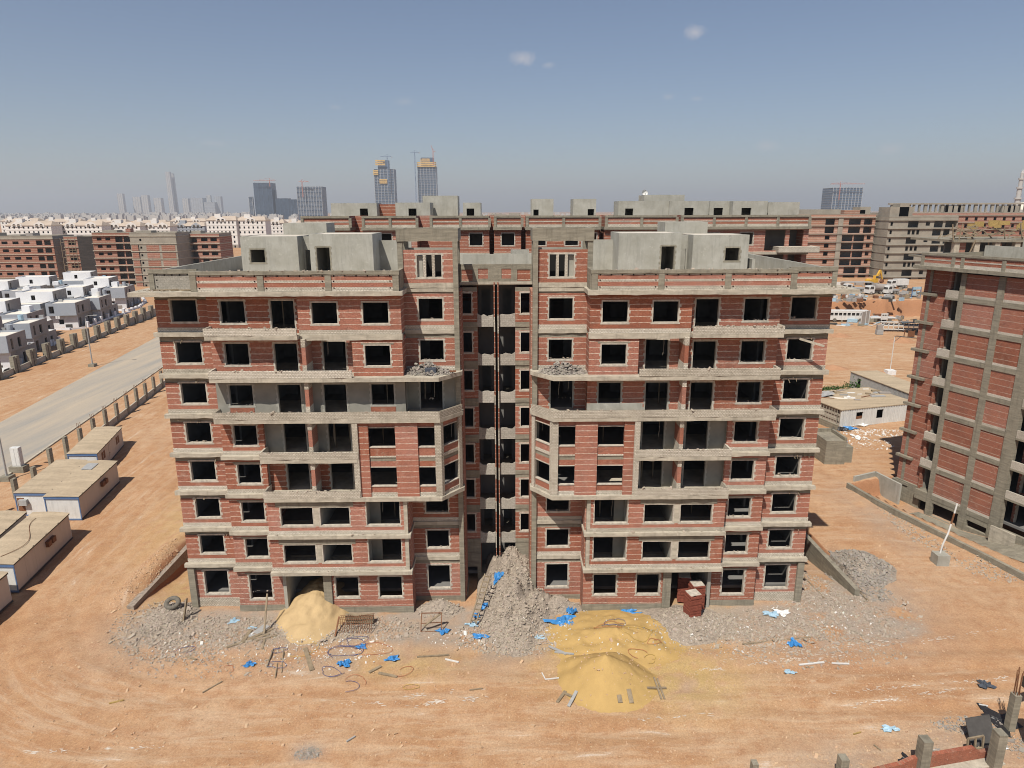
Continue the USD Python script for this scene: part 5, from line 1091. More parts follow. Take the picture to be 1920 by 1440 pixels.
# ---------------------------------------------------------------- skyline
def tower(name, label, px0, px1, ptop, y, floors=24, mat_='far_glass', slab='far_slab', dep=None, cols=6, z0=0, extra=None, taper=1.0, lean=0.0, cat='tower', group=None):
    x0, x1 = aty(px0, ptop, y)[0], aty(px1, ptop, y)[0]; z1 = aty((px0 + px1) / 2, ptop, y)[2]; W = x1 - x0; dep = dep or W * .8
    t = thing(name, label, cat, ((x0 + x1) / 2, y, z0), group); c = (x0 + x1) / 2; y1 = y + dep
    v = []
    for z, k in ((z0, 1.0), (z1, taper)): v += [[c - W / 2 * k, y, z], [c + W / 2 * k, y, z], [c + W / 2 * k, y1, z], [c - W / 2 * k, y1, z]]
    MB().add(v, BOXF).build('body', mat_, t)
    if floors:
        m = MB(); h = (z1 - z0) / floors
        for i in range(floors + 1):
            k = 1 + (taper - 1) * i / floors; m.box(c - W / 2 * k - .9, c + W / 2 * k + .9, y - 1.2, y1, z0 + i * h - .35, z0 + i * h + .35)
        m.build('floor_slabs', slab, t)
    if cols:
        m = MB()
        for i in range(cols + 1): x = x0 + W * i / cols; m.box(x - .8, x + .8, y - 1.4, y - .1, z0, z1)
        m.build('columns', slab, t)
    return t, c, z1
G = 'distant pale towers of the business district'
def pale_tower(label, a, b, top, y, **k): return tower('far_tower', label, a, b, top, y, floors=0, mat_='far_pale', cols=3, slab='far_slab', **k)
pale_tower('pale slim tower, leftmost of the distant skyline', 219, 229, 363, 6200); pale_tower('two stage pale tower second from the left', 248, 262, 369, 6300); pale_tower('pale tower with a sloping crown right of the two stage one', 264, 276, 366, 6200)
pale_tower('short pale tower left of the tallest slender one', 287, 301, 371, 6250)
pale_tower('tallest slender pale tower of the distant skyline', 309, 318, 322, 6200, taper=.82); pale_tower('darker strip tower leaning on the tallest slender one', 318.5, 325, 325, 6260, taper=.7)
pale_tower('square pale tower right of the tallest one', 341, 352, 372, 6100); tower('far_tower', 'square grey tower with broad face', 357, 379, 371, 6000, floors=0, mat_='far_slab', cols=5)
pale_tower('slim pale tower with a small spire', 387, 394, 366, 6050); tower('far_tower', 'wide low grey tower below the small spire', 382, 402, 379, 6000, floors=8, mat_='far_slab', cols=0); tower('far_tower', 'grey tower at the right end of the distant pale group', 401, 413, 368, 6050, floors=0, mat_='far_slab', cols=3)
tower('glass_tower', 'broad blue glass tower under construction left of centre', 475, 508, 343, 2700, floors=34, cols=4, slab='far_glass'); tower('glass_tower', 'stepped blue shoulder of the broad glass tower', 508, 516, 356, 2720, floors=30, cols=2); tower('glass_tower', 'thin grey core at the left of the broad glass tower', 466, 473, 369, 2700, floors=20, cols=1)
tower('glass_tower', 'low dark blue tower between the two larger ones', 517, 540, 372, 2650, floors=20, cols=3, slab='far_glass'); tower('glass_tower', 'low dark blue tower joined to the concrete framed one', 540, 556, 374, 2600, floors=20, cols=3, slab='far_glass')
tower('glass_tower', 'concrete framed tower with dark bays, right of the blue group', 556, 602, 350, 2500, floors=26, cols=9)
def crown_boards(t, px0, px1, p0, p1, y):
    a, b = aty(px0, p1, y), aty(px1, p0, y); n = 3; h = (b[2] - a[2]) / n
    for i in range(n): MB().box(a[0], b[0], y - 4.5, y - 3, a[2] + i * h, a[2] + i * h + h * .72).build('formwork_panel', 'formwork', t)
t1, _, _ = tower('glass_tower', 'dark tower with scattered yellow formwork, left one of the central pair', 701, 738, 317, 2600, floors=32, cols=6)
MB().box(*aty(707, 300, 2600)[[0]], aty(727, 300, 2600)[0], 2610, 2640, 150, aty(707, 300, 2600)[2]).build('core', 'far_glass', t1)
crown_boards(t1, 704, 722, 299, 310, 2600); crown_boards(t1, 700, 709, 318, 328, 2600); crown_boards(t1, 712, 726, 335, 344, 2600)
t2, _, _ = tower('glass_tower', 'dark tower wrapped in yellow formwork at the top, right one of the central pair', 783, 817, 312, 2600, floors=32, cols=6)
MB().box(aty(789, 300, 2600)[0], aty(812, 300, 2600)[0], 2610, 2640, 170, aty(789, 295, 2600)[2]).build('core', 'far_glass', t2); crown_boards(t2, 782, 818, 303, 313, 2600); crown_boards(t2, 788, 806, 297, 303, 2600)
t3, _, _ = tower('glass_tower', 'blue tower rising behind the salmon brick block on the right', 1563, 1618, 352, 2200, floors=13, cols=9)
def crane(label, px, pbase, ptop, y, jib, counter, mat_='crane_red', tilt=0.0):
    b, tp = aty(px, pbase, y), aty(px, ptop, y); t = thing('tower_crane', label, 'crane', b, 'tower cranes on the skyline'); s = y / 2600 * 1.1
    m = MB()
    for dx in (-1.1, 1.1): m.bar((b[0] + dx * s, y - 6, b[2]), (b[0] + dx * s, y - 6, tp[2]), .45 * s)
    n = int((tp[2] - b[2]) / (5 * s)) + 1
    for i in range(n):
        z = b[2] + i * 5 * s
        if z + 5 * s < tp[2]: m.bar((b[0] - 1.1 * s, y - 6, z), (b[0] + 1.1 * s, y - 6, z + 5 * s), .3 * s)
    m.build('mast', mat_, t)
    e = lambda px_: float(aty(px_, ptop, y)[0])
    MB().bar((b[0], y - 6, tp[2]), (e(jib), y - 6, tp[2] + tilt), .7 * s).build('jib', mat_, t); MB().bar((b[0], y - 6, tp[2]), (e(counter), y - 6, tp[2]), .8 * s).build('counter_jib', mat_, t)
    MB().box(e(counter) - 2 * s, e(counter) + 2 * s, y - 7, y - 5, tp[2] - 3 * s, tp[2]).build('counterweight', 'far_slab', t)
    a = np.array([b[0], y - 6, tp[2] + 7 * s]); MB().bar((b[0], y - 6, tp[2]), a, .5 * s).build('apex', mat_, t)
    MB().bar(a, (b[0] + (e(jib) - b[0]) * .7, y - 6, tp[2] + tilt * .7), .22 * s).bar(a, (e(counter), y - 6, tp[2]), .22 * s).build('tie', mat_, t)
crane('thin crane on the left tower of the central pair', 729, 350, 294, 2590, 714, 735, 'crane_blue'); crane('red luffing crane above the right tower of the central pair', 813, 310, 284, 2590, 809, 816, tilt=20)
crane('crane on the left of the right hand central tower', 781, 378, 286, 2590, 770, 786, 'crane_blue'); crane('crane with a level jib over the concrete framed tower', 569, 370, 341, 2490, 561, 580); crane('small crane on the broad blue glass tower', 507, 350, 338, 2690, 476, 517)
crane('crane over the blue tower on the right', 1571, 375, 345, 2190, 1620, 1556)
# the low white city along the horizon
rc = np.random.default_rng(21); m = MB()
for i in range(900):
    y = rc.uniform(2300, 5200); px = rc.uniform(-20, 560 if rc.uniform() < .85 else 1900); x = aty(px, 400, y)[0]; w, h = rc.uniform(9, 26), rc.uniform(9, 19) + 12 * rc.uniform(0, 1) ** 6
    m.box(x, x + w, y, y + 14, 0, h); m.box(x + w * .3, x + w * .5, y + 4, y + 8, h, h + rc.uniform(1, 4))
m.build('distant_city', 'far_pale', kind='stuff', label='low pale city along the horizon below the far towers', cat='city')
rc = np.random.default_rng(22); m = MB()
for i in range(90):
    y = rc.uniform(700, 1500); px = rc.uniform(860, 1560); x = aty(px, 400, y)[0]; w, h = rc.uniform(14, 30), rc.uniform(12, 26); m.box(x, x + w, y, y + 15, 0, h)
m.build('distant_city', 'far_concrete', kind='stuff', label='low grey unfinished houses behind the rear block', cat='city')
V0 = MB(); 
for i in range(70): V0.box(-1600 + i * 20, -1600 + i * 20 + 1.6, 1500, 1501.5, 0, 7)
vd = thing('viaduct', 'long dark viaduct crossing below the distant skyline', 'bridge', (-900, 1500, 0)); V0.build('pier', 'far_slab', vd); MB().box(-1620, -200, 1496, 1506, 7, 9.2).build('bridge_deck', 'far_slab', vd)
# the mosque on the right
mq = thing('mosque', 'cream mosque dome with a tall white minaret at the right edge', 'mosque', (655, 900, 0)); b = aty(1902, 395, 900)
for i, (z0, z1, r) in enumerate([(0, 28, 4.0), (28, 31, 4.6), (31, 43, 3.3), (43, 45, 4.6), (45, 56, 2.8), (56, 58, 4.0), (58, 67, 2.4), (67, 69, 3.4), (69, 75, 1.8)]):
    c = trimesh.creation.cylinder(r, z1 - z0, sections=12); c.apply_translation([b[0] + 2, 900, (z0 + z1) / 2]); obj('minaret_stage' if i % 2 == 0 else 'minaret_balcony', c, 'far_pale', mq)
c = trimesh.creation.cone(1.9, 5, sections=12); c.apply_translation([b[0] + 2, 900, 75]); obj('minaret_cap', c, 'far_pale', mq)
c = trimesh.creation.icosphere(3, 13); c.apply_scale([1, 1, .8]); c.apply_translation([b[0] + 20, 912, 29]); obj('dome', c, 'dome_cream', mq, smooth=True)
MB().box(b[0] + 4, b[0] + 40, 900, 935, 0, 30).build('prayer_hall', 'far_pale', mq)
# ---------------------------------------------------------------- the yard on the right: trucks, bus, machines, sheds
def wheel(f, u, w, r, t, wd=.28):
    c = trimesh.creation.cylinder(r, wd, sections=14); c.apply_transform(trimesh.transformations.rotation_matrix(PI / 2, [1, 0, 0])); MB(f).add(np.array(c.vertices) + [u, w, r], c.faces).build('wheel', 'rubber', t)
def vframe(px, py, ang, z=None):
    p = on(px, py); ex = np.array([math.cos(ang), math.sin(ang)]); f = Frame(p[:2], ex, (-ex[1], ex[0])); f.z = p[2]; return p, f
class ZMB(MB):
    def add(s, v, f, world=False):
        v = np.array(v, float); v[:, 2] += getattr(s.fr, 'z', 0) if not world else 0; return MB.add(s, v, f, world)
def truck(label, px, py, ang, load='tank', cab='metal_white', L_=6.5):
    p, f = vframe(px, py, ang); t = thing('truck', label, 'truck', p); Z = lambda: ZMB(f)
    Z().panel([(0, .5), (2.0, .5), (2.0, 2.7), (.45, 2.7), (.1, 1.7)], [], 0, 2.3).build('cab', cab, t); Z().panel([(.2, 1.75), (.52, 2.5), (1.6, 2.5), (1.6, 1.75)], [], -.03, 2.33).build('cab_window', 'metal_dark', t)
    Z().box(.02, .16, .25, 2.05, 1.7, 2.3).build('windscreen', 'metal_dark', t); Z().box(1.9, L_, .5, 1.8, .7, 1.0).build('chassis', 'metal_dark', t)
    if load == 'tank':
        c = trimesh.creation.cylinder(1.15, L_ - 2.6, sections=18); c.apply_transform(trimesh.transformations.rotation_matrix(PI / 2 + .12, [0, 1, 0])); v = np.array(c.vertices) + [(L_ + 2.4) / 2, 1.15, 2.1]; Z().add(v, c.faces).build('mixer_drum', 'villa_brown', t)
    elif load == 'box': Z().box(2.2, L_, 0, 2.3, 1.0, 3.0).build('box_body', 'metal_white', t)
    elif load == 'flat': Z().box(2.2, L_, 0, 2.3, 1.0, 1.5).build('flat_bed', 'metal_grey', t)
    for u in (.9, L_ - 1.9, L_ - .8):
        for w in (.15, 2.1): 
            c = trimesh.creation.cylinder(.5, .3, sections=14); c.apply_transform(trimesh.transformations.rotation_matrix(PI / 2, [1, 0, 0])); wh = Z().add(np.array(c.vertices) + [u, w, .5], c.faces).build('wheel', 'rubber', t); Z().box(u - .2, u + .2, w - .18, w - .16, .3, .7).build('rim', 'metal_grey', wh)
truck('white cab mixer truck with a brown drum, centre of the upper yard', 1629, 553, .25); truck('small white truck half hidden by the end of the roof slab', 1586, 549, .1, 'flat'); truck('white box truck right of the excavator', 1670, 541, .15, 'box'); truck('white flatbed truck right of the mixer truck', 1664, 553, .35, 'flat', L_=5)
def bus():
    p, f = vframe(1552, 603, -.12); t = thing('bus', 'old white and pale blue bus body parked below the cut bank', 'bus', p); Z = lambda: ZMB(f)
    Z().panel((0, 11, .5, 3.1), [(.5 + i * 1.15, 1.35 + i * 1.15, 1.75, 2.5) for i in range(9)], 0, .1).build('side_wall', 'metal_white', t); Z().box(.05, 10.95, .3, .35, 1.6, 2.6).build('glazing', 'metal_dark', t)
    Z().box(0, 11, .1, 2.5, 2.98, 3.12).build('roof', 'metal_white', t); Z().box(10.9, 11.02, .1, 2.5, .5, 2.98).build('end_wall', 'tarp_pale', t); Z().box(0, .1, .1, 2.5, .5, 2.98).build('end_wall', 'metal_white', t); Z().box(0, 11, 2.4, 2.5, .5, 2.98).build('side_wall', 'metal_white', t)
    for u in (1.8, 8.6): c = trimesh.creation.cylinder(.5, .3, sections=14); c.apply_transform(trimesh.transformations.rotation_matrix(PI / 2, [1, 0, 0])); Z().add(np.array(c.vertices) + [u, .05, .5], c.faces).build('wheel', 'rubber', t)
bus()
def excavator():
    p, f = vframe(1634, 536, 0.4); t = thing('excavator', 'yellow excavator with raised arm in front of the salmon block', 'excavator', p); Z = lambda: ZMB(f)
    for w in (0, 2.2): Z().panel([(.2, 0), (3.6, 0), (3.9, .4), (3.6, .85), (.2, .85), (-.1, .4)], [], w, w + .6).build('track', 'metal_dark', t)
    Z().panel([(-.4, 1.0), (3.4, 1.0), (3.4, 2.0), (.6, 2.3), (-.4, 2.1)], [], .3, 2.5).build('body', 'excavator', t); Z().box(2.0, 3.3, .3, 1.4, 2.0, 3.4).build('cab', 'excavator', t); Z().box(2.1, 3.32, .27, 1.2, 2.5, 3.2).build('cab_window', 'metal_dark', t)
    Z().panel([(3.0, 2.0), (3.6, 1.7), (5.6, 4.6), (5.4, 5.2), (4.8, 5.0)], [], 1.2, 1.7).build('boom', 'excavator', t); Z().panel([(5.0, 5.3), (5.6, 5.0), (6.9, 1.9), (6.5, 1.6)], [], 1.25, 1.65).build('stick', 'excavator', t); Z().panel([(6.3, 1.9), (7.0, 1.9), (7.3, .9), (6.4, .5), (5.9, 1.1)], [], 1.0, 1.9).build('bucket', 'rust', t)
excavator()
def yard_bits():
    def simple(name, label, cat, px, py, ang, boxes, group=None):
        p, f = vframe(px, py, ang); t = thing(name, label, cat, p, group)
        for nm, m_, b in boxes: ZMB(f).box(*b).build(nm, m_, t)
    simple('loader', 'yellow machine body lying against the cut bank', 'machine', 1617, 583, .2, [('body', 'excavator', (0, 2.2, 0, 1.4, .3, 1.2)), ('hood', 'excavator', (.5, 1.8, .1, 1.2, 1.2, 1.6)), ('base', 'metal_dark', (.1, 2.1, .1, 1.3, 0, .3))])
    simple('steel_grating', 'pair of rusty steel gratings leaning up beside the bus', 'grating', 1614, 610, .3, [('grate', 'villa_brown', (0, 1.3, 0, .25, .2, 3.6)), ('grate', 'villa_brown', (1.5, 2.8, .3, .55, .2, 3.8)), ('bar', 'metal_white', (1.34, 1.46, -.05, .1, 0, 3.8)), ('bar', 'metal_white', (2.84, 2.96, .2, .4, 0, 3.9)), ('bar', 'metal_white', (-.1, 0, -.05, .1, 0, 3.6))])
    simple('wall_panel', 'upright white wall panel with slots in the lower yard', 'panel', 1651, 605, .1, [('sheet', 'metal_white', (0, 2.0, 0, .12, .8, 2.6)), ('leg', 'metal_grey', (.1, .25, 0, .1, 0, .8)), ('leg', 'metal_grey', (1.7, 1.85, 0, .1, 0, .8)), ('slot', 'metal_dark', (.3, .7, -.03, .0, 1.9, 2.2)), ('slot', 'metal_dark', (.9, 1.3, -.03, .0, 1.9, 2.2)), ('slot', 'metal_dark', (1.45, 1.75, -.03, .0, 1.9, 2.2))])
    simple('trailer', 'long white trailer frame with dark gaps, front of the lower yard', 'trailer', 1655, 622, -.16, [('deck', 'metal_white', (0, 9.6, 0, 2.2, 1.5, 1.75)), ('rail', 'metal_white', (0, 9.6, 0, .12, .55, .8)), ('rail', 'metal_white', (0, 9.6, 2.1, 2.25, 2.1, 2.4))] + [('post', 'metal_white', (i * 1.2, i * 1.2 + .16, 0, .12, .5, 2.3)) for i in range(9)] + [('cross_bar', 'metal_dark', (i * 1.2 + .3, i * 1.2 + 1.1, .2, 2.0, 1.75, 1.95)) for i in range(8)] + [('wheel', 'rubber', (7, 7.9, -.1, .3, 0, .8)), ('wheel', 'rubber', (8.2, 9.1, -.1, .3, 0, .8)), ('leg', 'metal_dark', (.4, .6, .2, .4, 0, .55))])
    simple('flatbed', 'pale flatbed platform behind the white wall panel', 'trailer', 1632, 603, -.05, [('deck', 'metal_white', (0, 7, 0, 2.2, .9, 1.15)), ('wheel', 'rubber', (1, 1.8, -.05, .3, 0, .8)), ('wheel', 'rubber', (5, 5.8, -.05, .3, 0, .8)), ('frame', 'rust', (.2, 6.8, .3, 1.9, .6, .9))])
    simple('generator', 'grey generator box standing at the front of the yard', 'generator', 1644, 628, -.1, [('body', 'metal_grey', (0, 1.5, 0, 1.2, .1, 1.2)), ('lid', 'villa_brown', (.1, 1.3, .2, 1.1, 1.2, 2.4)), ('skid', 'metal_dark', (0, 1.5, 0, 1.2, 0, .1))])
    simple('steel_rack', 'red brown steel frame at the right end of the yard', 'frame', 1702, 633, .1, [('post', 'rust', (0, .15, 0, .15, 0, 1.8)), ('post', 'rust', (1.6, 1.75, 0, .15, 0, 1.8)), ('post', 'rust', (0, .15, 1.4, 1.55, 0, 1.8)), ('post', 'rust', (1.6, 1.75, 1.4, 1.55, 0, 1.8)), ('panel', 'rust', (.15, 1.6, .05, .1, .2, 1.6))])
    simple('steel_cage', 'pale blue steel frame at the right end of the upper yard', 'frame', 1709, 557, .2, [('post', 'metal_blue', (0, .2, 0, .2, 0, 3)), ('post', 'metal_blue', (3.0, 3.2, 0, .2, 0, 3)), ('beam', 'tarp_pale', (0, 3.2, 0, .2, 2.2, 3)), ('panel', 'tarp_pale', (.2, 1.4, .05, .15, .5, 1.6))])
    simple('hoarding', 'white hoarding panel behind the small truck', 'panel', 1561, 541, 0, [('sheet', 'metal_white', (0, 4, 0, .1, .2, 2.2)), ('post', 'metal_grey', (.2, .3, .1, .2, 0, 2.2)), ('post', 'metal_grey', (3.7, 3.8, .1, .2, 0, 2.2))])
    simple('shelter', 'long low shelter roof left of the excavator', 'shelter', 1583, 543, .02, [('roof', 'metal_grey', (0, 9.5, 0, 3, 2.2, 2.4))] + [('post', 'metal_grey', (.2 + i * 3, .35 + i * 3, .1, .25, 0, 2.2)) for i in range(4)])
    p = on(1668, 702); t = thing('gantry_pole', 'thin white pole with a long dark arm on a white block, beside the right block', 'pole', p)
    MB().box(p[0] - .8, p[0] + .8, p[1] - .7, p[1] + .7, -.2, .9).build('footing', 'plastic_white', t); m = MB(); m.tube([p, p + [0, 0, 7.2]], .07, 6); m.build('pole', 'metal_white', t)
    m = MB(); m.tube([p + [0, 0, 7.2], p + [.3, 0, 7.4], p + [6.5, -2, 7.0]], .09, 5).tube([p + [0, 0, 6.3], p + [1.0, -.2, 7.3]], .05, 5); m.build('arm', 'metal_dark', t)
yard_bits()
r_ = np.random.default_rng(33)
def junk(label, px0, px1, py0, py1, n, seed, z=None):
    """Loose scrap: sheets, drums, boxes and bars, each a part of the heap."""
    r = random.Random(seed); c = on((px0 + px1) / 2, (py0 + py1) / 2); t = thing('scrap_heap', label, 'scrap', c)
    for i in range(n):
        p = on(r.uniform(px0, px1), r.uniform(py0, py1)); a = r.uniform(0, PI); f = Frame(p[:2], (math.cos(a), math.sin(a)), (-math.sin(a), math.cos(a))); f.z = p[2]
        w, d, h = r.uniform(.4, 2.6), r.uniform(.3, 1.2), r.choice([.1, .2, .5, .9])
        ZMB(f).box(0, w, 0, d, 0, h).build(r.choice(['scrap_sheet', 'scrap_box', 'scrap_board']), r.choice(['metal_grey', 'rust', 'wood', 'villa_brown', 'metal_white', 'metal_dark', 'tarp_pale', 'concrete']), t)
junk('scrap strewn in the upper yard left of the mixer truck', 1560, 1625, 555, 567, 40, 1); junk('scrap at the right end of the upper yard', 1680, 1725, 546, 560, 26, 2); junk('scrap around the excavator', 1600, 1700, 534, 546, 26, 3); junk('scrap and boards between bus and trailer', 1565, 1660, 600, 612, 26, 4); junk('boards behind the trailer by the right block', 1690, 1720, 596, 606, 10, 5)
junk('scrap and sheets across the middle of the upper yard', 1590, 1700, 540, 566, 60, 6); junk('scrap thrown along the foot of the cut bank', 1600, 1700, 586, 600, 40, 7)
for i, (px, py, rx, h, lb) in enumerate([(1575, 630, 3.0, .8, 'low dirt mound at the near edge of the truck yard'), (1690, 640, 3.5, 1.0, 'low dirt mound near the right block in the truck yard'), (1640, 700, 3.2, .7, 'low dirt mound behind the long grey shed'), (1560, 690, 3.0, .7, 'low dirt mound behind the right corner of the main block')]):
    c = at(px, py, 0); fn_ = heap_fn(c[0], c[1], rx, rx * .8, h, 70 + i, .9, 0, .5); heap('dirt_mound', lb, 'dirt mound', fn_, c[0], c[1], rx, rx * .8, 'earth_cut', 0, 16, 40)
def corrugated(f, u0, u1, w, z0, z1, holes, name, mat_, t, step=.3, dep=.09):
    """Ribbed sheet steel: the panel with its openings, then each rib."""
    MB(f).panel((u0, u1, z0, z1), holes, w, w + .06).build(name, mat_, t); m = MB(f); u = u0 + .08
    while u < u1 - .1:
        hit = [h for h in holes if h[0] - .12 < u < h[1]]
        if hit: m.box(u, u + step * .45, w - dep, w, hit[0][3], z1) if z1 - hit[0][3] > .05 else None
        else: m.box(u, u + step * .45, w - dep, w, z0, z1)
        u += step
    m.build('ribs', mat_, t, kind='stuff')
def sheds():
    a, b = np.array([48.4, 92.9]), np.array([61.4, 96.4]); ex = (b - a) / np.linalg.norm(b - a); W = np.linalg.norm(b - a); f = Frame(a, ex, (-ex[1], ex[0]))
    t = thing('container_shed', 'white corrugated container shed with a dark window, shaded on its right half', 'shed', (*a, 0))
    p0_ = on(1640, 812); scatter('scrap', 'scrap and stones lying in front of the white corrugated shed', 'scrap', [(54, 90.5, 7, 2.2, 420), (49, 86, 4, 3, 160)], 'litter', 61, size=(.05, .22))
    corrugated(f, 0, W, 0, 0, 2.6, [(2.6, 3.8, 1.1, 2.1), (6.2, 7.4, .9, 2.2)], 'front_wall', 'metal_white', t); D = 9.6
    MB(f).box(-.1, W, -.12, D, 2.6, 2.72).build('roof', 'roof_dusty', t); MB(f).box(.1, W - .1, .8, .9, .0, 2.5).build('inner_wall', 'hole', t); MB(f).box(0, W, D - .1, D, 0, 2.6).build('rear_wall', 'metal_wall', t); MB(f).box(W - .1, W, .1, D - .1, 0, 2.6).build('side_wall', 'metal_wall', t)
    f2 = Frame(a, (-ex[1], ex[0]), ex); MB(f2).box(.1, D - .1, .25, .3, 0, 2.6).build('side_wall', 'metal_wall', t)
    for i in range(17): MB(f2).box(.1 + i * .57, .18 + i * .57, -.02, .05, .1, 2.55).build('grille_bar', 'concrete_light', t)
    for z in (.3, 1.1, 1.9): MB(f2).box(.1, D - .1, .0, .06, z, z + .08).build('grille_bar', 'concrete_light', t)
    MB(f).box(2.7, 3.7, -.02, .02, 1.1, 1.5).build('window_board', 'rust', t)
    b2 = np.array([61.4, 116.2]); e2 = np.array([62.9, 102.6]) - b2; L2 = np.linalg.norm(e2); e2 = e2 / L2; g = Frame(b2, e2, (-e2[1], e2[0])); t2 = thing('container_shed', 'long grey corrugated shed with a narrow door, behind the white one', 'shed', (*b2, 0))
    corrugated(g, 0, L2 + 4, 0, 0, 2.7, [(2.2, 3.0, .2, 2.1)], 'front_wall', 'metal_grey', t2); MB(g).box(-.1, L2 + 4, -.15, 5, 2.7, 2.82).build('roof', 'roof_dusty', t2); MB(g).box(0, .1, .1, 5, 0, 2.7).box(.1, L2 + 4, 4.9, 5, 0, 2.7).box(L2 + 3.9, L2 + 4, .1, 4.9, 0, 2.7).build('end_wall', 'metal_wall', t2); MB(g).box(.2, L2 + 3.8, 1, 1.1, 0, 2.6).build('inner_wall', 'hole', t2)
    rz_ = random.Random(12)
    for i in range(22):
        u, w_ = rz_.uniform(.5, W - 1.5), rz_.uniform(3, D - .8); an = rz_.uniform(-.5, .5); p = f.pts([[u, w_, 0]])[0]; g2 = Frame(p[:2], (math.cos(an), math.sin(an)), (-math.sin(an), math.cos(an)))
        MB(g2).box(0, rz_.uniform(.5, 2.4), 0, rz_.uniform(.1, .7), 2.73, 2.76 + rz_.choice([.03, .06, .2])).build(rz_.choice(['roof_board', 'roof_scrap']), rz_.choice(['wood', 'metal_grey', 'rust', 'roof_pale', 'villa_brown', 'plastic_white']), t)
    # bent sheets and boards on the flat roof, climbing plant behind
    for i, (u, w, ww, dd, nm, m_, lb) in enumerate([(1.2, 6.2, 3.0, 1.6, 'loose_sheet', 'metal_grey', 'bent grey sheet lying at the back of the white shed roof'), (3.6, 7.6, 3.4, .8, 'loose_board', 'wood', 'long board on the white shed roof'), (5.0, 4.6, 1.6, 1.0, 'loose_sheet', 'plastic_white', 'small white sheet on the white shed roof'), (2.0, 8.0, 4.4, 1.0, 'loose_sheet', 'metal_grey', 'long grey sheet at the rear edge of the white shed roof')]):
        p = f.pts([[u, w, 2.75]])[0]; V = []
        for s in range(6):
            for q in range(4): V.append([u + ww * s / 5, w + dd * q / 3, 2.74 + .16 * math.sin(s * 1.7 + i) * (q % 2) + .08 * s * (i == 0)])
        Fq = [[s * 4 + q, s * 4 + q + 1, s * 4 + q + 5] for s in range(5) for q in range(3)] + [[s * 4 + q, s * 4 + q + 5, s * 4 + q + 4] for s in range(5) for q in range(3)]
        MB(f).add(V, [x[::-1] for x in Fq]).build(nm, m_, label=lb, cat='sheet' if 'sheet' in nm else 'board')
    rl = np.random.default_rng(8); pl = thing('climbing_plant', 'green creeper growing between the two sheds', 'plant', (*f.pts([[7, 9.9, 0]])[0][:2], 0)); C = []
    for u in np.linspace(4.0, 12.0, 40): C += [f.pts([[u + rl.normal() * .15, D + .3 + rl.normal() * .25, 2.75 + abs(rl.normal()) * (.22 + .5 * (u > 9) * rl.uniform())]])[0] for _ in range(14)]
    C = np.array(C); q = rl.normal(size=(len(C), 2, 3)) * .17; obj('leaves', (np.stack([C, C + q[:, 0], C + q[:, 1]], 1).reshape(-1, 3), np.arange(len(C) * 3).reshape(-1, 3)), 'leaf', pl)
    MB().tube([f.pts([[u, D + .3, z]])[0] for u, z in ((9.5, 0), (9.4, 1.6), (8, 2.7), (5, 2.75))], .04, 5).build('stem', 'wood', pl)
    # the retaining blocks at the corner of the main block
    t3 = thing('retaining_block', 'stepped board marked concrete pit beside the main block and the white shed', 'wall', (42.5, 80, 0)); MB().box(39.6, 41.8, 78.6, 82.2, -.2, 3.0).box(41.8, 42.1, 78.6, 82.2, -.2, 3.4).box(39.6, 41.8, 82.2, 82.5, -.2, 3.4).build('pit_wall', 'concrete', t3); MB().box(42.1, 43.3, 79.2, 82.4, -.2, 2.0).build('step', 'concrete', t3)
    t4 = thing('retaining_wall', 'dark concrete wall under the grilled side of the white shed', 'wall', (46.5, 96, 0)); MB(f2).box(-1.0, D, -1.5, -1.2, -.3, .9).build('wall', 'concrete', t4)
sheds()

# ---------------------------------------------------------------- low walls of the two ramps, and posts at the picture's lower right
for xs, ys, lb in (((-29.75, -29.2), (48.3, 66), 'low rough retaining wall below the earth bank along the left ramp'), ((28.7, 29.1), (49.5, 66), 'low board marked concrete retaining wall along the right ramp')):
    m = MB(); m.box(*xs, *ys, -2.6, .32 if xs[0] > 0 else .24); m.build('retaining_wall', 'concrete' if xs[0] > 0 else 'rubble_base', label=lb, cat='wall')
def rough_post(px, py, h, sx, sy, label, rebar=0, lean=(0, 0)):
    p = on(px, py); t = thing('concrete_post', label, 'post', p); m = MB(); z0, z1 = p[2] - .3, p[2] + h
    v = [[p[0] + i * sx + l[0], p[1] + j * sy + l[1], z] for z, l in ((z0, (0, 0)), (z1, lean)) for i, j in ((-1, -1), (1, -1), (1, 1), (-1, 1))]; m.add(v, BOXF); m.build('shaft', 'concrete', t)
    if rebar:
        for k in range(rebar): a = 2 * PI * k / rebar; q = np.array([p[0] + lean[0] + sx * .7 * math.cos(a), p[1] + lean[1] + sy * .7 * math.sin(a), z1]); MB().bar(q, q + [.06 * math.cos(a * 3), .05, rebar * .22 + .2 * math.sin(k)], .014).build('rebar', 'rust', t)
    return t
rough_post(1725, 1450, 2.3, .26, .3, 'rough concrete post in front of the low red wall, lower right'); rough_post(1862, 1440, 2.4, .24, .3, 'taller rough concrete post bound with wire, right of the low red wall'); rough_post(1576, 1462, 1.5, .22, .25, 'short concrete post at the lower edge right of centre'); rough_post(1412, 1460, 1.1, .16, .2, 'small post stub at the lower edge near the centre')
rough_post(1892, 1368, 2.5, .2, .22, 'concrete post with tall bunch of rusty starter bars at the right edge', rebar=7); rough_post(1932, 1400, 3.4, .25, .25, 'concrete post cut by the right edge')
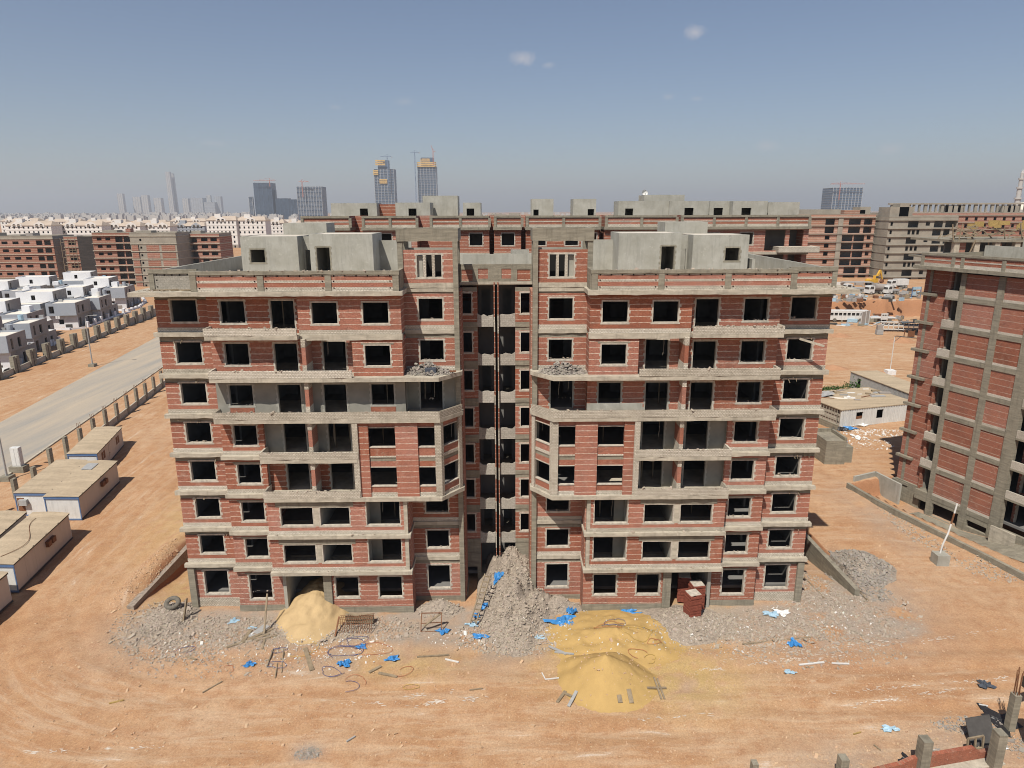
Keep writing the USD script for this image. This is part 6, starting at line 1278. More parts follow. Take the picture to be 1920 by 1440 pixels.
def lowwall():
    a, b = on(1640, 1462), on(1868, 1418); d = (b - a)[:2]; ln = np.linalg.norm(d); d /= ln; f = Frame(a[:2], d, (-d[1], d[0])); f.z = a[2]; t = thing('low_wall', 'low red brick wall with a broken end at the lower right', 'wall', a)
    ZMB(f).panel([(0, -.2), (ln, -.2), (ln, .55), (ln * .86, .55), (ln * .8, .95), (ln * .3, .95), (ln * .2, .7), (0, .6)], [], 0, .25).build('brickwork', 'brick_band_free', t); ZMB(f).box(0, ln, -.6, -.003, -.2, .15).build('footing', 'concrete_light', t)
lowwall()
def sheet(name, label, cat, px, py, w, d, mat_, seed, h=.3, rot=0., lift=.0, n=16, group=None):
    """A crumpled sheet lying on the ground: ragged outline, folds."""
    p = on(px, py); V, F = [], []; r = np.random.default_rng(seed); rings = 9
    ph = r.uniform(0, 2 * PI, 5); p0 = p + [0, 0, lift]
    def outline(a): return 1 + .28 * math.sin(3 * a + ph[0]) + .2 * math.sin(5 * a + ph[1]) + .15 * math.sin(8 * a + ph[2])
    for i in range(rings):
        for j in range(26):
            a = 2 * PI * j / 26; q = i / (rings - 1) * outline(a); u, v = q * w / 2 * math.cos(a), q * d / 2 * math.sin(a); x, y = p0[0] + u * math.cos(rot) - v * math.sin(rot), p0[1] + u * math.sin(rot) + v * math.cos(rot)
            s = np.array([[x * 2.1 / max(w, .6) * 1.6, y * 2.1 / max(w, .6) * 1.6, seed]]); z = h * (abs(meshkit.fbm(s * 1.7, 4, seed)[0] - .5) * 3.2 * (1 - .45 * i / rings) + .04)
            V.append([x, y, (gz1(x, y) if not lift else p0[2]) + .03 + z])
    for i in range(rings - 1):
        for j in range(26):
            A, B_ = i * 26 + j, i * 26 + (j + 1) % 26; F += [[A, A + 26, B_], [B_, A + 26, B_ + 26]]
    name = 'rag' if ' rag' in label else 'rubbish' if 'rubbish heap' in label or 'litter' in label else name
    return obj(name, (np.array(V), np.array(F)), mat_, label=label, cat=('rag' if ' rag' in label else 'rubbish' if 'rubbish heap' in label or 'litter' in label else cat), group=group)

# ---------------------------------------------------------------- heaps of rubble and sand
H_MOUND_ = heap_fn(1.15, 51.6, 3.9, 8.6, 3.15, 2, 1.05, 0, .75)
def H_MOUND(x, y): return H_MOUND_(x, y) - 6 * smooth((y - 48.5) / 1.5) * (smooth((-2.2 - (x + .0)) / .5) + smooth((x - 2.25) / .5)) * (y > 48.5)
def mound_z(x, y): return np.maximum(H_MOUND(x, y), ground_z(x, y))
heap('rubble_mound', 'tall grey rubble mound spilling out of the slot in the main block', 'rubble', H_MOUND, 1.1, 51.4, 3.9, 8.4, 'rubble_base', 0, 60, 100)
scatter('rubble', 'broken brick and stone lying over the tall mound in the slot', 'rubble', [(.7, 47.8, 2.9, 5.6, 5200), (.5, 44.2, 4.8, 2.4, 3000)], 'rubble', 1, mound_z, size=(.022, .14))
S1 = heap_fn(-14.75, 48.6, 3.0, 5.2, 2.0, 5, .95, 0, .3); heap('sand_pile', 'pale sand pile spilling from the doorway on the left of the main block', 'sand pile', S1, -14.75, 48.6, 3.0, 5.2, 'sand_pale')
S2 = heap_fn(6.7, 39.4, 3.4, 3.1, 1.95, 7, 1.0, 0, .1); heap('sand_pile', 'smooth cone of yellow sand, nearest to the camera', 'sand pile', S2, 6.7, 39.4, 3.4, 3.1, 'sand_yellow')
S3 = heap_fn(8.2, 43.8, 5.2, 3.9, 1.05, 9, .95, .35, .45); heap('sand_pile', 'lower spread of yellow sand behind the smooth cone, crossed by hoses', 'sand pile', S3, 8.2, 43.8, 5.2, 3.9, 'sand_yellow', .35)
S4 = heap_fn(13.6, 45.4, 3.4, 2.6, .7, 12, .9, 0, .4); heap('rubble_mound', 'low pale rubble heap under the brick stacks', 'rubble', S4, 13.6, 45.4, 3.4, 2.6, 'rubble_base')
S5 = heap_fn(27.8, 53.2, 2.9, 2.8, 1.15, 14, .9, 0, .5, base=lambda x, y: np.maximum(ground_z(x, y), -.35)); heap('rubble_mound', 'dark grey rubble heap at the end of the right ramp wall', 'rubble', S5, 31.2, 53.6, 2.9, 3.2, 'concrete') if False else None
S5 = heap_fn(31.3, 53.6, 2.8, 3.2, 1.2, 14, .9, 0, .5); heap('rubble_mound', 'dark grey rubble heap at the end of the right ramp wall', 'rubble', S5, 31.3, 53.6, 2.8, 3.2, 'rubble_base')
S6 = heap_fn(-5.0, 47.9, 1.9, .9, .95, 15, .9, 0, .4); heap('rubble_mound', 'small rubble heap under the window left of the slot', 'rubble', S6, -5.0, 47.9, 1.9, .9, 'rubble_base'); S7 = heap_fn(4.4, 47.9, 2.0, 1.0, 1.05, 16, .9, 0, .4); heap('rubble_mound', 'small rubble heap under the window right of the slot', 'rubble', S7, 4.4, 47.9, 2.0, 1.0, 'rubble_base')
S8 = heap_fn(-25.9, 47.2, 1.9, 2.4, .7, 17, .9, 0, .4); heap('rubble_mound', 'rubble heap against the left corner of the main block', 'rubble', S8, -25.9, 47.2, 1.9, 2.4, 'rubble_base')
over = lambda *fs: (lambda x, y: np.maximum.reduce([ground_z(x, y)] + [f(x, y) for f in fs]))
allz = over(H_MOUND, S1, S2, S3, S4, S5, S6, S7, S8)
scatter('rubble', 'grey rubble strewn along the foot of the left half of the main block', 'rubble', [(-21, 45.2, 6.2, 2.2, 3600), (-23.5, 44.6, 5.5, 3.2, 2500), (-27, 46.5, 3, 3.6, 1500), (-20, 41.8, 8, 2.2, 800), (-13, 45.3, 6, 1.6, 1600), (-9.0, 45.2, 4, 1.7, 1400), (-25.9, 47, 2.2, 2.8, 900), (-5, 47.6, 2.3, 1.1, 420), (-19, 43.2, 8, 2.4, 700)], 'rubble', 2, over(H_MOUND, S6, S8), size=(.022, .135))
scatter('rubble', 'grey rubble strewn along the foot of the right half of the main block', 'rubble', [(14.5, 45.3, 3.6, 2.4, 2000), (19.5, 45.0, 5.5, 2.6, 2600), (25.5, 46.5, 5.2, 4.6, 3100), (22, 42.5, 8, 2.5, 1100), (26.0, 51, 2.4, 4.5, 2000), (29, 47, 4, 4, 900), (4.6, 47.6, 2.4, 1.2, 420), (17, 43.5, 8, 2.2, 600)], 'rubble', 3, over(S3, S4, S5, S7), size=(.022, .135))
scatter('rubble', 'dark broken stone lying over the heap by the right ramp wall', 'rubble', [(31.2, 53.6, 2.8, 3.3, 1500), (30.4, 50.2, 1.6, 2.2, 500)], 'rubble_grey', 4, over(S5), size=(.06, .2))
scatter('pebbles', 'small stones and litter scattered over the dirt in front', 'pebbles', [(0, 36.5, 34, 8.5, 6500), (-22, 42, 12, 4, 1200), (22, 40, 12, 4, 1200), (20, 31.5, 6, 1.8, 700), (27, 33.5, 5, 2.2, 700), (-32, 46, 7, 9, 500), (36, 58, 7, 9, 900), (-30.6, 53, 1.7, 6.5, 2200)], 'pebbles', 5, allz, size=(.018, .085))
scatter('rubble', 'pale rubble strip at the lower right beside the black pit', 'rubble', [(28.2, 34.7, 2.6, .8, 420), (23.0, 30.9, 2.2, .6, 260), (30.5, 32.5, 1.5, 1.5, 260)], 'rubble_grey', 6, size=(.04, .13)); scatter('rubble', 'small patch of grey gravel at the bottom centre', 'rubble', [(-11.4, 33.2, .9, .55, 420)], 'rubble_grey', 7, size=(.03, .06)); scatter('rubble', 'stones along the low wall of the right block', 'rubble', [(40, 60, 1.4, 7, 500), (42.5, 53, 2.5, 2.5, 400)], 'rubble', 8, size=(.05, .15))
# rubble thrown onto the two bay roofs
for m_, lb in ((-1, 'grey rubble and rags piled on the bay roof left of the slot'), (1, 'broken slabs piled on the bay roof right of the slot')):
    cx, cy = BC + m_ * 4.9, 48.3; fn = heap_fn(cx, cy, 1.8, .95, .85, 20 + m_, .9, 0, .4, base=19.01); t = thing('rubble_pile', lb, 'rubble', (cx, cy, 19)); 
    p_ = heap('core', None, None, fn, cx, cy, 1.8, .95, 'concrete', 0, 20, 40) if False else None
    rr_ = np.random.default_rng(40 + m_); n = 650; a, d = rr_.uniform(0, 2 * PI, n), np.sqrt(rr_.uniform(0, 1, n)); x, y = cx + 1.8 * d * np.cos(a), cy + .95 * d * np.sin(a); z = np.maximum(fn(x, y), 19.02) * 1.0
    obj('broken_pieces', chips(np.column_stack([x, y, 19.02 + (z - 19.02) * rr_.uniform(.2, 1, n)]), rr_.uniform(.06, .2, n), rr_), 'rubble_grey', t)
    if m_ < 0: MB().box(cx - .2, cx + .6, cy - .75, cy - .35, 19.03, 19.5).build('dark_rag', 'rag', t); MB().bar((cx + 1.0, cy - .2, 19.15), (cx + 2.0, cy - .3, 19.2), .05).build('rod', 'rust', t)
# formwork planks left on the overhang at the left corner
for i in range(6): MB().bar((-24.3 + i * .75, 47.6 - .05 * i, 25.13), (-23.2 + i * .75, 47.9 - .05 * i, 25.15 + .03 * (i % 2)), .09, .03).build('loose_plank', 'wood', label='grey plank lying on the roof overhang at the left corner of the main block', cat='plank', group='planks on the left roof overhang')
MB().bar((21.3, 47.9, 21.45), (22.9, 47.4, 21.0), .07).build('loose_batten', 'concrete_light', label='pale batten hanging aslant over a window near the right corner', cat='batten')

# ---------------------------------------------------------------- blue plastic, timber, cables
for i, (px, py, w, d, h, mt, lb, lift) in enumerate([
    (1055, 1168, 2.0, 1.5, .55, 'tarp_blue', 'large bright blue plastic sheet between the rubble mound and the yellow sand', 0), (1072, 1150, .8, .7, .9, 'tarp_blue', 'blue plastic peak standing up behind the large blue sheet', 0),
    (1176, 1149, 1.9, .7, .3, 'tarp_blue', 'long blue plastic strip behind the yellow sand', 0), (831, 1185, 1.0, .6, .35, 'tarp_blue', 'blue plastic scrap below the leaning metal frame', 0), (900, 1195, 1.2, .6, .35, 'tarp_blue', 'blue plastic scrap left of the mound foot', 0),
    (887, 1172, .9, .7, .3, 'tarp_pale', 'faded blue plastic scrap above the scrap left of the mound foot', 0), (646, 1246, .9, .8, .4, 'tarp_blue', 'bright blue bundle among the blue cables', 0), (737, 1237, .9, .6, .35, 'tarp_blue', 'blue plastic scrap right of the cable tangle', 0),
    (468, 1247, .8, .55, .3, 'tarp_blue', 'small crumpled blue plastic below the lumber, left', 0), (678, 1214, .7, .5, .25, 'tarp_blue', 'blue plastic scrap tangled in the blue cables', 0), (438, 1166, .7, .6, .2, 'tarp_pale', 'pale blue plastic scrap on the left rubble', 0), (473, 1178, .7, .3, .15, 'tarp_pale', 'thin pale blue strip on the left rubble', 0),
    (1011, 1196, .9, .5, .2, 'tarp_pale', 'dusty blue plastic scrap at the right foot of the mound', 0), (1489, 1209, .9, .7, .4, 'tarp_blue', 'blue plastic scrap on the dirt right of the brick stacks', 0), (1447, 1153, 1.2, .8, .35, 'tarp_pale', 'pale blue part of the plastic bundle on the right', 0), (1466, 1150, 1.2, .8, .4, 'plastic_white', 'white plastic bundle on the rubble at the right', 0),
    (1566, 1074, 1.2, .6, .4, 'tarp_blue', 'blue plastic sheet hanging over the end of the right ramp wall', 0), (1480, 1262, .8, .5, .2, 'tarp_pale', 'small grey blue scrap on the dirt at the right', 0), (1847, 1286, 1.0, .8, .35, 'rag', 'dark grey rag on the dirt at the far right', 0), (1868, 1400, .8, .8, .3, 'plastic_white', 'white plastic scrap beside the right hand post', 0),
    (1668, 1368 + 0, 1.0, .5, .2, 'tarp_pale', 'faded blue scrap on the dirt at the lower right', 0), (1595, 804, 2.0, 1.2, .5, 'tarp_blue', 'blue plastic in the rubbish before the white shed', 0), (1578, 806, 2.2, 1.6, .7, 'plastic_black', 'black plastic in the rubbish before the white shed', 0), (1606, 798, 2.6, 1.4, .5, 'plastic_white', 'white rubbish heap before the white shed', 0), (1580, 829, 1.4, .9, .3, 'tarp_blue', 'blue plastic scrap on the slope below the white shed', 0), (1605, 820, .9, 2.4, .3, 'plastic_white', 'trail of white litter below the white shed', 0)]):
    sheet('plastic_sheet', lb, 'plastic sheet', px, py, w, d, mt, 50 + i, h)
for (px, py, z, w, d, lb) in ((935, 1047, 3.55, .8, .4, 'blue plastic scrap on the crest of the tall mound'), (908, 1086, 2.2, .5, .4, 'blue plastic scrap on the left flank of the tall mound'), (893, 1128, .5, .5, .35, 'blue plastic scrap by the foot of the ladder')):
    p = aty(px, py, 49.6 if z > 3 else 47.5 if z > 1 else 46.8); q = proj_ = None
    s = MB(); r = np.random.default_rng(int(px)); n = 7
    z_ = float(mound_z(np.array([p[0]]), np.array([p[1]]))[0])
    V = [[p[0] + (i / (n - 1) - .5) * w, p[1] + (j / (n - 1) - .5) * d * 1.4, 0] for i in range(n) for j in range(n)]
    for v in V: v[2] = float(mound_z(np.array([v[0]]), np.array([v[1]]))[0]) + .08 + r.uniform(0, .18); v[0] += r.uniform(-.06, .06); v[1] += r.uniform(-.06, .06)
    F = [[i * n + j, (i + 1) * n + j, (i + 1) * n + j + 1] for i in range(n - 1) for j in range(n - 1)] + [[i * n + j, (i + 1) * n + j + 1, i * n + j + 1] for i in range(n - 1) for j in range(n - 1)]
    obj('plastic_sheet', (np.array(V), np.array(F)), 'tarp_blue', label=lb, cat='plastic sheet')
def plank(px0, py0, px1, py1, label, w=.11, t=.035, za=.06, zb=.06, mat_='wood', name='plank', cat='plank', group=None):
    a, b = on(px0, py0), on(px1, py1); za_, zb_ = allz(np.array([a[0], b[0]]), np.array([a[1], b[1]])); a[2] = za_ + za; b[2] = zb_ + zb
    return MB().bar(a, b, w, t).build(name, mat_, label=label, cat=cat, group=group)
a = on(495, 1190); MB().bar(a, aty(501, 1113, a[1] + 1.6), .06).build('leaning_pole', 'wood', label='thin pole leaning against the window left of the doorway sand', cat='pole')
a = on(344, 1168); MB().bar(a, aty(350, 1122, a[1] + .7), .13, .04).build('leaning_board', 'wood', label='grey board standing by the old tyre', cat='board')
for q in [(425, 1215, 505, 1190, 'long plank at the lower side of the lumber heap', .1), (455, 1205, 470, 1183, 'short thick plank across the lumber heap', .14), (465, 1200, 512, 1180, 'plank on the upper right of the lumber heap', .12), (470, 1196, 500, 1174, 'dark board at the top of the lumber heap', .3), (480, 1203, 520, 1192, 'thin batten right of the lumber heap', .06), (492, 1218, 496, 1200, 'short batten below the leaning pole', .07), (572, 1216, 585, 1258, 'weathered board lying below the pale sand pile', .15), (500, 1252, 512, 1218, 'thin stick left of the weathered board', .04), (528, 1262, 532, 1216, 'straight thin stick beside the loop of cable', .03), (516, 1272, 520, 1244, 'thin pale stick below the loop of cable', .03),
          (692, 1262, 715, 1250, 'small board below the cable tangle', .1), (710, 1263, 745, 1270, 'flat pale board right of the small board', .09), (380, 1300, 417, 1279, 'grey stick lying alone on the dirt, left', .04), (350, 1232, 368, 1238, 'short pale batten on the dirt, left', .07), (782, 1233, 842, 1229, 'long pale batten on the dirt before the slot', .05), (835, 1237, 860, 1243, 'white strip on the dirt before the slot', .05), (1030, 1213, 1062, 1229, 'dark board at the edge of the yellow sand', .1), (1040, 1224, 1076, 1231, 'second dark board at the edge of the yellow sand', .07),
          (1045, 1318, 1060, 1298, 'grey board at the left foot of the yellow cone', .1), (1056, 1300, 1072, 1308, 'board lying across the grey one at the left foot of the cone', .09), (1066, 1326, 1081, 1304, 'dark board at the lower left foot of the cone', .1), (1160, 1316, 1163, 1325, 'short block at the lower right foot of the cone', .14), (1178, 1308, 1184, 1324, 'second short block at the lower right foot of the cone', .14),
          (1213, 1297, 1249, 1291, 'crosswise board of the crossed boards beside the yellow cone', .07), (1226, 1274, 1240, 1312, 'left long board of the crossed boards', .06), (1232, 1274, 1246, 1312, 'right long board of the crossed boards', .06), (1016, 1263, 1022, 1274, 'upper leg of the bent white strip', .03), (1022, 1275, 1048, 1273, 'lower leg of the bent white strip', .03), (1392, 1209, 1520, 1196, 'long pale pole lying on the dirt at the right', .05), (1498, 1248, 1545, 1243, 'white batten among the white streaks, right', .06), (1560, 1245, 1592, 1246, 'second white batten among the white streaks', .05),
          (1508, 1083, 1545, 1122, 'thin pole lying on the rubble by the right corner', .05), (1612, 1107, 1628, 1127, 'short dark plank on the right rubble', .08), (880, 1295, 905, 1292, 'pale stick on the tyre curve in the middle', .03), (1638, 1398, 1651, 1408, 'pale stick at the lower right', .03), (1600, 1378, 1614, 1374, 'yellow strip on the dirt, lower right', .03), (205, 1320, 232, 1314, 'yellow strip on the dirt, lower left', .05), (650, 1392, 666, 1382, 'dark strip on the dirt at the bottom', .04), (1835, 1322, 1852, 1325, 'bent white pipe on the dirt, far right', .03)]:
    plank(*q[:4], q[4], w=q[5], mat_='metal_white' if 'white' in q[4] else 'wood_yellow' if 'yellow strip' in q[4] else 'metal_grey' if q[4].startswith('dark') or 'second dark' in q[4] else 'wood')
def ladder():
    a, b = on(886, 1158), None; a = np.array([-2.35, 45.6, .15]); b = np.array([-1.25, 48.4, 2.7]); t = thing('ladder', 'rough wooden ladder leaning on the left flank of the rubble mound', 'ladder', a); d = (b - a) / np.linalg.norm(b - a); s = np.cross(d, [0, .3, 1.0]); s /= np.linalg.norm(s); s *= .26
    for k in (-1, 1): MB().bar(a + s * k, b + s * k, .04).build('rail', 'wood', t)
    for i in range(9): c = a + (b - a) * (i + .5) / 9; MB().bar(c - s * 1.15, c + s * 1.15, .03, .045).build('rung', 'wood', t)
ladder()
def tyre():
    p = on(326, 1150); p[2] = float(S8(np.array([p[0]]), np.array([p[1]]))[0]) if p[0] > -27.5 else p[2]; t = thing('old_tyre', 'old dusty truck tyre lying on the left rubble', 'tyre', p)
    c = trimesh.creation.torus(.44, .17, major_sections=28, minor_sections=10); c.apply_transform(trimesh.transformations.rotation_matrix(.45, [1, .2, 0])); c.apply_translation(p + [0, 0, .3]); obj('tread', c, 'rubber', t, smooth=True)
    c = trimesh.creation.torus(.33, .08, major_sections=24, minor_sections=8); c.apply_transform(trimesh.transformations.rotation_matrix(.45, [1, .2, 0])); c.apply_translation(p + [0, -.02, .33]); obj('bead', c, 'rubber', t, smooth=True)
tyre()
def rebar_cage():
    p = on(668, 1178); t = thing('rebar_cage', 'rusty heap of bent reinforcing bars before the left half', 'rebar', p); r = random.Random(4)
    for i in range(15): u = -1.15 + i * .165; a = p + [u, .5, .75 + r.uniform(-.08, .1)]; MB().tube([a, a + [.02, -.6, .05], a + [.1, -1.0, -.5], a + [.1 + r.uniform(-.1, .1), -1.15, -.75]], .02, 4).build('bar', 'rust', t)
    for j in range(5): MB().tube([p + [-1.25, .45 - j * .22, .8 - .1 * (j > 2)], p + [0, .5 - j * .22, .68 - .12 * (j > 2)], p + [1.35, .45 - j * .22, .95 - .25 * (j > 3)]], .022, 4).build('stirrup', 'rust', t)
    MB().bar(p + [-1.3, .3, .8], p + [-1.35, -1.0, 0], .05).build('leg', 'rust', t)
    MB().box(p[0] - .9, p[0] + 1.2, p[1] + .5, p[1] + .8, p[2] + .1, p[2] + .75).build('board', 'wood', t)
rebar_cage()
def metal_frame():
    p = on(808, 1185); t = thing('metal_frame', 'empty rusty metal frame standing before the window left of the slot', 'frame', p)
    c = [p + [-.75, 0, 0], p + [.75, .1, 0], p + [.8, .55, 1.25], p + [-.7, .45, 1.3]]
    for i in range(4): MB().bar(c[i], c[(i + 1) % 4], .03).build('bar', 'rust', t)
    MB().bar(p + [-.5, .1, .45], p + [.75, .6, 1.2], .09, .04).build('batten', 'wood', t); MB().bar(p + [-.72, .2, .6], p + [.77, .3, .6], .02).build('bar', 'rust', t)
metal_frame()
def cable(label, px, py, r0, mat_, seed, loops=1.2, ry=.6, name='cable', zf=None, r=.014):
    p = on(px, py); rr = np.random.default_rng(seed); s = np.linspace(0, 1, 46); a = s * loops * 2 * PI + rr.uniform(0, 6); k = r0 * .85 * (.85 + .3 * np.sin(a * .73 + rr.uniform(0, 6)) + .22 * np.sin(a * 2.3 + rr.uniform(0, 6)) + .3 * s)
    x, y = p[0] + k * np.cos(a) + .3 * r0 * s, p[1] + k * ry * np.sin(a) + .2 * r0 * np.sin(3 * s); z = allz(x, y) + .05 + .05 * np.abs(np.sin(a * 2))
    return MB().tube(np.column_stack([x, y, z]), r, 5).build(name, mat_, label=label, cat='cable')
for i, q in enumerate([('blue hose coiled at the top of the cable tangle', 660, 1208, 1.0, 'cable_blue', 2.2), ('blue hose looping in the middle of the cable tangle', 645, 1228, 1.25, 'cable_blue', 1.7), ('blue hose loop at the left of the cable tangle', 518, 1222, .5, 'cable_blue', 1.3), ('blue hose loop lower left, by the straight stick', 515, 1252, .75, 'cable_blue', 1.1), ('large blue hose loop below the weathered board', 612, 1262, .95, 'cable_blue', 1.2), ('red hose sweeping around the right of the cable tangle', 705, 1222, 1.3, 'cable_red', .9), ('orange hose arc below the cable tangle', 668, 1282, 1.0, 'cable_red', .5), ('yellow hose lying along the left of the tangle', 555, 1224, 1.2, 'cable_yellow', .6), ('thin blue hose tail under the tangle', 640, 1290, .9, 'cable_blue', .45),
                       ('dark hose loop standing on the yellow sand', 1150, 1185, 1.0, 'cable_blue', 1.3), ('red hose loop on the yellow sand', 1135, 1195, 1.2, 'cable_red', 1.0), ('yellow hose lying on the yellow sand', 1190, 1210, 1.4, 'cable_yellow', 1.1), ('dark coil on the right of the yellow sand', 1225, 1217, .5, 'cable_red', 1.2), ('red hose curl behind the yellow cone', 1195, 1235, .7, 'cable_red', .6), ('yellow hose curl right of the yellow cone', 1218, 1242, .6, 'cable_yellow', .7), ('red wire curl before the slot, left', 752, 1262, .7, 'cable_red', .7), ('yellow wire loop before the slot, left', 770, 1290, .45, 'cable_yellow', 1.0), ('dark wire loop on the left dirt', 345, 1225, .8, 'cable_blue', .8), ('red wire arc on the left dirt', 425, 1258, .7, 'cable_red', .5), ('brown wire trailing past the left rubble', 275, 1150, 1.4, 'rust', .4)]):
    cable(q[0], q[1], q[2], q[3], q[4], 100 + i, q[5])
scatter('litter', 'small mixed litter around the cable tangle in front of the left half', 'litter', [(-11.5, 43.2, 5, 1.9, 420), (-20, 43.5, 6, 2.2, 300), (-3, 44.2, 3, 1.5, 160), (-14, 41.2, 7, 1.6, 120)], 'litter', 62, allz, size=(.02, .10))
scatter('litter', 'small mixed litter on the rubble and sand in front of the right half', 'litter', [(17, 44, 6, 2.6, 300), (25, 46.5, 5, 4, 300), (8, 43.5, 4.5, 3, 90), (3, 44.5, 2.5, 1.6, 140)], 'litter', 63, allz, size=(.02, .10))
# lime and cement spilt in broken lines along the track
rl_ = np.random.default_rng(77); V, F = [], []
def dash(px, py, ln, wd, ang):
    p = on(px, py); k = 11; n = len(V); c, s_ = math.cos(ang), math.sin(ang)
    for j in range(k):
        a = 2 * PI * j / k; q = rl_.uniform(.45, 1.1); u, v = ln / 2 * q * math.cos(a), wd / 2 * q * math.sin(a); x, y = p[0] + u * c - v * s_, p[1] + u * s_ + v * c; V.append([x, y, gz1(x, y) + .022])
    V.append([p[0], p[1], gz1(p[0], p[1]) + .03]); F.extend([[n + k, n + j, n + (j + 1) % k] for j in range(k)])
for (x0, y0, x1, y1, n_) in ((1290, 1262, 1900, 1178, 46), (1340, 1238, 1720, 1196, 20), (1540, 1302, 1900, 1270, 26), (1600, 1322, 1810, 1290, 26), (1400, 1246, 1600, 1228, 14), (600, 1322, 900, 1312, 16), (740, 1308, 900, 1292, 10), (40, 1412, 300, 1400, 14), (760, 1326, 960, 1300, 8), (1190, 1352, 1340, 1338, 6)):
    for i in range(n_):
        t_ = rl_.uniform(); jx = rl_.normal() * 4; b_ = rl_.uniform(.2, 1.0)
        for q in range(3): dash(x0 + (x1 - x0) * t_ + jx + rl_.normal() * 6, y0 + (y1 - y0) * t_ + rl_.normal() * 2.0, b_ * rl_.uniform(.2, .7), rl_.uniform(.03, .09), .05 + rl_.normal() * .15)
obj('lime_streaks', (np.array(V), np.array(F)), 'plastic_white' if False else 'lime', label='broken white lines of spilt lime along the dirt track', cat='lime', kind='stuff')
# stacks of red bricks on the rubble
def brick_pack(cx, cy, z0, layers, label, rot=.25, nx=4, ny=8, seed=0):
    r = np.random.default_rng(seed); f = Frame((cx, cy), (math.cos(rot), math.sin(rot)), (-math.sin(rot), math.cos(rot))); t = thing('brick_stack', label, 'brick stack', (cx, cy, z0), 'stacks of red bricks by the doorway'); m = None
    for k in range(layers):
        m = MB(f); turn = k % 2; a, b = (.25, .12) if not turn else (.12, .25); n1, n2 = (nx, ny) if not turn else (ny, nx); off = r.normal(0, .015, 2)
        for i in range(n1):
            for j in range(n2):
                if 0 < i < n1 - 1 and 0 < j < n2 - 1 and k < layers - 1: continue
                if k == layers - 1 and r.uniform() < .12: continue
                u, w = i * a - n1 * a / 2 + off[0] + r.normal(0, .006), j * b - n2 * b / 2 + off[1] + r.normal(0, .006); m.box(u + .004, u + a - .006, w + .004, w + b - .006, z0 + k * .125, z0 + k * .125 + .118)
        m.build('brick_layer', 'pack_brick', t)
    MB(f).box(-nx * .25 / 2 + .03, nx * .25 / 2 - .03, -ny * .12 / 2 + .03, ny * .12 / 2 - .03, z0, z0 + layers * .125 - .13).build('core', 'pack_brick', t)
    MB(f).box(-.45, .45, -.43, .43, z0 + layers * .125 - .005, z0 + layers * .125 + .02).build('dust_cover', 'mortar', t)
brick_pack(14.35, 46.0, .45, 15, 'nearest stack of red bricks, standing out on the rubble', .28, seed=1); brick_pack(15.0, 47.3, .35, 16, 'middle stack of red bricks with a ragged top', .15, seed=2); brick_pack(14.35, 48.6, .2, 17, 'rear stack of red bricks half inside the doorway', -.2, seed=3)
# box with the bent pole on the right
def bent_pole():
    p = on(1762, 1056); t = thing('bent_pole', 'bent white pole set in a concrete block on the right', 'pole', p); MB().box(p[0] - .58, p[0] + .52, p[1] - .5, p[1] + .5, p[2] - .3, p[2] + .95).build('footing', 'plaster', t); a = p + [-.05, .1, .9]
    MB().tube([a, a + [.12, 0, .9], a + [.45, .05, 1.9], a + [.62, .1, 2.8]], .075, 7).build('pole', 'metal_white', t); MB().tube([a + [.62, .1, 2.8], a + [.75, .1, 3.8]], .075, 7).build('rusty_pole_length', 'rust', t); MB().tube([a + [.75, .1, 3.8], a + [.85, .1, 4.7]], .07, 7).build('pole_top', 'metal_white', t)
bent_pole()
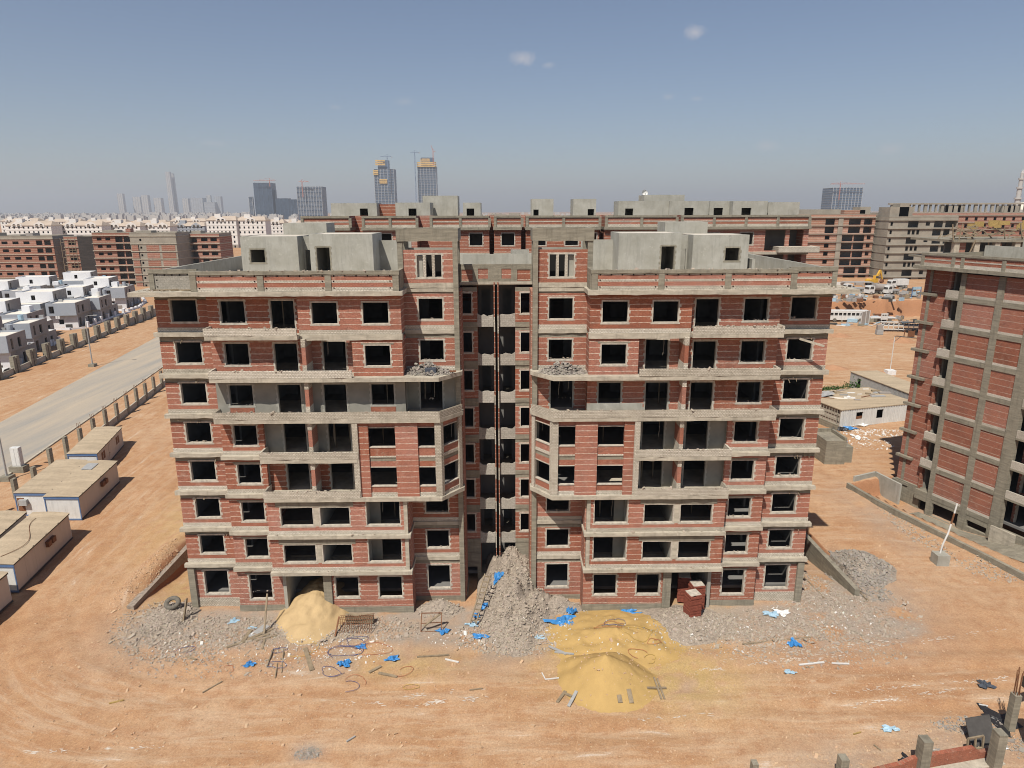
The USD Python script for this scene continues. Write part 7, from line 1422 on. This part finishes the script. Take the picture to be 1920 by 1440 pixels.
# black boards, frame and wire at the lower right
a = on(1822, 1404); MB().add([a + [0, 0, .05], a + [1.7, .35, .05], a + [1.75, 1.3, 1.2], a + [.1, 1.0, 1.2], a + [0, .06, .05], a + [1.7, .41, .05], a + [1.75, 1.36, 1.2], a + [.1, 1.06, 1.2]], BOXF, True).build('black_board', 'metal_dark', label='dark sheet of board leaning beside the wooden frame', cat='board')
t = thing('wooden_frame', 'small pale wooden frame on the low red wall', 'frame', on(1818, 1410)); a = on(1812, 1415) + [0, 0, .2]
for b, c in (((0, 0, 0), (0, .1, .8)), ((1.0, .15, 0), (1.0, .25, .85)), ((0, .1, .8), (1.0, .25, .85)), ((.5, .08, 0), (.5, .18, .82)), ((0, .02, .1), (1.0, .17, .1))): MB().bar(a + b, a + c, .045).build('bar', 'wood', t)
a = on(1905, 1345); MB().add([a + [0, -.2, 2.2], a + [5, 1.2, 2.6], a + [5, 1.5, 2.6], a + [0, .1, 2.2], a + [0, -.2, 2.9], a + [5, 1.2, 3.3], a + [5, 1.5, 3.3], a + [0, .1, 2.9]], BOXF, True).build('black_beam', 'plastic_black', label='black sheeted beam at the right edge, behind the starter bars', cat='beam')
sheet('black_pit_cover', 'black plastic lying in the hollow under the beam, right edge', 'plastic sheet', 1876, 1350, 1.8, 2.2, 'plastic_black', 91, .15); sheet('black_plastic', 'small piece of black plastic left of the concrete post', 'plastic sheet', 1702, 1428, .9, .9, 'plastic_black', 92, .15)
rw = np.random.default_rng(5); a = on(1752, 1428); m = MB()
for k in range(10):
    s = np.linspace(0, 2 * PI, 18); q = a + np.column_stack([.45 * np.cos(s + k) * rw.uniform(.6, 1), .4 * np.sin(s) * rw.uniform(.6, 1), .35 + .3 * np.sin(s * 1 + k * 1.3)]); m.tube(q, .012, 3)
m.build('wire_coil', 'metal_grey', label='tangled coil of grey wire behind the low red wall', cat='wire')
MB().bar(on(1735, 1038) + [0, 0, .05], on(1748, 1020) + [0, 0, .05], .05).build('short_pole', 'rust', label='short dark pole lying behind the concrete block', cat='pole') if False else None

# ---------------------------------------------------------------- haze over the plain
usdkit.material(stage, '/World/Looks/haze', {'v': ('principled_volume', {'color': (.94, .94, .935), 'density': 1.3e-4, 'anisotropy': .3})}, [], volume='v.volume'); L['haze'] = UsdShade.Material.Get(stage, '/World/Looks/haze')
MB().box(-22000, 22000, -3000, 22000, -5, 470).build('haze', 'haze', kind='stuff')
